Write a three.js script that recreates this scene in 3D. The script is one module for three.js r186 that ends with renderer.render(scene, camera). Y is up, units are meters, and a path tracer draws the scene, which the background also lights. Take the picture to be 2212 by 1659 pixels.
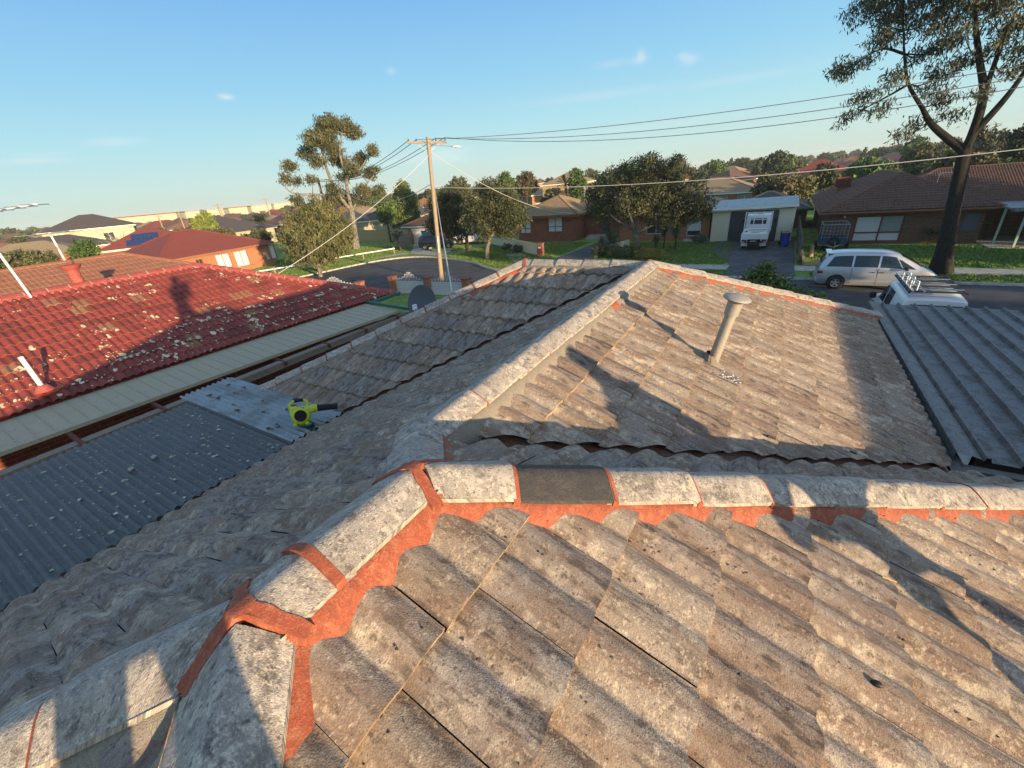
import * as THREE from 'three';
import { mergeGeometries, mergeVertices, toCreasedNormals } from 'three/addons/utils/BufferGeometryUtils.js';
import { RoundedBoxGeometry } from 'three/addons/geometries/RoundedBoxGeometry.js';
import { MarchingCubes } from 'three/addons/objects/MarchingCubes.js';

// ---------- camera, sky, sun, exposure ----------
const V3 = (x, y, z) => new THREE.Vector3(x, y, z);
const scene = new THREE.Scene();
const camera = new THREE.PerspectiveCamera(85.45, 4 / 3, 0.03, 3000);
const CAM = V3(0.987, 6.107, 0.823);
const BASIS = new THREE.Matrix4().makeBasis(V3(0.85697, -0.08401, -0.50847), V3(-0.15628, 0.89781, -0.41173), V3(0.4911, 0.4323, 0.75626));
camera.position.copy(CAM); camera.quaternion.setFromRotationMatrix(BASIS);
const renderer = new THREE.WebGLRenderer({ antialias: true });
renderer.toneMapping = THREE.LinearToneMapping;
renderer.toneMappingExposure = 2.02;
renderer.shadowMap.enabled = true;
const SUN = V3(0.925, 0.117, 0.362).normalize();
const sun = new THREE.DirectionalLight(new THREE.Color().setRGB(1, 0.73, 0.44), 5.0);
sun.position.copy(SUN).multiplyScalar(150); sun.castShadow = true; sun.shadow.radius = 1.2;
sun.shadow.mapSize.set(4096, 4096);
Object.assign(sun.shadow.camera, { left: -70, right: 70, top: 60, bottom: -60, near: 1, far: 400 });
scene.add(sun, sun.target);

// seeded random and tileable noise
function rng(a) { return () => { a |= 0; a = a + 0x6D2B79F5 | 0; let t = Math.imul(a ^ a >>> 15, 1 | a); t = t + Math.imul(t ^ t >>> 7, 61 | t) ^ t; return ((t ^ t >>> 14) >>> 0) / 4294967296; }; }
const rnd = rng(7); const rr = (a, b) => a + (b - a) * rnd();
const clamp = (x, a = 0, b = 1) => Math.max(a, Math.min(b, x));
const sstep = (a, b, x) => { const t = clamp((x - a) / (b - a)); return t * t * (3 - 2 * t); };
const mix = (a, b, t) => a + (b - a) * t;
function lattice(n, seed) { const r = rng(seed), a = new Float32Array(n * n); for (let i = 0; i < a.length; i++) a[i] = r(); return a; }
// fractal value noise on an n x n picture; px, py cells across at the first octave (tileable)
function field(n, px, py, oct, seed, gain = 0.5) {
  const out = new Float32Array(n * n); let amp = 1, tot = 0;
  for (let o = 0; o < oct; o++) {
    const fx = px << o, fy = py << o; if (fx > n || fy > n) break;
    const r = rng(seed + o * 101), lat = new Float32Array(fx * fy); for (let i = 0; i < lat.length; i++) lat[i] = r();
    const xa = new Int32Array(n), xb = new Int32Array(n), xw = new Float32Array(n); for (let x = 0; x < n; x++) { const gx = x / n * fx, x0 = Math.floor(gx), t = gx - x0; xa[x] = x0 % fx; xb[x] = (x0 + 1) % fx; xw[x] = t * t * (3 - 2 * t); }
    for (let y = 0; y < n; y++) {
      const gy = y / n * fy, y0 = Math.floor(gy), ty = gy - y0, wy = ty * ty * (3 - 2 * ty), r0 = (y0 % fy) * fx, r1 = ((y0 + 1) % fy) * fx, o0 = y * n;
      for (let x = 0; x < n; x++) { const a = xa[x], b = xb[x], w = xw[x], p = lat[r0 + a], q = lat[r1 + a]; const u = p + (lat[r0 + b] - p) * w, v = q + (lat[r1 + b] - q) * w; out[o0 + x] += amp * (u + (v - u) * wy); }
    }
    tot += amp; amp *= gain;
  }
  for (let i = 0; i < out.length; i++) out[i] /= tot;
  return out;
}
function tex(n, fn, srgb = true) {
  const d = new Uint8Array(n * n * 4);
  for (let i = 0; i < n * n; i++) { const c = fn(i, i % n, Math.floor(i / n)); d[i * 4] = clamp(c[0]) * 255; d[i * 4 + 1] = clamp(c[1]) * 255; d[i * 4 + 2] = clamp(c[2]) * 255; d[i * 4 + 3] = 255; }
  const t = new THREE.DataTexture(d, n, n); t.wrapS = t.wrapT = THREE.RepeatWrapping; t.magFilter = THREE.LinearFilter; t.minFilter = THREE.LinearMipmapLinearFilter; t.generateMipmaps = true;
  if (srgb) t.colorSpace = THREE.SRGBColorSpace; t.needsUpdate = true; return t;
}
const lerp3 = (a, b, t) => [mix(a[0], b[0], t), mix(a[1], b[1], t), mix(a[2], b[2], t)];
const hex3 = (h) => [(h >> 16 & 255) / 255, (h >> 8 & 255) / 255, (h & 255) / 255];

// the sky: clear evening air, a few wisps of cloud
{
  const W = 2048, H = 1024, d = new Float32Array(W * H * 4);
  const lin = (c) => Math.pow(c, 2.2);
  const stops = [[-90, 0x9aa89a], [-2, 0xa4b0a8], [0, 0xadbcb4], [2.5, 0xa8c2c2], [6, 0x95bfcd], [11, 0x7eb0d0], [18, 0x699ccd], [30, 0x7292bd], [55, 0x7893b8], [90, 0x768fb0]].map(([e, h]) => [e, hex3(h).map(lin)]);
  const wisps = [[490, 210, 0.01, 0.18, 0.6], [478, 207, 0.006, 0.12, 0.3], [1385, 120, 0.007, 0.5, 0.35], [1380, 130, 0.016, 0.3, 0.25], [1490, 128, 0.014, 0.4, 0.35], [1475, 120, 0.01, 0.25, 0.3], [1320, 138, 0.03, 0.35, 0.15], [70, 347, 0.035, 0.18, 0.4], [95, 332, 0.03, 0.14, 0.2], [240, 308, 0.035, 0.2, 0.3], [265, 301, 0.03, 0.15, 0.2], [845, 154, 0.008, 0.25, 0.25], [1280, 208, 0.12, 0.4, 0.16], [1600, 170, 0.1, 0.35, 0.14], [1350, 280, 0.22, 0.3, 0.14]].map(([x, y, sa, se, k]) => { const r = V3((x - 1106) / 898.08, -(y - 829.5) / 898.08, -1).applyMatrix4(BASIS).normalize(); return [Math.atan2(r.z, r.x), Math.asin(r.y) * 180 / Math.PI, sa, se, k]; });
  const nz = field(1024, 24, 48, 5, 91), nz2 = field(1024, 8, 10, 4, 17);
  for (let y = 0; y < H; y++) for (let x = 0; x < W; x++) {
    const el = ((y + 0.5) / H - 0.5) * 180, az = ((x + 0.5) / W - 0.5) * 2 * Math.PI;
    let k = 0; while (k < stops.length - 2 && el > stops[k + 1][0]) k++;
    let c = lerp3(stops[k][1], stops[k + 1][1], clamp((el - stops[k][0]) / (stops[k + 1][0] - stops[k][0])));
    const ce = Math.cos(el * Math.PI / 180), m = Math.max(0, (Math.cos(az) * SUN.x + Math.sin(az) * SUN.z) * ce + Math.sin(el * Math.PI / 180) * SUN.y), glow = 0.5 * Math.pow(m, 4) + 0.9 * Math.pow(m, 24);
    c = [c[0] + glow * 0.8, c[1] + glow * 0.6, c[2] + glow * 0.36];
    const ni = (y % 1024) * 1024 + (x >> 1), w = el < 1.5 || el > 40 ? 0 : sstep(0.60, 0.78, nz[ni]) * sstep(0.5, 0.7, nz2[ni]) * sstep(1.5, 4, el) * (1 - sstep(20, 40, el));
    if (w > 0) c = lerp3(c, [0.80, 0.84, 0.86], w * 0.7);
    if (el > 0 && el < 30) for (const [wa, we, sa, se, k] of wisps) { if (Math.abs(el - we) > se * 2.5) continue; let da = az - wa; if (da > Math.PI) da -= 2 * Math.PI; if (da < -Math.PI) da += 2 * Math.PI; const q = (da / sa) ** 2 + ((el - we) / se) ** 2; if (q < 6) c = lerp3(c, [0.62, 0.65, 0.66], k * Math.exp(-q) * (0.55 + 0.9 * nz[ni])); }
    d.set([c[0] * 0.75, c[1] * 0.725, c[2] * 0.69, 1], (y * W + x) * 4);
  }
  const t = new THREE.DataTexture(d, W, H, THREE.RGBAFormat, THREE.FloatType);
  t.mapping = THREE.EquirectangularReflectionMapping; t.magFilter = THREE.LinearFilter; t.minFilter = THREE.LinearFilter; t.needsUpdate = true;
  scene.background = t; scene.environment = t; scene.backgroundIntensity = 1; scene.environmentIntensity = 1;
}

// pixel of the photograph (shown 2212 x 1659) to a direction; to a point at height h, or at a distance over the ground
const FPX = 898.08;
const rayOf = (x, y) => V3((x - 1106) / FPX, -(y - 829.5) / FPX, -1).applyMatrix4(BASIS).normalize();
const G = (x, y, h = 0) => { const r = rayOf(x, y); return CAM.clone().addScaledVector(r, (h - CAM.y) / r.y); };
const At = (x, y, d) => { const r = rayOf(x, y); return CAM.clone().addScaledVector(r, d / Math.hypot(r.x, r.z)); };
function toPx(p) { const q = p.clone().sub(CAM).applyMatrix4(new THREE.Matrix4().copy(BASIS).transpose()); return q.z > -0.02 ? null : [1106 + FPX * q.x / -q.z, 829.5 - FPX * q.y / -q.z]; }

// ---------- helpers ----------
const used = {};
const numbered = (n) => { const k = used[n] = (used[n] ?? -1) + 1; return k ? n + '_' + String(k).padStart(3, '0') : n; };
function geo(pos, idx, uv, nor) { const g = new THREE.BufferGeometry(); g.setAttribute('position', new THREE.Float32BufferAttribute(pos, 3)); if (uv) g.setAttribute('uv', new THREE.Float32BufferAttribute(uv, 2)); if (idx) g.setIndex(idx); if (nor) g.setAttribute('normal', new THREE.Float32BufferAttribute(nor, 3)); else g.computeVertexNormals(); return g; }
function flat(g) { g = g.index ? g.toNonIndexed() : g; if (!g.attributes.normal) g.computeVertexNormals(); if (!g.attributes.uv) { const p = g.attributes.position, u = []; for (let i = 0; i < p.count; i++) u.push(p.getX(i) + p.getZ(i), p.getY(i) + p.getZ(i) * 0.3); g.setAttribute('uv', new THREE.Float32BufferAttribute(u, 2)); } for (const k of Object.keys(g.attributes)) if (!['position', 'normal', 'uv'].includes(k)) g.deleteAttribute(k); g.morphAttributes = {}; return g; }
function join(gs) { if (!Array.isArray(gs)) return gs; if (gs.length === 1) return gs[0]; return mergeGeometries(gs.map(flat), false); }
function obj(name, gs, m, parent = scene) { const o = new THREE.Mesh(join(gs), m); o.name = parent === scene ? numbered(name) : name; o.castShadow = o.receiveShadow = true; parent.add(o); return o; }
function tag(o, label, category, group, kind) { o.userData.label = label; if (category) o.userData.category = category; if (group) o.userData.group = group; if (kind) o.userData.kind = kind; return o; }
function thing(name, label, category, pos = [0, 0, 0], turn = 0, group) { const o = new THREE.Group(); o.name = numbered(name); o.position.set(...pos); o.rotation.y = turn; scene.add(o); return tag(o, label, category, group); }
function struct(name, gs, m) { const o = obj(name, gs, m); o.userData.kind = 'structure'; return o; }
function dup(root, pos, turn, label, group) { const r = root.clone(); r.userData = { ...root.userData }; r.name = numbered(root.name.replace(/_\d\d\d$/, '')); scene.add(r); r.position.set(...pos); r.rotation.y = turn; if (label) r.userData.label = label; if (group) r.userData.group = group; return r; }
// box from corner to corner, uv in metres
function bx(x0, y0, z0, x1, y1, z1) {
  const pos = [], uv = [], idx = [];
  const f = (a, b, c, d, w, h) => { const k = pos.length / 3; pos.push(...a, ...b, ...c, ...d); uv.push(0, 0, w, 0, w, h, 0, h); idx.push(k, k + 1, k + 2, k, k + 2, k + 3); };
  const w = x1 - x0, h = y1 - y0, d = z1 - z0;
  f([x0, y0, z1], [x1, y0, z1], [x1, y1, z1], [x0, y1, z1], w, h); f([x1, y0, z0], [x0, y0, z0], [x0, y1, z0], [x1, y1, z0], w, h);
  f([x1, y0, z1], [x1, y0, z0], [x1, y1, z0], [x1, y1, z1], d, h); f([x0, y0, z0], [x0, y0, z1], [x0, y1, z1], [x0, y1, z0], d, h);
  f([x0, y1, z1], [x1, y1, z1], [x1, y1, z0], [x0, y1, z0], w, d); f([x0, y0, z0], [x1, y0, z0], [x1, y0, z1], [x0, y0, z1], w, d);
  return geo(pos, idx, uv);
}
const cbx = (cx, cy, cz, w, h, d) => bx(cx - w / 2, cy - h / 2, cz - d / 2, cx + w / 2, cy + h / 2, cz + d / 2);
const rbx = (cx, cy, cz, w, h, d, r = 0.02, s = 2) => new RoundedBoxGeometry(w, h, d, s, Math.min(r, w / 2.01, h / 2.01, d / 2.01)).translate(cx, cy, cz);
// round bar between two points
function bar(a, b, r0, r1 = r0, seg = 8) { a = Array.isArray(a) ? V3(...a) : a; b = Array.isArray(b) ? V3(...b) : b; const d = b.clone().sub(a), l = d.length(); const g = new THREE.CylinderGeometry(r1, r0, l, seg); g.applyQuaternion(new THREE.Quaternion().setFromUnitVectors(V3(0, 1, 0), d.normalize())); return g.translate((a.x + b.x) / 2, (a.y + b.y) / 2, (a.z + b.z) / 2); }
// rectangular bar between two points
function beam(a, b, w, h) { a = Array.isArray(a) ? V3(...a) : a; b = Array.isArray(b) ? V3(...b) : b; const d = b.clone().sub(a), l = d.length(); d.normalize(); const X = V3(0, 1, 0).cross(d); if (X.length() < 1e-3) X.set(1, 0, 0); X.normalize(); const U = d.clone().cross(X); const g = cbx(0, 0, 0, w, h, l); g.applyMatrix4(new THREE.Matrix4().makeBasis(X, U, d)); return g.translate((a.x + b.x) / 2, (a.y + b.y) / 2, (a.z + b.z) / 2); }
// tapered tube along points with radii
function limb(pts, rad, seg = 8) {
  const pos = [], idx = [], uv = []; let len = 0;
  const c = new THREE.CatmullRomCurve3(pts), n = Math.max(2, (pts.length - 1) * 4); const P = c.getPoints(n); const fr = c.computeFrenetFrames(n);
  for (let i = 0; i <= n; i++) { const f = i / n * (rad.length - 1), k = Math.min(rad.length - 2, Math.floor(f)), r = mix(rad[k], rad[k + 1], f - k); if (i) len += P[i].distanceTo(P[i - 1]); for (let j = 0; j <= seg; j++) { const a = j / seg * Math.PI * 2, q = P[i].clone().addScaledVector(fr.normals[i], Math.cos(a) * r).addScaledVector(fr.binormals[i], Math.sin(a) * r); pos.push(q.x, q.y, q.z); uv.push(j / seg * Math.max(0.3, r * 6), len); } }
  for (let i = 0; i < n; i++) for (let j = 0; j < seg; j++) { const a = i * (seg + 1) + j, b = a + seg + 1; idx.push(a, a + 1, b, b, a + 1, b + 1); }
  return geo(pos, idx, uv);
}
// polygon prism: outline in x,y extruded along z by d (uv in metres), holes allowed
function prism(pts, d, holes = [], bevel = 0) { const s = new THREE.Shape(pts.map((p) => new THREE.Vector2(...p))); for (const h of holes) s.holes.push(new THREE.Path(h.map((p) => new THREE.Vector2(...p)))); return new THREE.ExtrudeGeometry(s, { depth: d, bevelEnabled: bevel > 0, bevelSize: bevel, bevelThickness: bevel, bevelSegments: 2, steps: 1, curveSegments: 6 }); }
const rectPts = (x0, y0, x1, y1) => [[x0, y0], [x1, y0], [x1, y1], [x0, y1]];
// sheet over a flat outline [x,z] at height y, uv in metres
function sheet(pts, y) { const s = new THREE.Shape(pts.map((p) => new THREE.Vector2(p[0], -p[1]))); const g = new THREE.ShapeGeometry(s, 12); g.rotateX(-Math.PI / 2); g.translate(0, y, 0); return g; }
function poly3(pts) { const pos = [], idx = [], uv = []; const o = V3(...pts[0]); for (const p of pts) { pos.push(...p); uv.push(p[0] + p[2] * 0.37, p[1] + p[2]); } for (let i = 1; i < pts.length - 1; i++) idx.push(0, i, i + 1); return geo(pos, idx, uv); }

// ---------- materials ----------
const mat = (o) => new THREE.MeshStandardMaterial({ roughness: 0.9, metalness: 0, ...o });
const lin = (r, g, b) => new THREE.Color().setRGB(r, g, b);
function uvScale(t, s) { const c = t.clone(); c.repeat.set(1 / s, 1 / s); c.needsUpdate = true; return c; }
const N1 = field(1024, 6, 6, 7, 3), N2 = field(1024, 40, 40, 5, 29, 0.65), N3 = field(1024, 14, 14, 6, 57, 0.6), NS = field(1024, 30, 5, 5, 77), NF = field(1024, 256, 256, 2, 5), NG = field(1024, 170, 170, 2, 15);
// weathered concrete: grain, pale lichen, dark algae, faint rust
function weathered(base, pale, dark, tint, kp = 1, kd = 1, n = 512) {
  return tex(n, (i0, x, y) => { const i = n === 1024 ? i0 : (y * 2) * 1024 + x * 2;
    let c = lerp3(base, tint, sstep(0.45, 0.7, N1[(i * 7 + 331) % 1048576]) * 0.6);
    c = lerp3(c, dark, clamp(kd * (0.5 * sstep(0.50, 0.72, N3[i]) * sstep(0.35, 0.65, NS[i]) + 0.4 * sstep(0.56, 0.74, N2[(i + 400321) % 1048576]))));
    c = lerp3(c, pale, clamp(kp * (0.6 * sstep(0.44, 0.68, N2[i]) * (0.35 + 0.65 * sstep(0.40, 0.62, N1[i])) + 0.4 * sstep(0.6, 0.85, NF[i]))));
    c = lerp3(c, pale, kp * 0.55 * sstep(0.56, 0.82, NG[i]) * (0.4 + 0.6 * sstep(0.4, 0.6, N3[(i + 77777) % 1048576]))); c = lerp3(c, dark, kd * 0.5 * sstep(0.66, 0.86, NG[(i + 500111) % 1048576]));
    const g = 0.82 + 0.36 * NF[(i * 3) % 1048576]; return [c[0] * g, c[1] * g, c[2] * g];
  });
}
const bumpT = tex(1024, (i) => { const v = 0.5 * NF[i] + 0.35 * N2[i] + 0.15 * N3[i]; return [v, v, v]; }, false);
const rollShape = (x) => { x = x - Math.floor(x); return Math.pow(Math.max(0, Math.sin(Math.PI * clamp((x - 0.06) / 0.88))), 0.85); };
const NL = field(1024, 48, 12, 5, 141, 0.6), NL2 = field(1024, 90, 16, 4, 151, 0.6), NM = field(1024, 12, 6, 5, 161);
// weathered concrete tiles, 1.333 m square: pinkish bare patches, pale lichen speckle, dark algae in streaks along the fall
function tileTex(base, bare, pale, dark, kp = 1, kd = 1) {
  return tex(1024, (i) => {
    let c = lerp3(base, bare, sstep(0.42, 0.66, NM[(i + 250000) % 1048576] * 0.6 + NL[(i + 123) % 1048576] * 0.4));
    c = lerp3(c, dark, clamp(kd * (0.7 * sstep(0.52, 0.72, NL[i]) * sstep(0.35, 0.65, NM[i]) + 0.45 * sstep(0.58, 0.8, NL2[(i + 301234) % 1048576]))));
    c = lerp3(c, pale, clamp(kp * (0.75 * sstep(0.46, 0.66, N2[(i + 91) % 1048576] * 0.6 + NL[(i + 222) % 1048576] * 0.4) * (0.25 + 0.75 * sstep(0.38, 0.62, NM[(i + 400000) % 1048576])) + 0.6 * sstep(0.58, 0.8, NG[i]) * sstep(0.35, 0.6, N3[i]))));
    c = lerp3(c, dark, kd * 0.55 * sstep(0.68, 0.88, NG[(i + 500111) % 1048576]));
    const g = 0.80 + 0.40 * NF[(i * 3) % 1048576]; return [c[0] * g, c[1] * g, c[2] * g];
  });
}
const T = {};
T.tileA = tileTex(hex3(0x918577), hex3(0x84705f), hex3(0xc6b9a1), hex3(0x51473f), 0.9, 0.95);
T.tileB = tileTex(hex3(0x857c74), hex3(0x746559), hex3(0xb1a795), hex3(0x453e39), 0.75, 1.3);
T.cap = weathered(hex3(0x979087), hex3(0xcfc5b1), hex3(0x504b47), hex3(0x928779), 1.15, 1.2, 1024);
T.red = weathered(hex3(0x8a3b31), hex3(0x9b4e3e), hex3(0x58352b), hex3(0x823733), 0.8, 1.15);
T.grass = tex(1024, (i) => { let c = lerp3(hex3(0x678638), hex3(0x86a048), sstep(0.35, 0.65, N3[i])); c = lerp3(c, hex3(0x7c7a48), 0.55 * sstep(0.55, 0.72, N1[i])); const g = 0.72 + 0.5 * NF[i]; return c.map((v) => v * g); });
T.asphalt = tex(1024, (i) => { const c = lerp3(hex3(0x3d3e41), hex3(0x4c4c4e), sstep(0.35, 0.65, N1[i])); const g = 0.8 + 0.4 * NF[i]; return c.map((v) => v * g); });
T.conc = tex(1024, (i) => { const c = lerp3(hex3(0xb0aca2), hex3(0x97938a), sstep(0.4, 0.68, N3[i])); const g = 0.9 + 0.2 * NF[i]; return c.map((v) => v * g); });
T.bark = tex(512, (i, x, y) => { const k = (y % 512) * 2 * 1024 + (x % 512) * 2; const v = 0.5 + 0.8 * (NS[(k * 1) % 1048576] - 0.5) + 0.5 * (NF[k] - 0.5); return [v, v, v]; });
function brickTex(bricks, mortar) {
  // 2.4 m x 2.4 m: 10 bricks across, 28 courses
  const tone = []; const r = rng(bricks[0]); for (let i = 0; i < 400; i++) tone.push(r());
  return tex(1024, (i, x, y) => { const v = y / 1024 * 28, row = Math.floor(v), u = x / 1024 * 10 + (row % 2) * 0.5, col = Math.floor(u) % 10; const fu = u - Math.floor(u), fv = v - row; const m = fu < 0.045 || fv < 0.13; const t = tone[(row * 10 + col) % 400]; let c = m ? hex3(mortar) : lerp3(hex3(bricks[0]), hex3(bricks[1]), t); const g = 0.85 + 0.3 * NF[i]; return c.map((q) => q * g); });
}
T.brickRed = brickTex([0x8c4a35, 0x74392b], 0x8a7a6c); T.brickBrown = brickTex([0x6d4a3a, 0x5a3c30], 0x8d7d6c); T.brickOrange = brickTex([0xa86a44, 0x985a3c], 0xa8957e); T.brickTan = brickTex([0xa88a5e, 0x9a7c54], 0xa8997e);
T.galv = tex(1024, (i) => { let c = lerp3(hex3(0x9fa6a8), hex3(0x8a9194), sstep(0.35, 0.65, N3[i])); c = lerp3(c, hex3(0x6e6459), 0.6 * sstep(0.58, 0.75, N1[i])); const g = 0.93 + 0.14 * NF[i]; return c.map((v) => v * g); });
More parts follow.
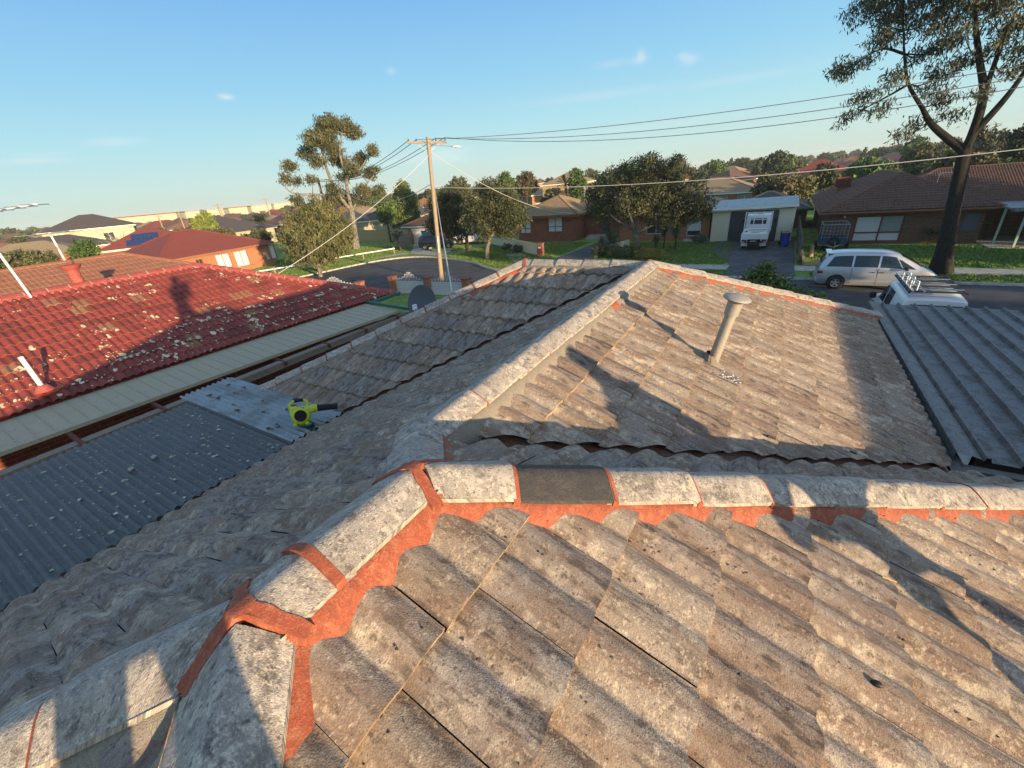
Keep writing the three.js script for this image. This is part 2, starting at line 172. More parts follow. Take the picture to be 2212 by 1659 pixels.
const M = {
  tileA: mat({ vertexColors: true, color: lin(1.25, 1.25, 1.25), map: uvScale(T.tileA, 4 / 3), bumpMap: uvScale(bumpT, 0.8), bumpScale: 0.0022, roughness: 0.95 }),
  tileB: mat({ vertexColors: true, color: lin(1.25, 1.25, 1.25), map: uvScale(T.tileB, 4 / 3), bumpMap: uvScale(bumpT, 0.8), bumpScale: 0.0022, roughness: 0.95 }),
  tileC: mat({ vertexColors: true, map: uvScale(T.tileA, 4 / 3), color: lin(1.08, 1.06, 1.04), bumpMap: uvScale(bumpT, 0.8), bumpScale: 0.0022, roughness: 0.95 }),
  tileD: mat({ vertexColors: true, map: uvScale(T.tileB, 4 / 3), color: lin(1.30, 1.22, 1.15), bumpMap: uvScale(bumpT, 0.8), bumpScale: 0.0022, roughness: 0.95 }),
  cap: mat({ map: uvScale(T.cap, 1.3), bumpMap: uvScale(bumpT, 0.7), bumpScale: 0.003, roughness: 0.95 }),
  capDark: mat({ map: uvScale(weathered(hex3(0x3f3e3d), hex3(0x6e675c), hex3(0x2c2c2c), hex3(0x45423f), 0.45, 0.6), 1.0), bumpMap: uvScale(bumpT, 0.5), bumpScale: 0.005, roughness: 0.85 }),
  pointRed: mat({ map: uvScale(weathered(hex3(0x924a31), hex3(0xae775c), hex3(0x69402f), hex3(0x84402c), 0.85, 1.0), 0.9), bumpMap: uvScale(bumpT, 0.9), bumpScale: 0.002, roughness: 0.8 }),
  mortar: mat({ map: uvScale(weathered(hex3(0x827b6e), hex3(0x938b7c), hex3(0x6a6458), hex3(0x83776a), 0.6, 0.7), 1.2), bumpMap: uvScale(bumpT, 0.6), bumpScale: 0.004 }),
  under: mat({ color: lin(0.22, 0.17, 0.12) }),
  rust: mat({ map: uvScale(weathered(hex3(0x6a4d3b), hex3(0x7d6450), hex3(0x3d2c24), hex3(0x744a36)), 1.0), roughness: 0.8 }),
  redA: mat({ map: uvScale(T.red, 1.6), bumpMap: uvScale(bumpT, 0.9), bumpScale: 0.003, roughness: 0.72 }),
  redB: mat({ map: uvScale(T.red, 1.6), color: lin(0.72, 0.74, 0.72), roughness: 0.75 }),
  redMoss: mat({ map: uvScale(weathered(hex3(0x8a5a44), hex3(0x8d8058), hex3(0x5c4a38), hex3(0x9a4a3c)), 1.4), roughness: 0.9 }),
  redCap: mat({ map: uvScale(weathered(hex3(0x96403a), hex3(0xb08478), hex3(0x74332e), hex3(0x90443c), 0.8, 0.7), 1.4), roughness: 0.75 }),
  orangeTile: mat({ map: uvScale(weathered(hex3(0x8c5f48), hex3(0xa07a60), hex3(0x614536), hex3(0x8c5640), 0.5, 0.8), 2.2), roughness: 0.9 }),
  brownTile: mat({ map: uvScale(weathered(hex3(0x634739), hex3(0x836656), hex3(0x3a2b23), hex3(0x6a4c3d), 0.7, 0.9), 2.2), roughness: 0.9 }),
  fawnTile: mat({ map: uvScale(weathered(hex3(0x8c7a5e), hex3(0xa89878), hex3(0x54493a), hex3(0x8a7250), 0.7, 0.9), 2.2), roughness: 0.9 }),
  redFar: mat({ map: uvScale(weathered(hex3(0x7e3a2f), hex3(0x8d4c3e), hex3(0x5a2e27), hex3(0x763630), 0.6, 0.8), 2.2), roughness: 0.85 }),
  darkTile: mat({ map: uvScale(weathered(hex3(0x4a4444), hex3(0x6a6460), hex3(0x2e2a2a), hex3(0x50433f), 0.6, 0.7), 2.2), roughness: 0.85 }),
  grass: mat({ map: uvScale(T.grass, 5), bumpMap: uvScale(bumpT, 1.2), bumpScale: 0.03, roughness: 1 }),
  asphalt: mat({ map: uvScale(T.asphalt, 4), bumpMap: uvScale(bumpT, 0.8), bumpScale: 0.006, roughness: 0.92 }),
  conc: mat({ map: uvScale(T.conc, 3), bumpMap: uvScale(bumpT, 1), bumpScale: 0.004, roughness: 0.92 }),
  
  paver: mat({ map: uvScale(T.asphalt, 2.3), color: lin(1.35, 1.3, 1.3), bumpMap: uvScale(bumpT, 0.4), bumpScale: 0.01, roughness: 0.9 }),
  brickRed: mat({ map: uvScale(T.brickRed, 2.4), roughness: 0.92 }), brickBrown: mat({ map: uvScale(T.brickBrown, 2.4), roughness: 0.92 }),
  brickOrange: mat({ map: uvScale(T.brickOrange, 2.4), roughness: 0.92 }), brickTan: mat({ map: uvScale(T.brickTan, 2.4), roughness: 0.92 }),
  render: mat({ map: uvScale(T.conc, 4), color: lin(1.15, 1.08, 0.9) }), cream: mat({ color: lin(0.76, 0.72, 0.54), roughness: 0.6 }),
  white: mat({ color: lin(0.72, 0.72, 0.70), roughness: 0.55 }), blind: mat({ color: lin(0.62, 0.64, 0.62), roughness: 0.8 }),
  glass: mat({ color: lin(0.03, 0.04, 0.05), roughness: 0.06, metalness: 0 }),
  glassCar: mat({ color: lin(0.02, 0.027, 0.035), roughness: 0.05 }),
  frameRed: mat({ color: lin(0.16, 0.05, 0.035), roughness: 0.6 }), frameDark: mat({ color: lin(0.04, 0.04, 0.04), roughness: 0.5 }), frameWhite: mat({ color: lin(0.66, 0.66, 0.62), roughness: 0.5 }),
  galv: mat({ map: uvScale(T.galv, 2.5), roughness: 0.42, metalness: 0.55 }),
  galvNew: mat({ map: uvScale(T.galv, 3), color: lin(0.82, 0.82, 0.8), roughness: 0.42, metalness: 0.4 }),
  ironDark: mat({ map: uvScale(weathered(hex3(0x565756), hex3(0x767670), hex3(0x424342), hex3(0x5a5955), 0.6, 0.8), 1.8), roughness: 0.55, metalness: 0.15 }),
  deckSteel: mat({ map: uvScale(weathered(hex3(0x6e6e6d), hex3(0x7f7f7c), hex3(0x463f37), hex3(0x605c56), 0.5, 1.5), 3.2), roughness: 0.55, metalness: 0.15 }),
  beige: mat({ map: uvScale(weathered(hex3(0xa69f86), hex3(0xb3ac94), hex3(0x8f8871), hex3(0xa29b82), 0.4, 0.5), 2.5), roughness: 0.65 }),
  timber: mat({ map: uvScale(weathered(hex3(0x857a6c), hex3(0x9a8f80), hex3(0x4e453c), hex3(0x7c6c5c), 0.5, 0.8), 1.5) }),
  timberRed: mat({ color: lin(0.13, 0.045, 0.03) }), timberDark: mat({ color: lin(0.06, 0.045, 0.035) }),
  fence: mat({ map: uvScale(weathered(hex3(0xb09a70), hex3(0xc4b088), hex3(0x8a7654), hex3(0xa88e68), 0.6, 0.6), 2) }),
  fenceGrey: mat({ map: uvScale(weathered(hex3(0x6c675f), hex3(0x8a857b), hex3(0x45413b), hex3(0x6a6258), 0.6, 0.8), 2) }),
  pole: mat({ map: uvScale(weathered(hex3(0x93846e), hex3(0xa99a82), hex3(0x665846), hex3(0x8a7a64), 0.5, 0.8), 1.5) }),
  wire: mat({ color: lin(0.10, 0.105, 0.11), roughness: 0.6 }), wireLight: mat({ color: lin(0.5, 0.5, 0.48), roughness: 0.6 }),
  black: mat({ color: lin(0.012, 0.012, 0.013), roughness: 0.6 }), rubber: mat({ color: lin(0.015, 0.015, 0.016), roughness: 0.85 }), rim: mat({ color: lin(0.45, 0.46, 0.47), roughness: 0.35, metalness: 0.6 }), chrome: mat({ color: lin(0.7, 0.7, 0.7), roughness: 0.25, metalness: 0.9 }),
  tail: mat({ color: lin(0.25, 0.012, 0.012), roughness: 0.25 }), lampClear: mat({ color: lin(0.6, 0.62, 0.62), roughness: 0.15 }),
  silver: new THREE.MeshPhysicalMaterial({ color: lin(0.50, 0.52, 0.54), roughness: 0.35, metalness: 0.55, clearcoat: 0.8, clearcoatRoughness: 0.08 }),
  whitePaint: new THREE.MeshPhysicalMaterial({ color: lin(0.72, 0.73, 0.73), roughness: 0.4, clearcoat: 0.7, clearcoatRoughness: 0.1 }),
  navyPaint: new THREE.MeshPhysicalMaterial({ color: lin(0.02, 0.025, 0.035), roughness: 0.4, clearcoat: 0.9, clearcoatRoughness: 0.06 }),
  lime: mat({ color: lin(0.52, 0.60, 0.03), roughness: 0.45 }), blue: mat({ color: lin(0.01, 0.06, 0.42), roughness: 0.5 }), teal: mat({ color: lin(0.015, 0.30, 0.27), roughness: 0.5 }),
  greenPaint: mat({ color: lin(0.03, 0.13, 0.085), roughness: 0.5 }), greenBright: mat({ color: lin(0.02, 0.32, 0.1), roughness: 0.5 }),
  dish: mat({ color: lin(0.085, 0.10, 0.12), roughness: 0.55 }), coneOrange: mat({ color: lin(0.6, 0.1, 0.02), roughness: 0.6 }),
  flue: mat({ map: uvScale(weathered(hex3(0x98948a), hex3(0xb4afa2), hex3(0x6c685f), hex3(0x8e8a82), 0.6, 0.6), 1.2), roughness: 0.6, metalness: 0.2 }),
  solar: mat({ color: lin(0.01, 0.025, 0.10), roughness: 0.15 }),
  skin: mat({ color: lin(0.42, 0.26, 0.19), roughness: 0.6 }), cloth: mat({ color: lin(0.05, 0.06, 0.09) }), cloth2: mat({ color: lin(0.2, 0.06, 0.04) }),
};
// ---------- roof tiles ----------
const P_ = 0.4523, HJ = 5.1403, EAVE = 3.584;
// triangles as stride-8 arrays (s,t,n, normal, uv); clip to half-planes a*s+b*t+c >= 0
function clipTris(tri, planes) {
  for (const [a, b, c] of planes) {
    const out = [];
    for (let i = 0; i < tri.length; i += 27) {
      const v = [tri.slice(i, i + 9), tri.slice(i + 9, i + 18), tri.slice(i + 18, i + 27)], d = v.map((q) => a * q[0] + b * q[1] + c);
      if (d[0] >= 0 && d[1] >= 0 && d[2] >= 0) { out.push(...v[0], ...v[1], ...v[2]); continue; }
      if (d[0] < 0 && d[1] < 0 && d[2] < 0) continue;
      const p = [];
      for (let k = 0; k < 3; k++) { const m = (k + 1) % 3; if (d[k] >= 0) p.push(v[k]); if ((d[k] >= 0) !== (d[m] >= 0)) { const t = d[k] / (d[k] - d[m]); p.push(v[k].map((q, j) => q + (v[m][j] - q) * t)); } }
      for (let k = 1; k < p.length - 1; k++) out.push(...p[0], ...p[k], ...p[k + 1]);
    }
    tri = out; if (!tri.length) break;
  }
  return tri;
}
function tileTris(W, g, lap, A, th, nx, u0, v0, skew = 0) {
  const h = (s) => A * rollShape(s / W * 2), top = [], nrm = [], xs = [];
  for (let i = 0; i <= nx; i++) { const s = 0.0012 + (W - 0.0024) * i / nx; xs.push(s); const e = 0.004, dh = (h(s + e) - h(s - e)) / (2 * e), l = Math.hypot(dh, 1, th / g); top.push(h(s)); nrm.push([-dh / l, th / g / l, 1 / l]); }
  const L = g + lap, out = [], slope = (t) => th * (1 - t / g);
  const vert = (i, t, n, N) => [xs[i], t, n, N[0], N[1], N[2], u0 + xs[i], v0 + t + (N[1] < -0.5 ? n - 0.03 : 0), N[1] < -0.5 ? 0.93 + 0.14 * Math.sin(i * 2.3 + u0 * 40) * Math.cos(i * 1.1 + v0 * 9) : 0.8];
  for (let i = 0; i < nx; i++) {
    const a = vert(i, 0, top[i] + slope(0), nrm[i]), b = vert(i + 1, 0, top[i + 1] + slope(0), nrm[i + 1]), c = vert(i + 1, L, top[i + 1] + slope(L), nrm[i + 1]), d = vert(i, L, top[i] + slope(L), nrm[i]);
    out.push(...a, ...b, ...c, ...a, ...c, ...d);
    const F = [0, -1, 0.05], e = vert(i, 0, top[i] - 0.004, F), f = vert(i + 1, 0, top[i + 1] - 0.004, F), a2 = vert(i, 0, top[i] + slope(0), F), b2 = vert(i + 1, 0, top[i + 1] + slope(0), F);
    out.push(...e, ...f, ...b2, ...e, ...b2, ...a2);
  }
  return out;
}
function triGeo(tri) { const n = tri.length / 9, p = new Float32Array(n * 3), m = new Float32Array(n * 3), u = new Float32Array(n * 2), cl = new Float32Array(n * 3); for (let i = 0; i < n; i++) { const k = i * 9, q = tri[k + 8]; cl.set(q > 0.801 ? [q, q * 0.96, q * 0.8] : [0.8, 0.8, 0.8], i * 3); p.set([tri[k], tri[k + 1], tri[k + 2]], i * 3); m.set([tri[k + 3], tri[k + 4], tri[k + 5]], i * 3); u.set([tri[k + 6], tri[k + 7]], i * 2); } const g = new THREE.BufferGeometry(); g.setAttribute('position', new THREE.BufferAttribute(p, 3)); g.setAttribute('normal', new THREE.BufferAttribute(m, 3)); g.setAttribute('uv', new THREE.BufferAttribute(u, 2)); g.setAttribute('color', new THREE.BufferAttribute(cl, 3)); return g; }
// one roof plane of tiles. polys: convex outlines [x,z] in plan; dir: downhill direction [dx,dz] in plan; through: a point of the plane; pitch p
// returns candidates; finishTiles() turns the ones that show largest into parts and joins the rest
function tileFace(list, o) {
  const { polys, dir, through, p, W = 1 / 3, g = 0.3456, A = 0.034, th = 0.027, nx = 14, mats, t0 = 0, s0 = 0, lap = 0.012, jag = null, jit = 1, tiltZ = 0 } = o;
  const Lh = Math.hypot(1, p), Tdir = V3(-dir[0] / Lh, p / Lh, -dir[1] / Lh), Nn = V3(dir[0] * p / Lh, 1 / Lh, dir[1] * p / Lh), S = Tdir.clone().cross(Nn).normalize();
  const O = V3(...through), q = new THREE.Quaternion().setFromRotationMatrix(new THREE.Matrix4().makeBasis(S, Tdir, Nn));
  const st = (x, z) => { const y = O.y - p * ((x - O.x) * dir[0] + (z - O.z) * dir[1]); const d = V3(x, y, z).sub(O); return [d.dot(S), d.dot(Tdir)]; };
  const P = polys.map((pl) => { const c = pl.map((a) => st(...a)); let area = 0; c.forEach((a, i) => { const b = c[(i + 1) % c.length]; area += a[0] * b[1] - b[0] * a[1]; }); if (area < 0) c.reverse(); return { c, h: c.map((a, i) => { const b = c[(i + 1) % c.length], ex = b[0] - a[0], ey = b[1] - a[1], l = Math.hypot(ex, ey); return [-ey / l, ex / l, (ey * a[0] - ex * a[1]) / l]; }) }; });
  const all = P.flatMap((k) => k.c), smin = Math.min(...all.map((a) => a[0])), smax = Math.max(...all.map((a) => a[0])), tmin = Math.min(...all.map((a) => a[1])), tmax = Math.max(...all.map((a) => a[1]));
  const variants = []; const key = [W, g, A, th, nx, lap].join();
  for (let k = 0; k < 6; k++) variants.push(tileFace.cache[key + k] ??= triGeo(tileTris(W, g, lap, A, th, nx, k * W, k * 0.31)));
  for (let r = Math.floor((tmin - t0) / g) - 1; t0 + r * g < tmax; r++) for (let cI = Math.floor((smin - s0) / W) - 2; s0 + cI * W < smax; cI++) {
    const s = s0 + cI * W + ((r & 1) ? W / 2 : 0), t = t0 + r * g;
    const corners = [[s, t], [s + W, t], [s + W, t + g], [s, t + g]];
    const inside = P.some((k) => corners.every(([a, b]) => k.h.every((h) => h[0] * a + h[1] * b + h[2] >= 0)));
    const js = rr(-1, 1) * 0.0015 * jit, jt = rr(-1, 1) * 0.005 * jit, jn = rr(-0.5, 1) * 0.003 * jit, rot = rr(-1, 1) * 0.006 * jit, m = mats[Math.floor(rnd() * mats.length)];
    let geom = null; const pos = O.clone().addScaledVector(S, s + js).addScaledVector(Tdir, t + jt).addScaledVector(Nn, jn + (o.lift || 0));
    if (inside) geom = variants[Math.floor(rnd() * 6)];
    else {
      let tri = [];
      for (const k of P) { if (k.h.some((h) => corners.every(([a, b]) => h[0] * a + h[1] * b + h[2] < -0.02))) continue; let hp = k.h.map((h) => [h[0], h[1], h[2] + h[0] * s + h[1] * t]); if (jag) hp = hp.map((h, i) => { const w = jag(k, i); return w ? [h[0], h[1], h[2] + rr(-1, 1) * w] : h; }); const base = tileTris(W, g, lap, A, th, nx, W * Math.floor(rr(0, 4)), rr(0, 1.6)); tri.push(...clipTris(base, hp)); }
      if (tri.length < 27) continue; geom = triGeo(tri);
    }
    const ctr = pos.clone().addScaledVector(S, W / 2).addScaledVector(Tdir, g / 2), px = toPx(ctr), v = CAM.clone().sub(ctr), d = v.length(), face = v.dot(Nn) / d;
    const seen = px && px[0] > -60 && px[0] < 2272 && px[1] > -60 && px[1] < 1720 && face > 0;
    list.push({ geom, pos, q: q.clone().multiply(new THREE.Quaternion().setFromAxisAngle(V3(0, 0, 1), rot)), m, size: seen ? W * g * (inside ? 1 : 0.5) * Math.max(0.05, face) / (d * d) : 0 });
  }
  return { S, T: Tdir, N: Nn, O };
}
tileFace.cache = {};
function finishTiles(list, parent, restMat, keep = 300, name = 'roof_tile') {
  list.sort((a, b) => b.size - a.size);
  const rest = [];
  list.forEach((k, i) => {
    if (i < keep && k.size > 0) { const o = obj(name, k.geom, k.m, parent); o.position.copy(k.pos); o.quaternion.copy(k.q); }
    else { const g = k.geom.clone(); g.applyMatrix4(new THREE.Matrix4().compose(k.pos, k.q, V3(1, 1, 1))); rest.push(g); }
  });
  if (rest.length) { const o = obj(name + 's_beyond', mergeGeometries(rest, false), restMat, parent); o.userData.kind = 'stuff'; }
}
// ---------- ridge and hip caps ----------
const CR = 0.034;
const capY = (d, k, r) => -k * (Math.sqrt(d * d + r * r) - r);
// shell of a cap section swept from z=0 to z=L; lift0/lift1 raise its two ends
function capGeo(L, { hw = 0.118, k = 0.64, r = CR, th = 0.016, n = 12, lift0 = 0, lift1 = 0.014, flare = 0.004, u0 = 0, cutL = 0, cutR = 0 } = {}) {
  const pos = [], uv = [], idx = []; const sec = []; for (let i = 0; i <= n; i++) { const d = (i / n * 2 - 1) * hw; sec.push([d, capY(d, k, r)]); }
  const row = (z, lift, fl, dy) => { const s = pos.length / 3; sec.forEach(([d, y], i) => { const e = Math.abs(d) * (d < 0 ? cutL : cutR) * Math.max(0, 1 - z / L); pos.push(d * (1 + fl * 6), y + lift + dy, z + e); uv.push(u0 + i / n * 0.27, u0 * 0.7 + z); }); return s; };
  const strip = (a, b, rev) => { for (let i = 0; i < n; i++) { const q = [a + i, b + i, b + i + 1, a + i, b + i + 1, a + i + 1]; idx.push(...(rev ? [q[0], q[2], q[1], q[3], q[5], q[4]] : q)); } };
  const seg = 4; let prev = null; for (let j = 0; j <= seg; j++) { const f = j / seg, s = row(L * f, mix(lift0, lift1, f), mix(0, flare, f), 0); if (prev !== null) strip(prev, s, false); prev = s; }
  { const a = row(0, lift0, 0, 0), b = row(0, lift0, 0, -th); strip(b, a, false); const c = row(L, lift1, flare, 0), d = row(L, lift1, flare, -th); strip(c, d, false); const e = row(0, lift0, 0, -th), f = row(L, lift1, flare, -th); strip(e, f, true); }
  for (const sgn of [0, n]) { const b = pos.length / 3; for (const [z, lf, fl] of [[0, lift0, 0], [L, lift1, flare]]) for (const dy of [0, -th]) { pos.push(sec[sgn][0] * (1 + fl * 6), sec[sgn][1] + lf + dy, z); uv.push(u0, z + dy); } const q = [b, b + 1, b + 3, b, b + 3, b + 2]; idx.push(...(sgn ? q : [q[0], q[2], q[1], q[3], q[5], q[4]])); }
  return toCreasedNormals(geo(pos, idx, uv), 0.7);
}
// frame along a run: x across, y up, z along
function runFrame(A, B) { const D = B.clone().sub(A).normalize(), X = V3(0, 1, 0).cross(D).normalize(), U = D.clone().cross(X); return { D, X, U, q: new THREE.Quaternion().setFromRotationMatrix(new THREE.Matrix4().makeBasis(X, U, D)) }; }
// A: start (upper or far end) on the line where the two roof planes meet; drop: fall of the planes per metre across
function capRun(parent, A, B, o = {}) {
  const { cover = 0.415, first = cover, drop = P_, base = 0.07, mats = [M.cap], joint = null, point = [M.mortar, M.mortar], start = 0, end = 0, hw = 0.118, k = 0.64, pw = 0.06, opt = {}, cutL = 0, cutR = 0, name = 'ridge_cap', jointW = 0.02, special = {}, deep = 0.09 } = o;
  const { D, X, U, q } = runFrame(A, B), L = A.distanceTo(B) - end;
  const edge = -drop * hw + base, crest = edge - capY(hw, k, CR);
  let z = start, i = 0;
  while (z < L - 0.05) {
    const len = Math.min(i === 0 ? first : cover, L - z);
    const g = capGeo(len + 0.03, { hw, k, u0: rr(0, 3), lift1: 0.014 + rr(-0.003, 0.006), cutL: i === 0 ? cutL : 0, cutR: i === 0 ? cutR : 0, ...opt });
    const m = obj(name, g, special[i] || mats[Math.floor(rnd() * mats.length)], parent);
    m.position.copy(A).addScaledVector(D, z).addScaledVector(U, crest + rr(-0.003, 0.003)).addScaledVector(X, rr(-0.004, 0.004)); m.quaternion.copy(q).multiply(new THREE.Quaternion().setFromAxisAngle(V3(0, 1, 0), rr(-0.012, 0.012)));
    if (special[i]) m.userData.label = 'newer black ridge cap among the weathered ones';
    if (joint && z > start + 0.01) { const jm = Array.isArray(joint) ? joint[i % joint.length] : joint; if (jm) { const b = obj('joint_pointing', capGeo(jointW, { hw: hw + 0.006, k, th: 0.03, lift0: 0.012, lift1: 0.004, flare: 0, u0: rr(0, 2) }), jm, parent); b.position.copy(A).addScaledVector(D, z + 0.03 - jointW * 0.3).addScaledVector(U, crest + 0.004); b.quaternion.copy(q); } }
    z += len; i++;
  }
  // mortar bedding on both sides: a sloped face that the tile rolls cut into scallops
  [[-1, point[0]], [1, point[1]]].forEach(([sg, pm]) => {
    if (!pm) return; const spans = Array.isArray(pm) ? pm : [[pm, start, L]];
    for (const [mt, a, b] of spans) {
      const pos = [], uv = [], idx = [], n = Math.max(2, Math.round((b - a) / 0.05)); const sec = [[hw - 0.012, edge - 0.006], [hw + pw * 0.25, edge - 0.016], [hw + pw * 0.7, edge - deep * 0.62], [hw + pw, edge - deep], [hw + pw, -drop * (hw + pw) - 0.03], [hw - 0.06, edge - 0.06]];
      for (let j = 0; j <= n; j++) { const zz = mix(a, b, j / n), w = rr(-0.006, 0.006), w2 = rr(-0.003, 0.003); sec.forEach(([d, y], k2) => { pos.push(sg * (d + (k2 > 1 && k2 < 5 ? w : 0)), y + (k2 === 1 || k2 === 2 ? w2 : 0), zz); uv.push(k2 * 0.04, zz); }); }
      for (let j = 0; j < n; j++) for (let k2 = 0; k2 < sec.length - 1; k2++) { const p0 = j * sec.length + k2, p1 = p0 + sec.length; const f = [p0, p1, p1 + 1, p0, p1 + 1, p0 + 1]; idx.push(...(sg > 0 ? f : [f[0], f[2], f[1], f[3], f[5], f[4]])); }
      const m = obj('pointing', toCreasedNormals(geo(pos, idx, uv), 0.9), mt, parent); m.position.copy(A); m.quaternion.copy(q);
    }
  });
  return { D, X, U, q, crest, edge };
}

// ---------- the house whose roof we stand on ----------
const aR = 0.4289, zF = -5.0181, wE = 3.4409, Lr = 0.6162, eX = 2.583;
const house = thing('tiled_house', 'house under weathered grey concrete roof tiles with orange pointing along its hips', 'house');
{
  const C = [];
  const grey = [M.tileA, M.tileA, M.tileC, M.tileD, M.tileB];
  const off = 0.1; // how far cut tiles stop short of a valley line, in x+z
  // east face under the camera
  const zH = (x) => -x;
  tileFace(C, { polys: [[[0, 0], [wE, -wE], [wE, Lr + wE], [0, Lr]]], dir: [1, 0], through: [wE, EAVE, 0], p: P_, mats: grey, t0: -0.067, s0: 0.014, nx: 20, th: 0.031, A: 0.031 });
  // south face, behind the camera
  tileFace(C, { polys: [[[0, Lr], [wE, Lr + wE], [-wE, Lr + wE]]], dir: [0, 1], through: [0, EAVE, Lr + wE], p: P_, mats: grey, nx: 12 });
  // west face down to the iron roof
  tileFace(C, { polys: [[[-wE, Lr + wE], [-wE, zF + wE - aR + off], [-aR, zF + off], [-aR, Lr + aR]], [[-aR, Lr + aR], [-aR, -aR], [0, 0], [0, Lr]]], dir: [-1, 0], through: [-wE, EAVE, 0], p: P_, mats: [M.tileB, M.tileA, M.tileC], t0: -0.06, s0: 0.1, nx: 12 });
  // north face between the hip and the valley
  tileFace(C, { polys: [[[0, 0], [-aR + 0.04, -aR + 0.04], [eX + 0.08, -wE], [wE, -wE]]], dir: [0, -1], through: [0, EAVE, -wE], p: P_, mats: [M.tileB, M.tileC], t0: -0.06, s0: 0.05, nx: 14 });
  // wing, east face with the flue
  tileFace(C, { polys: [[[-aR, -aR - 0.07], [eX, -aR - 0.07 - (eX + aR)], [eX, zF - (eX + aR)], [-aR, zF]]], dir: [1, 0], through: [eX, EAVE, 0], p: P_, mats: [M.tileA, M.tileA, M.tileC, M.tileD], t0: -0.212, s0: 0.21, nx: 14, A: 0.03, jag: (k, i) => { const a = k.c[i], b = k.c[(i + 1) % k.c.length]; return Math.abs(a[0] - b[0]) > 0.5 && Math.abs(a[1] - b[1]) > 0.5 ? 0.02 : 0; } });
  // wing, north face towards the street
  tileFace(C, { polys: [[[-aR, zF], [eX, zF - (eX + aR)], [-2.349 - 3.012, zF - (eX + aR)], [-2.349, zF]]], dir: [0, -1], through: [0, EAVE, zF - (eX + aR)], p: P_, mats: grey, nx: 8 });
  // far wing, south face towards us
  const bR = 2.349; const ez = zF + wE - aR;
  tileFace(C, { polys: [[[-aR - off, zF], [-wE - off, ez], [-bR - (wE - aR), ez], [-bR, zF]]], dir: [0, 1], through: [0, EAVE, ez], p: P_, mats: [M.tileB, M.tileC, M.tileA], t0: -0.05, s0: 0.12, nx: 14 });
  // far wing, west face
  tileFace(C, { polys: [[[-bR, zF], [-bR - (wE - aR), ez], [-bR - (wE - aR), zF - (wE - aR)]]], dir: [-1, 0], through: [-bR - (wE - aR), EAVE, 0], p: P_, mats: grey, nx: 8 });
  finishTiles(C, house, M.tileC);
  // boards under the tiles
  const yP = (x, z, d, thr) => thr[1] - P_ * ((x - thr[0]) * d[0] + (z - thr[2]) * d[1]) - 0.035;
  const deck = (pl, d, thr) => poly3(pl.map(([x, z]) => [x, yP(x, z, d, thr), z]));
  obj('roof_deck', [
    deck([[0, 0], [0, Lr], [wE, Lr + wE], [wE, -wE]], [1, 0], [wE, EAVE, 0]), deck([[0, Lr], [-wE, Lr + wE], [wE, Lr + wE]], [0, 1], [0, EAVE, Lr + wE]),
    deck([[-aR, Lr + aR], [-aR, zF], [-wE, ez], [-wE, Lr + wE]], [-1, 0], [-wE, EAVE, 0]), deck([[0, 0], [-aR, -aR], [-aR, Lr + aR], [0, Lr]], [-1, 0], [-wE, EAVE, 0]),
    deck([[0, 0], [wE, -wE], [eX, -wE], [-aR, -aR]], [0, -1], [0, EAVE, -wE]), deck([[-aR, -aR], [eX, -wE], [eX, zF - (eX + aR)], [-aR, zF]], [1, 0], [eX, EAVE, 0]),
    deck([[-aR, zF], [eX, zF - (eX + aR)], [-bR - 3.012, zF - (eX + aR)], [-bR, zF]], [0, -1], [0, EAVE, zF - (eX + aR)]), deck([[-aR, zF], [-bR, zF], [-bR - (wE - aR), ez], [-wE, ez]], [0, 1], [0, EAVE, ez]), deck([[-bR, zF], [-bR - 3.01, zF - 3.01], [-bR - 3.01, ez]], [-1, 0], [-bR - 3.01, EAVE, 0]),
  ], M.under, house);
  // valleys: folded rusty sheet
  const valley = (A, B, w, lift = 0.0) => { const { X, U, q } = runFrame(A, B), L = A.distanceTo(B); const g = geo([-w, 0.03, 0, -w * 0.7, 0.012, 0, 0, -0.012, 0, w * 0.7, 0.012, 0, w, 0.03, 0, -w, 0.03, L, -w * 0.7, 0.012, L, 0, -0.012, L, w * 0.7, 0.012, L, w, 0.03, L], [0, 5, 6, 0, 6, 1, 1, 6, 7, 1, 7, 2, 2, 7, 8, 2, 8, 3, 3, 8, 9, 3, 9, 4], [0, 0, 0.1, 0, 0.2, 0, 0.3, 0, 0.4, 0, 0, L, 0.1, L, 0.2, L, 0.3, L, 0.4, L]); const m = obj('valley_gutter', g, M.rust, house); m.position.copy(A); m.position.y += lift; m.quaternion.copy(q); };
  valley(V3(-aR, HJ - P_ * aR, -aR), V3(eX, EAVE, -wE), 0.13); valley(V3(-aR, HJ - P_ * aR, zF), V3(-wE, EAVE, ez), 0.13);
  // caps
  const J = V3(0, HJ, 0), K = V3(0, HJ, Lr), hp = P_ / Math.SQRT2, R1y = HJ - P_ * aR;
  const RED = M.pointRed;
  const n4 = 0.414, mid = V3(0, HJ, 0.41), rb = 0.0865;
  capRun(house, J, V3(wE, EAVE, -wE), { drop: hp, first: 0.3, start: 0.012, cutL: n4, cutR: 1, point: [RED, RED], joint: [null, RED, RED, RED, RED, M.mortar], special: { 1: M.capDark }, jointW: 0.026, end: -0.02 });
  capRun(house, J, mid, { start: 0.012, base: rb, first: 0.5, cutL: n4, cutR: n4, point: [M.mortar, RED], opt: { lift1: 0.012 }, deep: 0.11 });
  capRun(house, K, mid, { start: 0.012, base: rb, first: 0.5, cutL: n4, cutR: n4, point: [RED, M.mortar], opt: { lift0: 0, lift1: 0.0 }, deep: 0.11 });
  { const bd = obj('joint_pointing', capGeo(0.03, { hw: 0.126, k: 0.64, th: 0.04, lift0: 0.012, lift1: 0.012, flare: 0 }), RED, house); bd.position.set(0, HJ + rb - P_ * 0.118 - capY(0.118, 0.64, CR) + 0.006, 0.415); }
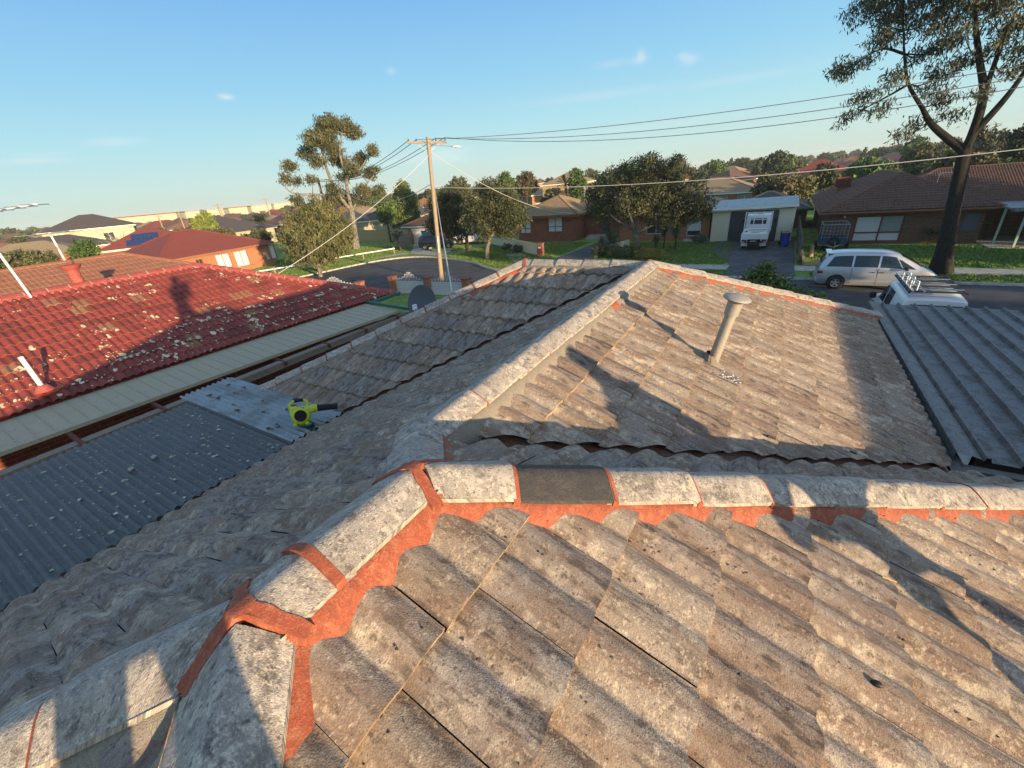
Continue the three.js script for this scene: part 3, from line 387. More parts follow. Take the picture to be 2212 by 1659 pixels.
  capRun(house, K, V3(wE, EAVE, Lr + wE), { drop: hp, start: 0.012, cutL: 1, cutR: n4, point: [RED, RED], joint: RED, jointW: 0.03 });
  capRun(house, K, V3(-wE, EAVE, Lr + wE), { drop: hp, start: 0.012, cutL: n4, cutR: 1, point: [M.mortar, M.mortar], joint: RED, jointW: 0.03 });
  capRun(house, J, V3(-aR, R1y, -aR), { drop: hp, start: 0.012, first: 0.3, cover: 0.4, end: -0.1, point: [RED, M.mortar], joint: M.mortar, jointW: 0.018, cutL: 1, cutR: n4 });
  capRun(house, V3(-aR, R1y, -aR - 0.02), V3(-aR, R1y, zF), { point: [[[M.mortar, 0, 2.62], [RED, 2.62, 2.8], [M.mortar, 2.8, 4.57]], M.mortar], joint: [null, RED, null, RED, null, null], jointW: 0.014 });
  capRun(house, V3(-aR, R1y, zF), V3(eX, EAVE, zF - (eX + aR)), { drop: hp, start: 0.02, cutL: 0.414, cutR: 0.6, point: [RED, RED], joint: null });
  capRun(house, V3(-aR - 0.06, R1y, zF), V3(-bR, R1y, zF), { point: [M.mortar, M.mortar], joint: M.mortar, jointW: 0.016 });
  capRun(house, V3(-bR, R1y, zF), V3(-bR - (wE - aR), EAVE, ez), { drop: hp, start: 0.02, cutL: 0.414, cutR: 0.6, point: [M.mortar, [[RED, 0, 1.15], [M.mortar, 1.15, 4.45]]], joint: RED, jointW: 0.022 });
  // pointing where the caps meet: bands along the mitre lines, laid on the caps' own surfaces
  const knot = (C0, dirs, m, w = 0.05, r = 0.165) => {
    const U = dirs.map(([dx, dz, slope, crest]) => { const l = Math.hypot(dx, dz); return { x: dx / l, z: dz / l, slope, crest }; }); const rays = []; for (let i = 0; i < U.length; i++) for (let k = i + 1; k < U.length; k++) { let bx_ = U[i].x + U[k].x, bz_ = U[i].z + U[k].z; const l = Math.hypot(bx_, bz_); if (l < 0.05) continue; rays.push([bx_ / l, bz_ / l]); }
    const H = (x, z) => { let h = -1; for (const u of U) { const a = x * u.x + z * u.z, d = Math.abs(x * u.z - z * u.x); if (a < -0.03) continue; h = Math.max(h, u.crest - u.slope * Math.max(0, a) + capY(d, 0.64, CR)); } return h; };
    const pos = [], uv = [], idx = []; const nA = 14, nB = 8;
    for (const [rx, rz] of rays) { const o = pos.length / 3; for (let i = 0; i <= nA; i++) for (let k = 0; k <= nB; k++) { const a = -0.03 + (r + 0.03) * i / nA, f = k / nB * 2 - 1, wd = w / 2 * (1 + 0.12 * Math.sin(a * 90 + rx * 9)), x = rx * a - rz * f * wd, z = rz * a + rx * f * wd; pos.push(C0.x + x, C0.y + H(x, z) + (Math.abs(f) > 0.9 ? -0.012 : 0.007), C0.z + z); uv.push(a, f * wd); } for (let i = 0; i < nA; i++) for (let k = 0; k < nB; k++) { const p = o + i * (nB + 1) + k; idx.push(p, p + 1, p + nB + 1, p + 1, p + nB + 2, p + nB + 1); } }
    obj('junction_pointing', [toCreasedNormals(geo(pos, idx, uv), 0.9), new THREE.ConeGeometry(0.24, 0.16, 20, 3).translate(C0.x, C0.y - 0.006, C0.z)], m, house);
  };
  const ch = -hp * 0.118 + 0.07 - capY(0.118, 0.64, CR), cr0 = -P_ * 0.118 + 0.0865 - capY(0.118, 0.64, CR), cr1 = -P_ * 0.118 + 0.07 - capY(0.118, 0.64, CR);
  knot(J, [[1, -1, hp, ch], [-1, -1, hp, ch], [0, 1, 0, cr0]], RED); knot(K, [[1, 1, hp, ch], [-1, 1, hp, ch], [0, -1, 0, cr0]], RED);
  knot(V3(-aR, R1y, zF), [[1, -1, hp, ch], [-1, 0, 0, cr1], [0, 1, 0, cr1]], RED, 0.06, 0.14); knot(V3(-bR, R1y, zF), [[-1, 1, hp, ch], [-1, -1, hp, ch], [1, 0, 0, cr1]], RED, 0.06);
  // walls, fascia and gutters
  const wall = [bx(-3.0, 0.02, -1.6, 3.0, 3.42, 3.6), bx(-3.0, 0.02, -7.5, 2.15, 3.42, -1.6), bx(-4.9, 0.02, -7.5, -3.0, 3.42, -2.5)];
  obj('wall', wall, M.brickRed, house);
  const gut = (x0, z0, x1, z1) => { const e = Math.abs(x1 - x0) > Math.abs(z1 - z0); return e ? bx(Math.min(x0, x1), EAVE - 0.13, z0 - 0.055, Math.max(x0, x1), EAVE - 0.03, z0 + 0.055) : bx(x0 - 0.055, EAVE - 0.13, Math.min(z0, z1), x0 + 0.055, EAVE - 0.03, Math.max(z0, z1)); };
  obj('gutter', [gut(-wE - 0.05, Lr + wE, -wE - 0.05, ez - 0.02)], M.rust, house);
  obj('gutter', [gut(eX + 0.07, -wE, eX + 0.07, -8.1)], M.deckSteel, house); obj('gutter', [gut(wE + 0.07, -wE, wE + 0.07, Lr + wE)], M.deckSteel, house);
  obj('fascia', [bx(-wE + 0.01, EAVE - 0.24, ez, -wE + 0.04, EAVE - 0.06, Lr + wE), bx(eX - 0.04, EAVE - 0.24, -8.0, eX, EAVE - 0.06, -wE), bx(wE - 0.04, EAVE - 0.24, -wE, wE, EAVE - 0.06, Lr + wE), bx(-5.3, EAVE - 0.24, ez - 0.03, -wE, EAVE - 0.06, ez)], M.timberDark, house);
}
// ---------- ground, road, paths ----------
const roadPts = (() => { const s = new THREE.Shape(); s.moveTo(160, 27.3); s.lineTo(-15.5, 27.1); s.bezierCurveTo(-19.5, 27.1, -20, 29.6, -23, 30.6); s.bezierCurveTo(-27, 32.4, -31, 33.9, -33.4, 31.6); s.bezierCurveTo(-36, 29, -35.2, 24.5, -36.4, 21.6); s.bezierCurveTo(-38, 18.5, -33, 15.6, -27, 17.6); s.bezierCurveTo(-22, 19.4, -20, 20.3, -14, 20.3); s.lineTo(160, 20.3); return s.getPoints(16).map((p) => [p.x, -p.y]); })();
{
  const big = new THREE.PlaneGeometry(2600, 2600, 1, 1).rotateX(-Math.PI / 2); const uv = big.attributes.uv; for (let i = 0; i < uv.count; i++) uv.setXY(i, uv.getX(i) * 2600, uv.getY(i) * 2600); big.translate(0, -0.012, 0);
  struct('ground', big, M.grass);
  struct('road', sheet(roadPts, 0.0), M.asphalt);
  // kerb with a shallow channel, following the road's edge
  const edge = (pts, closed) => { const g = []; for (let i = 0; i < pts.length - 1; i++) { const [x0, z0] = pts[i], [x1, z1] = pts[i + 1], l = Math.hypot(x1 - x0, z1 - z0); if (l < 0.02) continue; const ux = (x1 - x0) / l, uz = (z1 - z0) / l, nx = uz, nz = -ux; const pos = [], uv2 = [], idx = []; const sec = [[-0.35, 0.004], [0, 0.008], [0.05, 0.12], [0.17, 0.13], [0.17, -0.02]]; for (const [px, pz, u] of [[x0, z0, 0], [x1, z1, l]]) sec.forEach(([d, y], k) => { pos.push(px + nx * d, y, pz + nz * d); uv2.push(u, k * 0.15); }); for (let k = 0; k < 4; k++) idx.push(k, k + 1, k + 6, k, k + 6, k + 5); g.push(geo(pos, idx, uv2)); } return g; };
  const far = roadPts.slice(0, -2);
  struct('kerb', edge(roadPts.slice(0)), M.conc);
  struct('footpath', [sheet([[90, -29.5], [-3.6, -29.3], [-9, -29.4], [-15, -30.2], [-15.6, -31.6], [-9, -30.9], [-3.6, -30.8], [90, -31.1]].reverse(), 0.02)], M.conc);
  struct('footpath', [sheet([[-33.9, -34.8], [-34.6, -33.9], [-39.5, -27.2], [-42.5, -24.3], [-48, -22.4], [-48, -23.4], [-43, -25.3], [-40.3, -28.2], [-35.4, -35.3]], 0.022), sheet([[-16.2, -31.2], [-19.9, -35.3], [-21.4, -34.7], [-17.8, -30.3]], 0.024)], M.conc);
  struct('driveway', sheet([[-1.6, -27.2], [2.2, -27.2], [2.2, -41.4], [-3.6, -41.4], [-3.4, -36], [-1.4, -31.2]].reverse(), 0.03), M.paver);
  struct('driveway', sheet([[-15.2, -27.1], [-11.8, -27.1], [-11.8, -42.8], [-14.6, -43]].reverse(), 0.028), M.asphalt);
  struct('driveway', sheet([[-33.9, -34.6], [-28.2, -33.3], [-30, -37.2], [-37, -43], [-41, -43]].reverse(), 0.026), M.conc);
  struct('driveway', sheet([[3.0, -20.3], [3.0, -2], [9.4, -2], [9.4, -20.3]].reverse(), 0.014), M.conc);
  struct('yard_paving', sheet([[-10, -10], [-10, 7], [-3, 7], [-3, -10]], 0.01), M.conc);
  // short grass tufts on the lawns across the street
  const tuft = (() => { const g = []; const r = rng(3); for (let i = 0; i < 5; i++) { const a = r() * 6.28, l = 0.05 + r() * 0.05, dx = Math.cos(a) * 0.03, dz = Math.sin(a) * 0.03, ox = (r() - 0.5) * 0.1, oz = (r() - 0.5) * 0.1; g.push(geo([ox - dz * 0.5, 0, oz + dx * 0.5, ox + dz * 0.5, 0, oz - dx * 0.5, ox + dx, l, oz + dz], [0, 1, 2], [0, 0, 1, 0, 0.5, 1])); } return join(g); })();
  const areas = [[-11.5, -1.8, -41, -31.2], [2.4, 16, -38.6, -31.3], [3, 16, -29.4, -27.6], [-1, -9, -29.2, -27.5], [-27, -15.4, -42, -31.8], [-28, -17.5, -33.5, -28.5], [-52, -36, -40, -23], [-34, -29, -40, -34.5]];
  const inRoad = (x, z) => { let c = false; for (let i = 0, j = roadPts.length - 1; i < roadPts.length; j = i++) { const [xi, zi] = roadPts[i], [xj, zj] = roadPts[j]; if ((zi > z) !== (zj > z) && x < (xj - xi) * (z - zi) / (zj - zi) + xi) c = !c; } return c; };
  const pts = []; for (const [x0, x1, z0, z1] of areas) { const n = Math.abs((x1 - x0) * (z1 - z0)) * 55; for (let i = 0; i < n; i++) { const x = rr(x0, x1), z = rr(z0, z1); if (inRoad(x, z) || (z < -33 && z > -36.5 && x < -28.4 && x > -33.8) || (x > -14.9 && x < -11.8)) continue; pts.push([x, z]); } }
  const im = new THREE.InstancedMesh(tuft, mat({ color: lin(1, 1, 1), side: THREE.DoubleSide, roughness: 1 }), pts.length); const m4 = new THREE.Matrix4(), q = new THREE.Quaternion(), c = new THREE.Color();
  pts.forEach(([x, z], i) => { const s = rr(0.7, 1.7); q.setFromAxisAngle(V3(0, 1, 0), rr(0, 6.28)); m4.compose(V3(x, -0.012, z), q, V3(s * 1.4, s, s * 1.4)); im.setMatrixAt(i, m4); const k = rnd(); im.setColorAt(i, c.setRGB(mix(0.10, 0.18, k), mix(0.19, 0.26, k), mix(0.035, 0.06, k))); });
  im.name = 'lawn_grass'; im.castShadow = im.receiveShadow = true; tag(im, 'short green grass on the front lawns and verges', 'grass', null, 'stuff'); scene.add(im);
}

// ---------- iron lean-to roof beside the west gutter ----------
function corrugated(x0, y0, x1, y1, z0, z1, pitch = 0.076, amp = 0.013, t = 0.002) {
  const n = Math.round(Math.abs(z1 - z0) / pitch * 8), pos = [], uv = [], idx = []; const L = Math.hypot(x1 - x0, y1 - y0);
  for (const s of [1, -1]) for (let i = 0; i <= n; i++) { const z = mix(z0, z1, i / n), h = amp * Math.cos(z / pitch * 2 * Math.PI) + s * t; for (let k = 0; k <= 6; k++) { const f = k / 6; pos.push(mix(x0, x1, f), mix(y0, y1, f) + h, z); uv.push(f * L, z); } }
  const row = 7, off = (n + 1) * row; for (let i = 0; i < n; i++) for (let k = 0; k < 6; k++) { const a = i * row + k, b = a + row; idx.push(a, b, a + 1, b, b + 1, a + 1); idx.push(off + a, off + a + 1, off + b, off + b, off + a + 1, off + b + 1); }
  for (let i = 0; i < n; i++) for (const k of [0, 6]) { const a = i * row + k, b = a + row; if (k) idx.push(a, b, off + b, a, off + b, off + a); else idx.push(a, off + b, b, a, off + a, off + b); }
  return toCreasedNormals(geo(pos, idx, uv), 0.9);
}
{
  const t = thing('iron_roof', 'dark grey corrugated iron lean-to roof with lichen spots beside the gutter', 'iron roof');
  for (let k = 0; k < 8; k++) { const z1 = -1.3 + k * 0.74, o = obj('iron_sheet', corrugated(-6.02, 3.625, -3.53, 3.585, z1 - 0.035, z1 + 0.74), M.ironDark, t); o.position.y = (k % 2) * 0.004; o.position.x = rr(-0.02, 0.02); }
  const s = obj('iron_sheet', corrugated(-6.3, 3.66, -3.5, 3.612, -2.03, -1.27), M.galvNew, t); s.userData.label = 'bright silver new sheet at the end of the iron roof';
  obj('beam', [bx(-5.98, 3.45, -2, -5.88, 3.6, 4.6), bx(-4.8, 3.42, -2, -4.7, 3.57, 4.6)], M.timberDark, t);
  for (const z of [-1.8, 0.4, 2.6, 4.4]) obj('post', bx(-5.97, 0.012, z - 0.045, -5.89, 3.45, z + 0.045), M.timberDark, t);
  // lichen and grit lying on the sheets
  const bits = [], bl = []; for (let i = 0; i < 820; i++) { const z = rr(-1.25, 4), x = rr(-5.95, -3.6), y = mix(3.625, 3.585, (x + 6.02) / 2.49) + 0.013 * Math.cos(z / 0.076 * 6.283) + 0.004, big = rnd() < 0.3, r = big ? rr(0.012, 0.032) : rr(0.004, 0.012); const g = new THREE.CircleGeometry(r, 6); const p = g.attributes.position; for (let j = 1; j < p.count; j++) { const k = rr(0.55, 1.25); p.setXY(j, p.getX(j) * k, p.getY(j) * k); } g.rotateX(-Math.PI / 2); g.translate(x, y + 0.003, z); (rnd() < 0.35 ? bl : bits).push(g); }
  const a = obj('lichen_spots', bits, mat({ color: lin(0.38, 0.37, 0.24) }), t); a.userData.kind = 'stuff'; const b = obj('grit', bl, mat({ color: lin(0.5, 0.5, 0.46) }), t); b.userData.kind = 'stuff';
  const litter = []; for (let i = 0; i < 16; i++) { const z = rr(-2, -1.3), x = rr(-6, -3.9); litter.push(new THREE.IcosahedronGeometry(rr(0.012, 0.03), 0).scale(1.6, 0.35, 1).rotateY(rr(0, 3)).translate(x, mix(3.66, 3.612, (x + 6.3) / 2.8) + 0.016, z)); }
  const l = obj('leaf_litter', litter, mat({ color: lin(0.09, 0.06, 0.035) }), t); l.userData.kind = 'stuff';
  // stones left on the sheets
  [[-4.75, -0.35], [-4.72, -0.12]].forEach(([x, z]) => { const o = obj('stone', new THREE.DodecahedronGeometry(0.03, 1).scale(1.2, 0.7, 1).translate(0, 0.02, 0), M.conc); o.position.set(x, mix(3.625, 3.585, (x + 6.02) / 2.49) + 0.012, z); tag(o, 'small pale stone lying on the dark corrugated iron', 'stone', 'stones on the iron roof'); });
}

// ---------- neighbour: red tiled house with beige awning ----------
function plainCap(parent, A, B, m, w = 0.12, h = 0.07) { const f = runFrame(A, B), L = A.distanceTo(B); const o = obj('ridge_capping', capGeo(L, { hw: w, k: 0.6, th: 0.05, lift1: 0, n: 8 }), m, parent); o.position.copy(A).addScaledVector(f.U, h); o.quaternion.copy(f.q); return o; }
// hip roof over an eave rectangle; ridge along the longer side
function hipFaces(x0, x1, z0, z1, y, p) {
  const cx = (x0 + x1) / 2, cz = (z0 + z1) / 2, alongZ = (z1 - z0) >= (x1 - x0), h = Math.min(x1 - x0, z1 - z0) / 2, top = y + p * h;
  const R = alongZ ? [[cx, z0 + h], [cx, z1 - h]] : [[x0 + h, cz], [x1 - h, cz]];
  const F = alongZ ? { E: [[x1, z0], [x1, z1], R[1], R[0]], W: [[x0, z1], [x0, z0], R[0], R[1]], N: [[x0, z0], [x1, z0], R[0]], S: [[x1, z1], [x0, z1], R[1]] } : { S: [[x1, z1], [x0, z1], R[0], R[1]], N: [[x0, z0], [x1, z0], R[1], R[0]], E: [[x1, z0], [x1, z1], R[1]], W: [[x0, z1], [x0, z0], R[0]] };
  const D = { E: [[1, 0], [x1, y, cz]], W: [[-1, 0], [x0, y, cz]], N: [[0, -1], [cx, y, z0]], S: [[0, 1], [cx, y, z1]] };
  const r0 = V3(R[0][0], top, R[0][1]), r1 = V3(R[1][0], top, R[1][1]); const corner = (x, z) => V3(x, y, z);
  const hips = alongZ ? [[r0, corner(x0, z0)], [r0, corner(x1, z0)], [r1, corner(x0, z1)], [r1, corner(x1, z1)]] : [[r0, corner(x0, z0)], [r0, corner(x0, z1)], [r1, corner(x1, z0)], [r1, corner(x1, z1)]];
  return { F, D, ridge: [r0, r1], hips, top, deckPt: (k, [x, z]) => { const [d, t] = D[k]; return [x, t[1] - p * ((x - t[0]) * d[0] + (z - t[2]) * d[1]), z]; } };
}
function hipRoof(parent, x0, x1, z0, z1, y, p, o) {
  const H = hipFaces(x0, x1, z0, z1, y, p), C = o.list || [];
  for (const k of 'ENSW') { if (o.tiled.includes(k)) tileFace(C, { polys: o.clip?.[k] || [H.F[k]], dir: H.D[k][0], through: H.D[k][1], p, mats: o.mats, W: o.W || 0.3, g: o.g || 0.335, A: o.A ?? 0.03, th: o.th || 0.018, nx: o.nx || 8, t0: -0.05, jit: o.jit ?? 1.2 }); }
  obj('roof_deck', 'ENSW'.split('').map((k) => { const g = poly3(H.F[k].map((q) => H.deckPt(k, q)).reverse()); return o.tiled.includes(k) ? g.translate(0, -0.03, 0) : g; }), o.deckMat || M.under, parent);
  if (!o.list) finishTiles(C, parent, o.mats[0], o.keep ?? 300);
  if (o.caps) { if (H.ridge[0].distanceTo(H.ridge[1]) > 0.2) plainCap(parent, H.ridge[0], H.ridge[1], o.caps); for (const [a, b] of H.hips) plainCap(parent, a, b, o.caps); }
  if (o.fascia) { const e = 0.02; obj('fascia', [bx(x0, y - 0.2, z1 - 0.03, x1, y - 0.03, z1), bx(x0, y - 0.2, z0, x1, y - 0.03, z0 + 0.03), bx(x0, y - 0.2, z0 + 0.03, x0 + 0.03, y - 0.03, z1 - 0.03), bx(x1 - 0.03, y - 0.2, z0 + 0.03, x1, y - 0.03, z1 - 0.03), bx(x0 + 0.03, y - 0.2, z0 + 0.03, x1 - 0.03, y - 0.18, z1 - 0.03)], o.fascia, parent); }
  if (o.gutter) obj('gutter', [bx(x0 - 0.1, y - 0.12, z1 + 0.002, x1 + 0.1, y - 0.02, z1 + 0.1), bx(x0 - 0.1, y - 0.12, z0 - 0.1, x0 - 0.002, y - 0.02, z1 + 0.002), bx(x1 + 0.002, y - 0.12, z0 - 0.1, x1 + 0.1, y - 0.02, z1 + 0.002)], o.gutter, parent);
  return H;
}
{
  const h = thing('red_tiled_house', 'neighbouring house under bright red tiles spotted with pale lichen', 'house');
  const C = [], H = hipFaces(-18.25, -10.15, -9.35, 16, 3.03, 0.4);
  const mats = [M.redA, M.redA, M.redA, M.redB, M.redA, M.redA, M.redB, M.redA, M.redA, M.redB, M.redA, M.redA, M.redB, M.redA, M.redA, M.redA, M.redB, M.redA, M.redA, M.redMoss];
  tileFace(C, { polys: [H.F.E], dir: [1, 0], through: [-10.15, 3.03, 0], p: 0.4, mats, W: 0.3, g: 0.33, A: 0.046, th: 0.02, nx: 12, t0: -0.04, jit: 1.6 });
  tileFace(C, { polys: [H.F.N], dir: [0, -1], through: [-14, 3.03, -9.35], p: 0.4, mats: [M.redA], W: 0.3, g: 0.33, nx: 6 });
  finishTiles(C, h, M.redA);
  obj('roof_deck', 'ENSW'.split('').map((k) => poly3(H.F[k].map((q) => H.deckPt(k, q)).reverse()).translate(0, -0.035, 0)), M.redB, h);
  capRun(h, H.ridge[0].clone(), V3(-14.2, H.top, 6), { drop: 0.4, mats: [M.redCap], point: [M.redCap, M.redCap], joint: M.conc, jointW: 0.012, cover: 0.42, hw: 0.125 });
  capRun(h, H.ridge[0].clone(), V3(-10.15, 3.03, -9.35), { drop: 0.283, mats: [M.redCap], point: [M.redCap, M.redCap], joint: M.conc, jointW: 0.012, hw: 0.125 });
  obj('wall', bx(-17.8, 0.01, -8.8, -10.7, 2.85, 15.5), M.brickRed, h);
  // lichen: small crusts lying on the tiles, thickest low on the slope
  const li = [], li2 = []; const L = Math.hypot(1, 0.4);
  const put = (x, z, r) => { if (x > -10.17 || x < -14.1 || (z < -5.3 && x < -10.15 - (z + 9.35)) || z < -9.1) return; const n = 7, g = new THREE.CircleGeometry(r, n), p = g.attributes.position; for (let j = 1; j < p.count; j++) { const k = rr(0.35, 1.3); p.setXYZ(j, p.getX(j) * k, p.getY(j) * k * 0.75, 0); } p.setXYZ(n + 1, p.getX(1), p.getY(1), 0); p.setZ(0, 0.006); g.rotateY(0).rotateX(-Math.PI / 2).rotateZ(-Math.atan(0.4)); const zz = z + (10.15 + x) * 0; g.translate(x, 3.03 + (-10.15 - x) * 0.4 + 0.03 + 0.04 * rollShape((z / 0.3) * 2) , zz); (rnd() < 0.6 ? li : li2).push(g); };
  for (let k = 0; k < 290; k++) { const low = rnd() < 0.6, cx = low ? -10.2 - Math.pow(rnd(), 1.8) * 1.5 : rr(-13.9, -10.6), cz = rr(-9, 4), lap = -10.15 - Math.round((-10.15 - cx) * L / 0.33) * 0.33 / L, n = 2 + Math.floor(rnd() * rnd() * 16); for (let q = 0; q < n; q++) put((rnd() < 0.7 ? lap + rr(-0.03, 0.05) : cx + rr(-0.12, 0.12)), cz + rr(-1, 1) * (low ? 0.4 : 0.14), rnd() < 0.16 ? rr(0.045, 0.09) : rr(0.012, 0.035)); }
  for (const [g, c] of [[li, lin(0.62, 0.57, 0.37)], [li2, lin(0.46, 0.42, 0.29)]]) { const o = obj('lichen_crust', g, mat({ color: c, side: THREE.DoubleSide })); h.add(o); o.name = 'lichen_crust'; o.userData.kind = 'stuff'; }
  { const ph = -0.0476, px = -10.15, pz = -9.35; h.rotation.y = ph; h.position.set(px - (px * Math.cos(ph) + pz * Math.sin(ph)), 0, pz - (-px * Math.sin(ph) + pz * Math.cos(ph))); }
  const vent = thing('roof_vent', 'red painted vent pipe with flared cap behind the red ridge', 'vent', [-15.0, 4.3, -2.85]);
  obj('pipe', new THREE.CylinderGeometry(0.13, 0.15, 0.75, 14).translate(0, 0.37, 0), M.redCap, vent); obj('cap', new THREE.CylinderGeometry(0.24, 0.17, 0.12, 16).translate(0, 0.8, 0), M.redCap, vent);
  const pf = thing('vent_pipe', 'thin white vent pipe leaning on the red tiles above the awning', 'vent pipe', [-10.75, 3.24, -0.62]);
  obj('pipe', bar([0, 0, 0], [-0.12, 0.72, 0.02], 0.04, 0.04, 10), M.white, pf); obj('flashing', new THREE.CylinderGeometry(0.08, 0.16, 0.12, 12).translate(0, 0.08, 0), M.redCap, pf);

  const aw = thing('beige_awning', 'long beige metal awning below the red tiles on rough timber beam', 'awning');
  const xw = (z) => -10.22 - (z + 9.35) * 0.0476, xe = (z) => -8.72 - (z + 8.1) * 0.072;
  for (let k = 0; k < 57; k++) { const z0 = 5 - k * 0.23, z1 = z0 - 0.226; obj('awning_panel', [poly3([[xw(z0), 3.0, z0], [xe(z0), 2.86, z0], [xe(z1), 2.86, z1], [xw(z1), 3.0, z1]]), beam([xw(z0), 3.003, z0], [xe(z0), 2.863, z0], 0.012, 0.014)], M.beige, aw); }
  obj('edge_trim', beam([xe(5) + 0.02, 2.85, 5], [xe(-8.1) + 0.02, 2.85, -8.1], 0.03, 0.07), M.beige, aw);
  obj('beam', [bx(-8.86, 2.6, -8.4, -8.64, 2.75, -3), bx(-8.89, 2.59, -3, -8.67, 2.74, 5)], M.timber, aw);
  for (let k = 0; k < 11; k++) obj('rafter', beam([-10.3, 2.86, 4.6 - k * 1.25], [-8.6, 2.70, 4.6 - k * 1.25], 0.06, 0.1), M.timberRed, aw);
  for (let k = 0; k < 6; k++) obj('post', bx(-8.82, 0.012, 4.5 - k * 2.5, -8.72, 2.59, 4.6 - k * 2.5), M.timberDark, aw);
  obj('end_gutter', [beam([-10.2, 3.03, -8.18], [-8.2, 2.92, -8.18], 0.1, 0.08)], M.greenPaint, aw); 
  const gf = thing('green_gutter', 'dark green gutter at the eave corner of the red roof', 'gutter'); obj('gutter', [beam([-10.05, 3.0, -8.3], [-10.05, 3.0, -9.5], 0.12, 0.1), beam([-10.0, 2.98, -9.42], [-17, 2.98, -9.42], 0.12, 0.1)], M.greenPaint, gf);
  // flowering shrub in the gap
  const sh = thing('purple_flowering_shrub', 'purple flowering shrub in the dark gap beside the awning', 'shrub', [-7.3, 0.012, -4.7]); const pf2 = [], lf = [];
  for (let i = 0; i < 420; i++) { const a = rr(0, 6.28), r = Math.sqrt(rnd()) * 0.8, y = 1.1 + rr(0, 1.25) * Math.sqrt(Math.max(0, 1 - r * r)); const q = new THREE.PlaneGeometry(rr(0.05, 0.12), rr(0.05, 0.12)).rotateX(rr(0, 3)).rotateY(rr(0, 6)).translate(Math.cos(a) * r, y, Math.sin(a) * r); (rnd() < 0.45 ? pf2 : lf).push(q); }
  obj('flowers', pf2, mat({ color: lin(0.20, 0.05, 0.45), side: THREE.DoubleSide }), sh); obj('foliage', lf, mat({ color: lin(0.05, 0.09, 0.03), side: THREE.DoubleSide }), sh); obj('stem', [limb([V3(0, 0, 0), V3(0.05, 0.6, 0), V3(0.1, 1.3, 0.1)], [0.05, 0.04, 0.02]), limb([V3(0, 0.3, 0), V3(-0.2, 0.9, 0.1), V3(-0.3, 1.5, 0)], [0.03, 0.03, 0.015])], M.timberDark, sh);
}
// side fence between the two houses, below in the gap
{ const f = thing('side_fence', 'grey paling fence in the shaded gap between the houses', 'fence'); for (let k = 0; k < 110; k++) obj('paling', bx(-7.72, 0.1, 6 - k * 0.155 - 0.145, -7.7, 1.75 + rr(-0.03, 0.03), 6 - k * 0.155), M.fenceGrey, f); obj('rail', [bx(-7.7, 0.5, -11, -7.63, 0.58, 6), bx(-7.7, 1.4, -11, -7.63, 1.48, 6)], M.fenceGrey, f); }

// ---------- orange tiled house behind the red roof ----------
{
  const h = thing('orange_tiled_house', 'house under faded orange brown tiles behind the red roof', 'house');
  hipRoof(h, -26.2, -17.8, -10.4, 14, 3.1, 0.42, { tiled: 'E', mats: [M.orangeTile], deckMat: M.orangeTile, caps: M.orangeTile, fascia: M.timberDark, nx: 6, keep: 300 });
  obj('wall', bx(-25.7, 0.01, -9.8, -18.4, 2.95, 13.5), M.brickOrange, h);
}

// ---------- steel carport roof east of the wing ----------
{
  const t = thing('carport', 'grey ribbed steel carport roof beside the eave, stained with dirt', 'carport');
  const x0 = 2.67, zN = -9.1, zS = -3.7, yN = 3.53, yS = 3.6, rib = 0.222; const n = 30;
  // one sheet carries three ribs
  for (let s = 0; s < n / 3; s++) {
    const pos = [], uv = [], idx = []; const sec = []; const a = x0 + 0.18 + s * 3 * rib;
    for (let k = 0; k < 3; k++) { const c = a + k * rib; sec.push([c - 0.025, 0], [c - 0.012, 0.043], [c + 0.012, 0.043], [c + 0.025, 0], [c + 0.09, 0.003], [c + rib - 0.09, 0.003]); } sec.push([a + 3 * rib - 0.022, 0]);
    const m = 8; for (let j = 0; j <= m; j++) { const z = mix(zN, zS, j / m), y = mix(yN, yS, j / m); for (const [x, h] of sec) { pos.push(x, y + h, z); uv.push(x, z); } }
    const r = sec.length; for (let j = 0; j < m; j++) for (let k = 0; k < r - 1; k++) { const p = j * r + k; idx.push(p, p + r, p + 1, p + 1, p + r, p + r + 1); }
    // front thickness
    obj('roof_sheet', toCreasedNormals(geo(pos, idx, uv), 0.5), M.deckSteel, t);
  }
  const fl = (za, zb, dy) => { const f = (z) => mix(yN, yS, (z - zN) / (zS - zN)) + dy; return toCreasedNormals(geo([x0 - 0.03, f(za) - 0.10, za, x0 - 0.03, f(za) + 0.05, za, x0, f(za) + 0.055, za, x0 + 0.15, f(za) + 0.006, za, x0 - 0.03, f(zb) - 0.10, zb, x0 - 0.03, f(zb) + 0.05, zb, x0, f(zb) + 0.055, zb, x0 + 0.15, f(zb) + 0.006, zb], [0, 1, 5, 0, 5, 4, 1, 2, 6, 1, 6, 5, 2, 3, 7, 2, 7, 6], [0, za, 0.15, za, 0.2, za, 0.4, za, 0, zb, 0.15, zb, 0.2, zb, 0.4, zb]), 0.5); };
  obj('edge_flashing', fl(zN, -6.3, 0), M.deckSteel, t); obj('edge_flashing', fl(-6.32, zS, 0.008), M.deckSteel, t);
  obj('purlin', [bx(x0 + 0.15, 3.36, zN + 0.1, 9.3, 3.51, zN + 0.18), bx(x0 + 0.15, 3.42, zS - 0.2, 9.3, 3.57, zS - 0.12), bx(x0 + 0.15, 3.38, -6.8, 9.3, 3.53, -6.72)], M.timberDark, t);
  for (const [x, z] of [[x0 + 0.25, zN + 0.14], [9.2, zN + 0.14], [9.2, zS - 0.16], [6, zN + 0.14]]) obj('post', bx(x - 0.045, 0.012, z - 0.045, x + 0.045, 3.38, z + 0.045), M.timberDark, t);
  obj('fascia_gutter', bx(x0, 3.42, zS + 0.01, 9.3, 3.55, zS + 0.1), M.deckSteel, t);
}

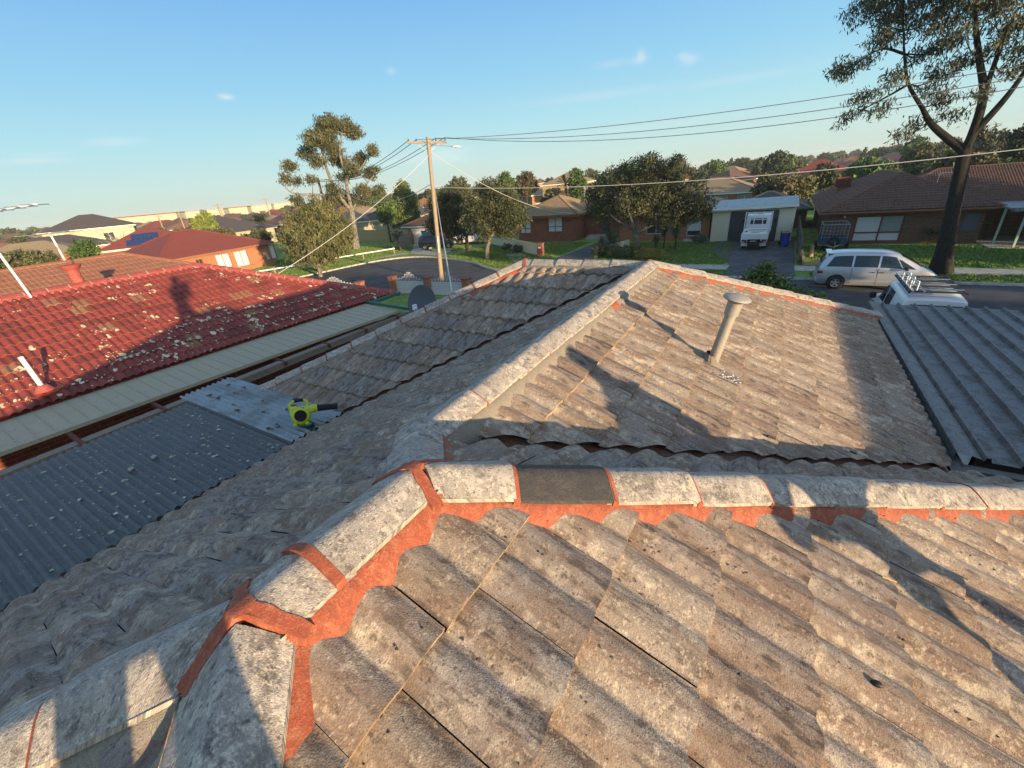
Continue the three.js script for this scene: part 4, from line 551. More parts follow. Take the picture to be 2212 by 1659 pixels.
// ---------- flue through the wing roof ----------
{
  const t = thing('flue_pipe', 'pale metal flue pipe with flat round cowl standing on the sunlit tiles', 'flue', [0.65, 4.46, -3.06]);
  const lean = new THREE.Group(); const tip = V3(0.115, 0.55, 0.0);
  obj('pipe', bar([0, -0.02, 0], tip, 0.047, 0.045, 20), M.flue, t);
  const d = tip.clone().normalize(), q = new THREE.Quaternion().setFromUnitVectors(V3(0, 1, 0), d);
  obj('sleeve', new THREE.CylinderGeometry(0.062, 0.058, 0.13, 20).applyQuaternion(q).translate(tip.x, tip.y, tip.z), M.flue, t);
  obj('cowl', new THREE.LatheGeometry([[0.0, 0.044], [0.05, 0.041], [0.095, 0.027], [0.112, 0.012], [0.108, 0.002], [0.07, 0.0], [0.06, -0.03]].map((p) => new THREE.Vector2(...p)).reverse(), 28).applyQuaternion(q).translate(tip.x + d.x * 0.07, tip.y + d.y * 0.07, tip.z), M.flue, t);
  const fl = new THREE.LatheGeometry([[0.19, -0.03], [0.15, 0.0], [0.1, 0.02], [0.07, 0.045], [0.052, 0.11]].map((p) => new THREE.Vector2(...p)), 22); const p = fl.attributes.position; const r = rng(5); for (let i = 0; i < p.count; i++) { const k = 1 + (r() - 0.5) * 0.18; p.setXYZ(i, p.getX(i) * k, p.getY(i) - p.getX(i) * P_, p.getZ(i) * k); } fl.computeVertexNormals();
  obj('flashing', fl, M.mortar, t);
  const sp = thing('sealant_patch', 'spattered white sealant on the tiles below the flue', 'sealant', [0.83, 4.38, -2.9]); const bits = []; for (let i = 0; i < 26; i++) { const a = rr(-0.09, 0.09), b = rr(-0.08, 0.08); bits.push(new THREE.IcosahedronGeometry(rr(0.003, 0.011), 1).scale(1.3, 0.4, 1.2).translate(a, 0.062 - a * P_ + 0.0, b)); } obj('sealant', bits, mat({ color: lin(0.7, 0.7, 0.68), roughness: 0.5 }), sp);
}
// ---------- walls, windows, doors ----------
// wall facing +z, outline x0..x1, y0..y1, its outer face at z, thickness inwards; holes [x0,y0,x1,y1]
function wallS(x0, y0, x1, y1, z, holes = [], th = 0.22) { return prism(rectPts(x0, y0, x1, y1), th, holes.map((h) => rectPts(...h))).translate(0, 0, z - th); }
function windowS(parent, [x0, y0, x1, y1], z, { frame = M.frameWhite, panes = [[0, 0, 1, 1]], pane = M.glass, paneMats = null, depth = 0.1, fw = 0.05, sill = null } = {}) {
  const w = new THREE.Group(); w.name = 'window'; parent.add(w); const zz = z - depth;
  const bars = [cbx((x0 + x1) / 2, y0 + fw / 2, zz, x1 - x0, fw, 0.07), cbx((x0 + x1) / 2, y1 - fw / 2, zz, x1 - x0, fw, 0.07), cbx(x0 + fw / 2, (y0 + y1) / 2, zz, fw, y1 - y0 - 2 * fw, 0.068), cbx(x1 - fw / 2, (y0 + y1) / 2, zz, fw, y1 - y0 - 2 * fw, 0.068)];
  panes.forEach(([a, b, c, d]) => { if (a > 0.01) bars.push(cbx(mix(x0, x1, a), mix(y0, y1, (b + d) / 2), zz + 0.004, fw, (d - b) * (y1 - y0), 0.06)); if (b > 0.01) bars.push(cbx(mix(x0, x1, (a + c) / 2), mix(y0, y1, b), zz + 0.002, (c - a) * (x1 - x0), fw, 0.062)); });
  obj('frame', bars, frame, w);
  panes.forEach(([a, b, c, d], i) => obj('pane', cbx(mix(x0, x1, (a + c) / 2), mix(y0, y1, (b + d) / 2), zz - 0.03, (c - a) * (x1 - x0), (d - b) * (y1 - y0), 0.012), paneMats ? paneMats[i] : pane, w));
  if (sill) obj('sill', cbx((x0 + x1) / 2, y0 - 0.04, z + 0.01, x1 - x0 + 0.12, 0.08, 0.14), sill, w);
  return w;
}
const tint = mat({ color: lin(0.28, 0.33, 0.32), roughness: 0.12 });
// brown brick house
{
  const h = thing('brown_brick_house', 'brown brick house with dark brown tiles and wide red framed window', 'house');
  const C = [];
  hipRoof(h, 3.45, 12.95, -57, -39.05, 2.28, 0.45, { tiled: 'SW', mats: [M.brownTile], deckMat: M.brownTile, caps: M.brownTile, fascia: M.frameRed, nx: 8, A: 0.05, th: 0.03, list: C, gutter: M.orangeTile });
  hipRoof(h, 6, 25, -51.3, -41.8, 2.26, 0.45, { tiled: 'S', mats: [M.brownTile], deckMat: M.brownTile, caps: M.brownTile, fascia: M.frameRed, nx: 8, A: 0.05, th: 0.03, list: C });
  finishTiles(C, h, M.brownTile);
  const win = [5.7, 0.12, 8.42, 1.9];
  obj('wall', [wallS(3.98, 0.0, 12.35, 2.2, -39.6, [win]), bx(3.98, 0, -56.4, 4.2, 2.2, -39.83), bx(12.13, 0, -41.9, 12.35, 2.2, -39.83), bx(12.35, 0, -42.4, 24.5, 2.15, -42.2)], M.brickBrown, h);
  windowS(h, win, -39.6, { frame: M.frameRed, fw: 0.09, panes: [[0, 0.36, 0.54, 1], [0.54, 0.36, 1, 1], [0, 0, 0.54, 0.36], [0.54, 0, 1, 0.36]], paneMats: [M.blind, tint, M.blind, M.blind], sill: M.frameRed });
  obj('shutter', cbx(11.75, 1.3, -39.585, 0.75, 1.1, 0.05), M.dish, h);
  obj('lamp', [cbx(5.0, 1.9, -39.55, 0.12, 0.1, 0.16)], M.white, h);
  const ck = thing('evaporative_cooler', 'red brown evaporative cooler box on the dark roof slope', 'cooler', [5.25, 3.02, -49.5]);
  obj('duct', rbx(0, 0.22, 0, 0.75, 0.5, 0.75, 0.03), M.redMoss, ck); obj('cabinet', rbx(0, 0.78, 0, 1.15, 0.72, 1.15, 0.1, 3), M.redFar, ck); for (let k = 0; k < 4; k++) obj('louvre', cbx(0, 0.6 + k * 0.11, 0.58, 0.9, 0.05, 0.03), M.timberDark, ck);
  const cp = thing('verandah', 'verandah with pale blue flat roof on light green posts beside brown house', 'verandah');
  obj('roof', [bx(12.75, 2.2, -41.7, 18.5, 2.3, -37.3)], M.galvNew, cp); obj('fascia', bx(12.7, 2.12, -37.31, 18.5, 2.33, -37.24), M.galvNew, cp);
  for (const [x, z] of [[12.95, -38.9], [13.45, -37.45], [16, -37.45]]) obj('post', bx(x - 0.05, 0, z - 0.05, x + 0.05, 2.2, z + 0.05), mat({ color: lin(0.42, 0.52, 0.42) }), cp);
  obj('floor_slab', bx(12.4, 0, -42, 18.5, 0.06, -37.3), M.conc, cp);
  const an = thing('roof_antenna', 'white TV antenna lying over the brown ridge', 'antenna', [10.3, 3.9, -43.6]); obj('boom', bar([0, 0.3, 0], [1.2, 0.35, 0.3], 0.02), M.white, an); for (let k = 0; k < 5; k++) obj('element', bar([0.15 + k * 0.22, 0.32, -0.3], [0.15 + k * 0.22, 0.32, 0.45], 0.012), M.white, an); obj('mast', bar([0, -0.6, 0], [0, 0.4, 0], 0.02), M.white, an);
  const co = thing('traffic_cone', 'orange and white traffic cone tipped on the grass', 'cone', [13.6, 0.01, -34.9], 0.4); obj('cone', new THREE.CylinderGeometry(0.03, 0.14, 0.5, 14).rotateZ(-0.25).translate(0, 0.28, 0), M.coneOrange, co); obj('band', new THREE.CylinderGeometry(0.072, 0.1, 0.16, 14).rotateZ(-0.25).translate(0.012, 0.32, 0), M.white, co); obj('base', rbx(0, 0.03, 0, 0.34, 0.05, 0.34, 0.02), M.coneOrange, co);
  const sl = thing('garden_edging', 'low timber sleeper edging the lawn beside the paling fence', 'edging'); obj('sleeper', bx(2.7, 0, -31.35, 4.0, 0.2, -31.2), M.fence, sl); obj('sleeper', bx(2.6, 0, -36, 2.72, 0.18, -31.36), M.fence, sl);
  const stump = obj('tree_stump', new THREE.CylinderGeometry(0.12, 0.17, 0.75, 10).translate(3.1, 0.37, -34), M.pole); tag(stump, 'pale timber stump standing in the grass near the trailer', 'stump');
}
// paling fence between driveway and brown house
{ const f = thing('paling_fence', 'leaning grey paling fence beside the paved driveway', 'fence'); for (let k = 0; k < 92; k++) { const z = -31.6 - k * 0.13, o = obj('paling', cbx(0, 0.85, 0, 0.02, 1.7 + rr(-0.05, 0.05) - (k > 60 ? 0 : 0), 0.12), M.fenceGrey, f); o.position.set(2.42 + rr(-0.02, 0.02), 0, z); o.rotation.z = 0.06 + rr(-0.02, 0.02); } obj('rail', [bx(2.44, 0.4, -43.6, 2.5, 0.48, -31.6), bx(2.36, 1.3, -43.6, 2.42, 1.38, -31.6)], M.fenceGrey, f); }
// garage
{
  const g = thing('garage', 'cream steel garage with dark roller door and pale roof', 'garage');
  const rib = (x0, x1, y0, y1, z) => { const gs = []; const n = Math.round((x1 - x0) / 0.19); for (let k = 0; k < n; k++) { const x = x0 + (k + 0.5) * (x1 - x0) / n; gs.push(cbx(x, (y0 + y1) / 2, z + 0.02, 0.055, y1 - y0, 0.04)); } gs.push(bx(x0, y0, z - 0.06, x1, y1, z)); return gs; };
  obj('wall_panel', rib(-4.1, -2.72, 0, 2.5, -41.4), M.cream, g); obj('wall_panel', rib(0.84, 1.95, 0, 2.5, -41.4), M.cream, g);
  obj('side_wall', [bx(1.89, 0, -48, 1.95, 2.5, -41.47), bx(-4.1, 0, -48, -4.04, 2.5, -41.47), bx(-4.1, 0, -48.06, 1.95, 2.6, -48.0)], M.cream, g);
  const dr = obj('roller_door', Array.from({ length: 26 }, (_, k) => cbx(-0.94, 0.05 + k * 0.092, -41.5, 3.5, 0.08, 0.05)), mat({ color: lin(0.05, 0.065, 0.075), roughness: 0.5 }), g);
  obj('lintel', bx(-2.72, 2.44, -41.52, 0.84, 2.5, -41.4), M.cream, g);
  obj('roof', [poly3([[-4.3, 2.62, -41.15], [2.1, 2.72, -41.15], [2.1, 2.98, -48.2], [-4.3, 2.9, -48.2]])], M.galvNew, g); obj('gutter', beam([-4.3, 2.57, -41.1], [2.1, 2.67, -41.1], 0.1, 0.12), M.cream, g);
}
// low brick house left of the garage, behind the spreading tree
{
  const h = thing('orange_brick_house', 'orange brick house with roller shutter, half hidden by the spreading tree', 'house');
  hipRoof(h, -13.2, -4.0, -52.5, -42.0, 2.55, 0.36, { tiled: 'SE', mats: [M.fawnTile, M.orangeTile], deckMat: M.fawnTile, caps: M.fawnTile, fascia: M.cream, nx: 6, keep: 260 });
  obj('wall', [wallS(-12.7, 0, -4.4, 2.45, -42.5, [[-6.3, 0.35, -5.1, 1.95], [-10, 0.6, -8.2, 1.9]]), bx(-4.62, 0, -52, -4.4, 2.45, -42.73), bx(-12.7, 0, -52, -12.48, 2.45, -42.73)], M.brickOrange, h);
  windowS(h, [-6.3, 0.35, -5.1, 1.95], -42.5, { panes: [[0, 0.3, 1, 1], [0, 0, 1, 0.3]], paneMats: [M.blind, M.glass] }); windowS(h, [-10, 0.6, -8.2, 1.9], -42.5, { panes: [[0, 0, 0.5, 1], [0.5, 0, 1, 1]] });
  obj('step', [bx(-6.4, 0, -42.4, -4.3, 0.14, -41.2), bx(-5.2, 0.012, -41.2, -4.3, 0.09, -40.6)], M.conc, h);
}
// dark roof and two-storey house further back
function simpleHouse(name, label, group, [x, z], ang, w, d, eave, p, wallM, roofM, wins = [], frame = M.frameWhite, extra = {}) {
  const h = thing(name, label, 'house', [x, 0, z], ang, group), H = hipFaces(-w / 2, w / 2, -d / 2, d / 2, eave, p), e = 0.45;
  const holes = wins.filter((q) => q[0] === 'S').map((q) => q.slice(1));
  obj('wall', [wallS(-w / 2 + e, 0, w / 2 - e, eave - 0.05, d / 2 - e, holes), bx(-w / 2 + e, 0, -d / 2 + e, -w / 2 + e + 0.2, eave - 0.05, d / 2 - e - 0.23), bx(w / 2 - e - 0.2, 0, -d / 2 + e, w / 2 - e, eave - 0.05, d / 2 - e - 0.23), bx(-w / 2 + e + 0.2, 0, -d / 2 + e, w / 2 - e - 0.2, eave - 0.05, -d / 2 + e + 0.2)], wallM, h);
  obj('roof', 'ENSW'.split('').map((k) => poly3(H.F[k].map((q) => H.deckPt(k, q)).reverse())), roofM, h);
  if (extra.caps) { plainCap(h, H.ridge[0], H.ridge[1], extra.caps, 0.14, 0.05); for (const [a, b] of H.hips) plainCap(h, a, b, extra.caps, 0.13, 0.05); }
  obj('fascia', [bx(-w / 2, eave - 0.2, d / 2 - 0.03, w / 2, eave - 0.01, d / 2), bx(-w / 2, eave - 0.2, -d / 2, -w / 2 + 0.03, eave - 0.01, d / 2 - 0.031), bx(w / 2 - 0.03, eave - 0.2, -d / 2, w / 2, eave - 0.01, d / 2 - 0.031), bx(-w / 2 + 0.03, eave - 0.2, -d / 2 + 0.03, w / 2 - 0.03, eave - 0.19, d / 2 - 0.031)], frame, h);
  for (const q of wins) if (q[0] === 'S') windowS(h, q.slice(1, 5), d / 2 - e, { frame, pane: q[5] || M.glass, panes: [[0, 0, 0.5, 1], [0.5, 0, 1, 1]] });
  return h;
}
simpleHouse('dark_roofed_shed', 'low shed with charcoal pyramid roof just behind the garage', null, [-0.3, -52.5], 0.02, 7.5, 7, 1.75, 0.42, M.brickBrown, M.darkTile, [], M.frameDark, { caps: M.fawnTile });
simpleHouse('fawn_roofed_house', 'orange brick house with fawn tiles and pale windows beyond the garage', null, [-8.2, -78], -0.05, 13, 11, 2.3, 0.36, M.brickOrange, M.fawnTile, [['S', 0.4, 0.6, 2.3, 1.9, tint], ['S', 3.6, 0.6, 5.4, 1.9, tint], ['S', -4.5, 0.2, -2.6, 1.9]], M.frameWhite, { caps: M.orangeTile });

// red brick house with fawn roof
{
  const h = thing('red_brick_house', 'red brick house with fawn hip roof and white blinds behind the lawn', 'house'); const C = [];
  hipRoof(h, -25.0, -17.0, -51, -42.2, 2.68, 0.45, { tiled: 'SE', mats: [M.fawnTile], deckMat: M.fawnTile, caps: M.brownTile, fascia: M.frameRed, nx: 8, A: 0.05, th: 0.03, list: C });
  hipRoof(h, -20.5, -7.6, -55.5, -45.2, 2.68, 0.42, { tiled: 'S', mats: [M.fawnTile], deckMat: M.fawnTile, caps: M.brownTile, fascia: M.frameRed, nx: 8, A: 0.05, th: 0.03, list: C });
  finishTiles(C, h, M.fawnTile);
  const w1 = [-20.75, 0.98, -19.05, 2.5], w2 = [-24.3, 0.9, -22.9, 2.3], w3 = [-12.6, 0.6, -11, 2];
  obj('wall', [wallS(-24.5, 0, -17.6, 2.6, -42.8, [w1, w2]), bx(-24.5, 0, -50.5, -24.28, 2.6, -43.03), bx(-17.82, 0, -45.8, -17.6, 2.6, -43.03), wallS(-17.6, 0, -8.2, 2.6, -45.8, [w3, [-15.6, 0.3, -14.7, 2.3]])], M.brickRed, h);
  for (const w of [w1, w2]) windowS(h, w, -42.8, { frame: M.frameDark, panes: [[0, 0.36, 0.5, 1], [0.5, 0.36, 1, 1], [0, 0, 0.5, 0.36], [0.5, 0, 1, 0.36]], pane: M.blind, sill: M.brickRed });
  windowS(h, w3, -45.8, {}); obj('door', cbx(-15.15, 1.3, -45.92, 0.88, 1.98, 0.05), M.frameDark, h);
  obj('step', [bx(-16.9, 0, -45.75, -14.3, 0.3, -44.6), bx(-16.9, 0, -44.6, -14.9, 0.2, -44.25), bx(-16.9, 0, -44.25, -14.9, 0.1, -43.9)], M.conc, h);
  obj('chimney', [bx(-19.2, 4.0, -50.2, -18.2, 5.1, -49.4)], M.conc, h);
  const f = thing('picket_fence', 'cream picket fence along the red brick house front lawn', 'fence'); const A = V3(-27.3, 0, -41.2), B = V3(-17.4, 0, -33.9), n = 92, d = B.clone().sub(A), yaw = Math.atan2(-d.z, d.x);
  for (let k = 0; k < n; k++) { const o = obj('picket', cbx(0, 0.55, 0, 0.1, 1.02, 0.025), M.cream, f); o.position.copy(A).addScaledVector(d, (k + 0.5) / n); o.rotation.y = yaw; }
  obj('rail', [beam(A.clone().setY(0.3).add(V3(0.05, 0, -0.05)), B.clone().setY(0.3).add(V3(0.05, 0, -0.05)), 0.04, 0.08), beam(A.clone().setY(0.85).add(V3(0.05, 0, -0.05)), B.clone().setY(0.85).add(V3(0.05, 0, -0.05)), 0.04, 0.08)], M.cream, f);
  const pr = thing('brick_pier', 'red brick pier with letter slot at the end of the picket fence', 'brick pier', [-17.0, 0, -33.6]); obj('pier', cbx(0, 0.55, 0, 0.5, 1.1, 0.42), M.brickRed, pr); obj('cap', cbx(0, 1.13, 0, 0.56, 0.07, 0.48), M.brickRed, pr); obj('letter_slot', cbx(0, 0.8, 0.215, 0.24, 0.14, 0.02), M.frameWhite, pr);
  const gf = thing('garden_wall', 'short cream boundary wall beside the grey driveway', 'wall'); obj('panel', beam([-11.6, 0.35, -33.4], [-10.2, 0.4, -37.5], 0.14, 0.8), M.cream, gf); obj('pier', cbx(-11.62, 0.42, -33.3, 0.3, 0.9, 0.3), M.cream, gf);
}
// house with white garage door in the court
{
  const h = thing('tan_brick_house', 'tan brick house with white garage door at the end of the court', 'house');
  hipRoof(h, -42.6, -28.5, -53.4, -42.5, 2.2, 0.4, { tiled: 'S', mats: [M.brownTile, M.redMoss], deckMat: M.brownTile, caps: M.brownTile, fascia: M.frameWhite, nx: 4, keep: 250 });
  obj('wall', [wallS(-42, 0, -29, 2.1, -43.1, [[-41.4, 0, -37.9, 1.9], [-34, 0.4, -32.2, 1.9]]), bx(-42, 0, -53, -41.78, 2.1, -43.33), bx(-29.2, 0, -53, -29, 2.1, -43.33)], M.brickTan, h);
  obj('garage_door', Array.from({ length: 8 }, (_, k) => cbx(-39.65, 0.12 + k * 0.236, -43.2, 3.45, 0.226, 0.05)), M.white, h); windowS(h, [-34, 0.4, -32.2, 1.9], -43.1, {});
}
// ---------- vehicles ----------
function carShape(st) {
  const n = st.length, at = (x) => { let i = 0; while (i < n - 2 && x > st[i + 1][0]) i++; const t = clamp((x - st[i][0]) / (st[i + 1][0] - st[i][0])); const p0 = st[Math.max(0, i - 1)], p1 = st[i], p2 = st[i + 1], p3 = st[Math.min(n - 1, i + 2)]; return p1.map((_, k) => { if (k === 0) return x; const m1 = (p2[k] - p0[k]) / (p2[0] - p0[0] || 1) * (p2[0] - p1[0]), m2 = (p3[k] - p1[k]) / (p3[0] - p1[0] || 1) * (p2[0] - p1[0]), d = p2[k] - p1[k]; const lim = (m) => d === 0 ? 0 : clamp(m / d, 0, 2.5) * d; const a = lim(m1), b = lim(m2), t2 = t * t, t3 = t2 * t; return (2 * t3 - 3 * t2 + 1) * p1[k] + (t3 - 2 * t2 + t) * a + (-2 * t3 + 3 * t2) * p2[k] + (t3 - t2) * b; }); };
  // half section: bottom centre to top centre as [z, y]
  const sec = (x) => { const [, yb, ybelt, yt, W, Wt] = at(x); const cab = Math.max(0, yt - ybelt), k = Math.min(1, cab / 0.15), we = mix(W * 0.93, Wt, k); return [[0, yb], [W * 0.9, yb], [W * 0.985, yb + 0.09], [W, yb + (ybelt - yb) * 0.45], [W * 0.985, yb + (ybelt - yb) * 0.8], [W * 0.96, ybelt], [we, Math.max(ybelt, yt - 0.08 * k)], [we * 0.9, Math.max(ybelt + 0.002, yt - 0.02 * k)], [we * 0.5, yt - 0.001], [0, yt + 0.008]]; };
  const body = (m = 40) => { const pos = [], uv = [], idx = [], x0 = st[0][0], x1 = st[n - 1][0]; let R = 0; for (let i = 0; i <= m; i++) { const x = mix(x0, x1, i / m), s = sec(x), full = [...s.map(([z, y]) => [z, y]), ...s.slice(1, -1).reverse().map(([z, y]) => [-z, y])]; R = full.length; full.forEach(([z, y], k) => { pos.push(x, y, z); uv.push(x, y); }); } for (let i = 0; i < m; i++) for (let k = 0; k < R; k++) { const a = i * R + k, b = i * R + (k + 1) % R; idx.push(a, b, a + R, b, b + R, a + R); } for (const [i, f] of [[0, 1], [m, 0]]) for (let k = 1; k < R - 1; k++) idx.push(...(f ? [i * R, i * R + k + 1, i * R + k] : [i * R, i * R + k, i * R + k + 1])); return toCreasedNormals(geo(pos, idx, uv), 0.75); };
  const side = (xb0, xt0, xb1, xt1, f0, f1, sg, off = 0.006) => { const pos = [], idx = [], mm = 10; for (let i = 0; i <= mm; i++) for (const [f, xa, xb] of [[f0, xb0, xb1], [f1, xt0, xt1]]) { const x = mix(xa, xb, i / mm), s = sec(x), a = s[5], b = s[6]; pos.push(x, mix(a[1], b[1], f) + 0.002, sg * (mix(a[0], b[0], f) + off)); } for (let i = 0; i < mm; i++) { const a = i * 2; idx.push(...(sg > 0 ? [a, a + 2, a + 1, a + 2, a + 3, a + 1] : [a, a + 1, a + 2, a + 2, a + 1, a + 3])); } return geo(pos, idx); };
  const top = (xa, xb, wf, off = 0.006) => { const pos = [], idx = [], mm = 8; for (let i = 0; i <= mm; i++) { const x = mix(xa, xb, i / mm), s = sec(x); for (const [z, y] of [[s[7][0] * wf, s[7][1]], [s[8][0], s[8][1]], [0, s[9][1]], [-s[8][0], s[8][1]], [-s[7][0] * wf, s[7][1]]]) pos.push(x, y + off, z); } for (let i = 0; i < mm; i++) for (let k = 0; k < 4; k++) { const a = i * 5 + k; idx.push(a, a + 5, a + 1, a + 1, a + 5, a + 6); } return geo(pos, idx); };
  return { at, sec, body, side, top };
}
function wheel(parent, x, y, z, r, sg, spokes = 5) {
  const w = new THREE.Group(); w.name = 'wheel'; parent.add(w); w.position.set(x, y, z);
  obj('arch', new THREE.CylinderGeometry(r * 1.2, r * 1.2, 0.03, 28).rotateX(Math.PI / 2).translate(0, 0.03, -sg * 0.012), M.black, w);
  obj('tyre', new THREE.LatheGeometry([[r * 0.62, -0.1], [r * 0.92, -0.1], [r, -0.07], [r, 0.07], [r * 0.92, 0.1], [r * 0.62, 0.1]].map((p) => new THREE.Vector2(...p)), 28).rotateX(Math.PI / 2).translate(0, 0, -sg * 0.06), M.rubber, w);
  const g = [new THREE.CylinderGeometry(r * 0.2, r * 0.2, 0.05, 12).rotateX(Math.PI / 2).translate(0, 0, sg * 0.005), new THREE.TorusGeometry(r * 0.6, r * 0.05, 6, 24).translate(0, 0, sg * 0.02)]; for (let k = 0; k < spokes; k++) g.push(cbx(0, r * 0.36, sg * 0.005, r * 0.24, r * 0.56, 0.03).rotateZ(k / spokes * 6.283));
  obj('rim', g, M.rim, w); obj('hub', new THREE.CylinderGeometry(r * 0.61, r * 0.61, 0.02, 20).rotateX(Math.PI / 2).translate(0, 0, -sg * 0.02), M.black, w);
}
function plate(parent, x, y, z, turn, txt = 0) { const o = obj('number_plate', cbx(0, 0, 0, 0.37, 0.13, 0.012), M.white, parent); o.position.set(x, y, z); o.rotation.y = turn; }
// silver people carrier, nose to +x
{
  const v = thing('silver_people_carrier', 'silver people carrier parked along the far kerb', 'car', [5.3, 0, -26.05]);
  const S = carShape([[-2.33, 0.5, 0.7, 0.72, 0.72, 0.55], [-2.28, 0.3, 0.95, 1.0, 0.83, 0.66], [-2.12, 0.24, 1.05, 1.4, 0.87, 0.68], [-1.85, 0.22, 1.06, 1.66, 0.88, 0.7], [-1.0, 0.2, 1.05, 1.74, 0.89, 0.71], [0.2, 0.2, 1.03, 1.73, 0.89, 0.71], [0.75, 0.2, 1.01, 1.62, 0.89, 0.7], [1.35, 0.2, 0.99, 1.28, 0.88, 0.68], [1.75, 0.21, 0.94, 1.02, 0.87, 0.66], [2.1, 0.24, 0.78, 0.84, 0.8, 0.6], [2.28, 0.3, 0.6, 0.66, 0.7, 0.5], [2.33, 0.4, 0.52, 0.56, 0.6, 0.4]]);
  obj('body', S.body(56), M.silver, v);
  for (const sg of [1, -1]) { obj('side_window', S.side(-1.98, -1.72, -0.98, -0.98, 0.06, 0.9, sg), M.glassCar, v); obj('side_window', S.side(-0.9, -0.9, 0.02, 0.02, 0.06, 0.9, sg), M.glassCar, v); obj('side_window', S.side(0.1, 0.1, 0.92, 0.62, 0.06, 0.9, sg), M.glassCar, v); obj('side_window', S.side(0.97, 0.72, 1.42, 0.82, 0.06, 0.78, sg), M.glassCar, v);
    for (const x of [-1.48, 1.38]) wheel(v, x, 0.32, sg * 0.905, 0.32, sg); obj('trim', cbx(0, 0.42, sg * 0.892, 2.1, 0.045, 0.02), M.silver, v); obj('tail_lamp', rbx(-2.17, 0.82, sg * 0.79, 0.26, 0.15, 0.16, 0.05), M.tail, v); obj('head_lamp', rbx(2.06, 0.72, sg * 0.66, 0.26, 0.13, 0.22, 0.05), M.lampClear, v); obj('mirror', rbx(1.05, 1.05, sg * 0.98, 0.14, 0.16, 0.2, 0.05), M.black, v);
    obj('door_handle', cbx(-0.12, 0.85, sg * 0.9, 0.16, 0.03, 0.03), M.black, v); obj('door_handle', cbx(0.2, 0.85, sg * 0.9, 0.16, 0.03, 0.03), M.black, v); obj('door_seam', [cbx(0.06, 0.68, sg * 0.886, 0.012, 0.72, 0.01), cbx(-0.94, 0.68, sg * 0.888, 0.012, 0.72, 0.01), cbx(1.05, 0.64, sg * 0.884, 0.012, 0.6, 0.01)], M.frameDark, v); }
  obj('rear_window', S.top(-2.2, -1.9, 1.02), M.glassCar, v); obj('windscreen', S.top(0.82, 1.62, 1.02), M.glassCar, v); plate(v, -2.315, 0.62, 0, -Math.PI / 2); obj('spoiler', rbx(-1.92, 1.68, 0, 0.26, 0.05, 1.3, 0.02), M.silver, v); obj('bumper', rbx(-2.24, 0.42, 0, 0.2, 0.26, 1.62, 0.08), M.silver, v);
}
// white van in our driveway, nose to -z
{
  const v = thing('white_van', 'white van with black roof rack and ladder frames beyond the carport', 'van', [5.5, 0.014, -18.6], Math.PI / 2);
  const S = carShape([[-2.15, 0.45, 0.95, 1.0, 0.8, 0.62], [-2.12, 0.3, 1.05, 1.6, 0.86, 0.7], [-1.95, 0.25, 1.06, 1.82, 0.87, 0.72], [-0.6, 0.25, 1.06, 1.86, 0.88, 0.73], [0.35, 0.25, 1.05, 1.84, 0.88, 0.73], [0.8, 0.25, 1.04, 1.66, 0.88, 0.7], [1.45, 0.25, 1.03, 1.12, 0.87, 0.66], [2.1, 0.3, 0.9, 0.95, 0.84, 0.6], [2.5, 0.35, 0.72, 0.76, 0.74, 0.5]]);
  obj('body', S.body(48), M.whitePaint, v);
  for (const sg of [1, -1]) { obj('side_window', S.side(0.15, 0.15, 1.05, 0.68, 0.05, 0.86, sg), M.glassCar, v); obj('side_window', S.side(-0.75, -0.75, 0.05, 0.05, 0.05, 0.86, sg), M.glassCar, v); for (const x of [-1.4, 1.55]) wheel(v, x, 0.34, sg * 0.885, 0.34, sg); obj('mirror', rbx(1.05, 1.12, sg * 1.02, 0.14, 0.24, 0.2, 0.05), M.black, v); obj('tail_lamp', rbx(-2.08, 0.95, sg * 0.78, 0.12, 0.4, 0.12, 0.03), M.tail, v); }
  obj('rear_window', toCreasedNormals(geo([-2.17, 1.06, 0.72, -2.17, 1.06, -0.72, -2.12, 1.64, -0.6, -2.12, 1.64, 0.6], [0, 2, 1, 0, 3, 2].reverse()), 0.5).translate(-0.03, 0, 0), M.glassCar, v); obj('windscreen', S.top(0.72, 1.38, 1.02), M.glassCar, v);
  obj('rack_rail', [bar([-1.95, 1.96, 0.66], [0.5, 1.99, 0.66], 0.025), bar([-1.95, 1.96, -0.66], [0.5, 1.99, -0.66], 0.025)], M.black, v); for (let k = 0; k < 7; k++) obj('rack_slat', cbx(-1.85 + k * 0.37, 1.985, 0, 0.14, 0.035, 1.32), M.black, v); for (let k = 0; k < 3; k++) obj('rack_strip', cbx(-1.6 + k * 0.74, 2.004, 0, 0.05, 0.02, 1.3), M.chrome, v);
  for (const z of [-0.35, -0.62]) obj('ladder_rail', beam([-2.1, 2.03, z], [0.5, 2.05, z], 0.05, 0.05), M.chrome, v);
  for (let k = 0; k < 3; k++) { const x = -1.9 + k * 0.6; obj('ladder_frame', [bar([x, 2.02, -0.5], [x, 2.3, -0.5], 0.02), bar([x, 2.3, -0.5], [x + 0.3, 2.3, -0.62], 0.02), bar([x + 0.3, 2.3, -0.62], [x + 0.3, 2.02, -0.62], 0.02), bar([x, 2.16, -0.5], [x + 0.3, 2.16, -0.62], 0.018)], M.white, v); }
  plate(v, -2.18, 0.75, 0, -Math.PI / 2);
}
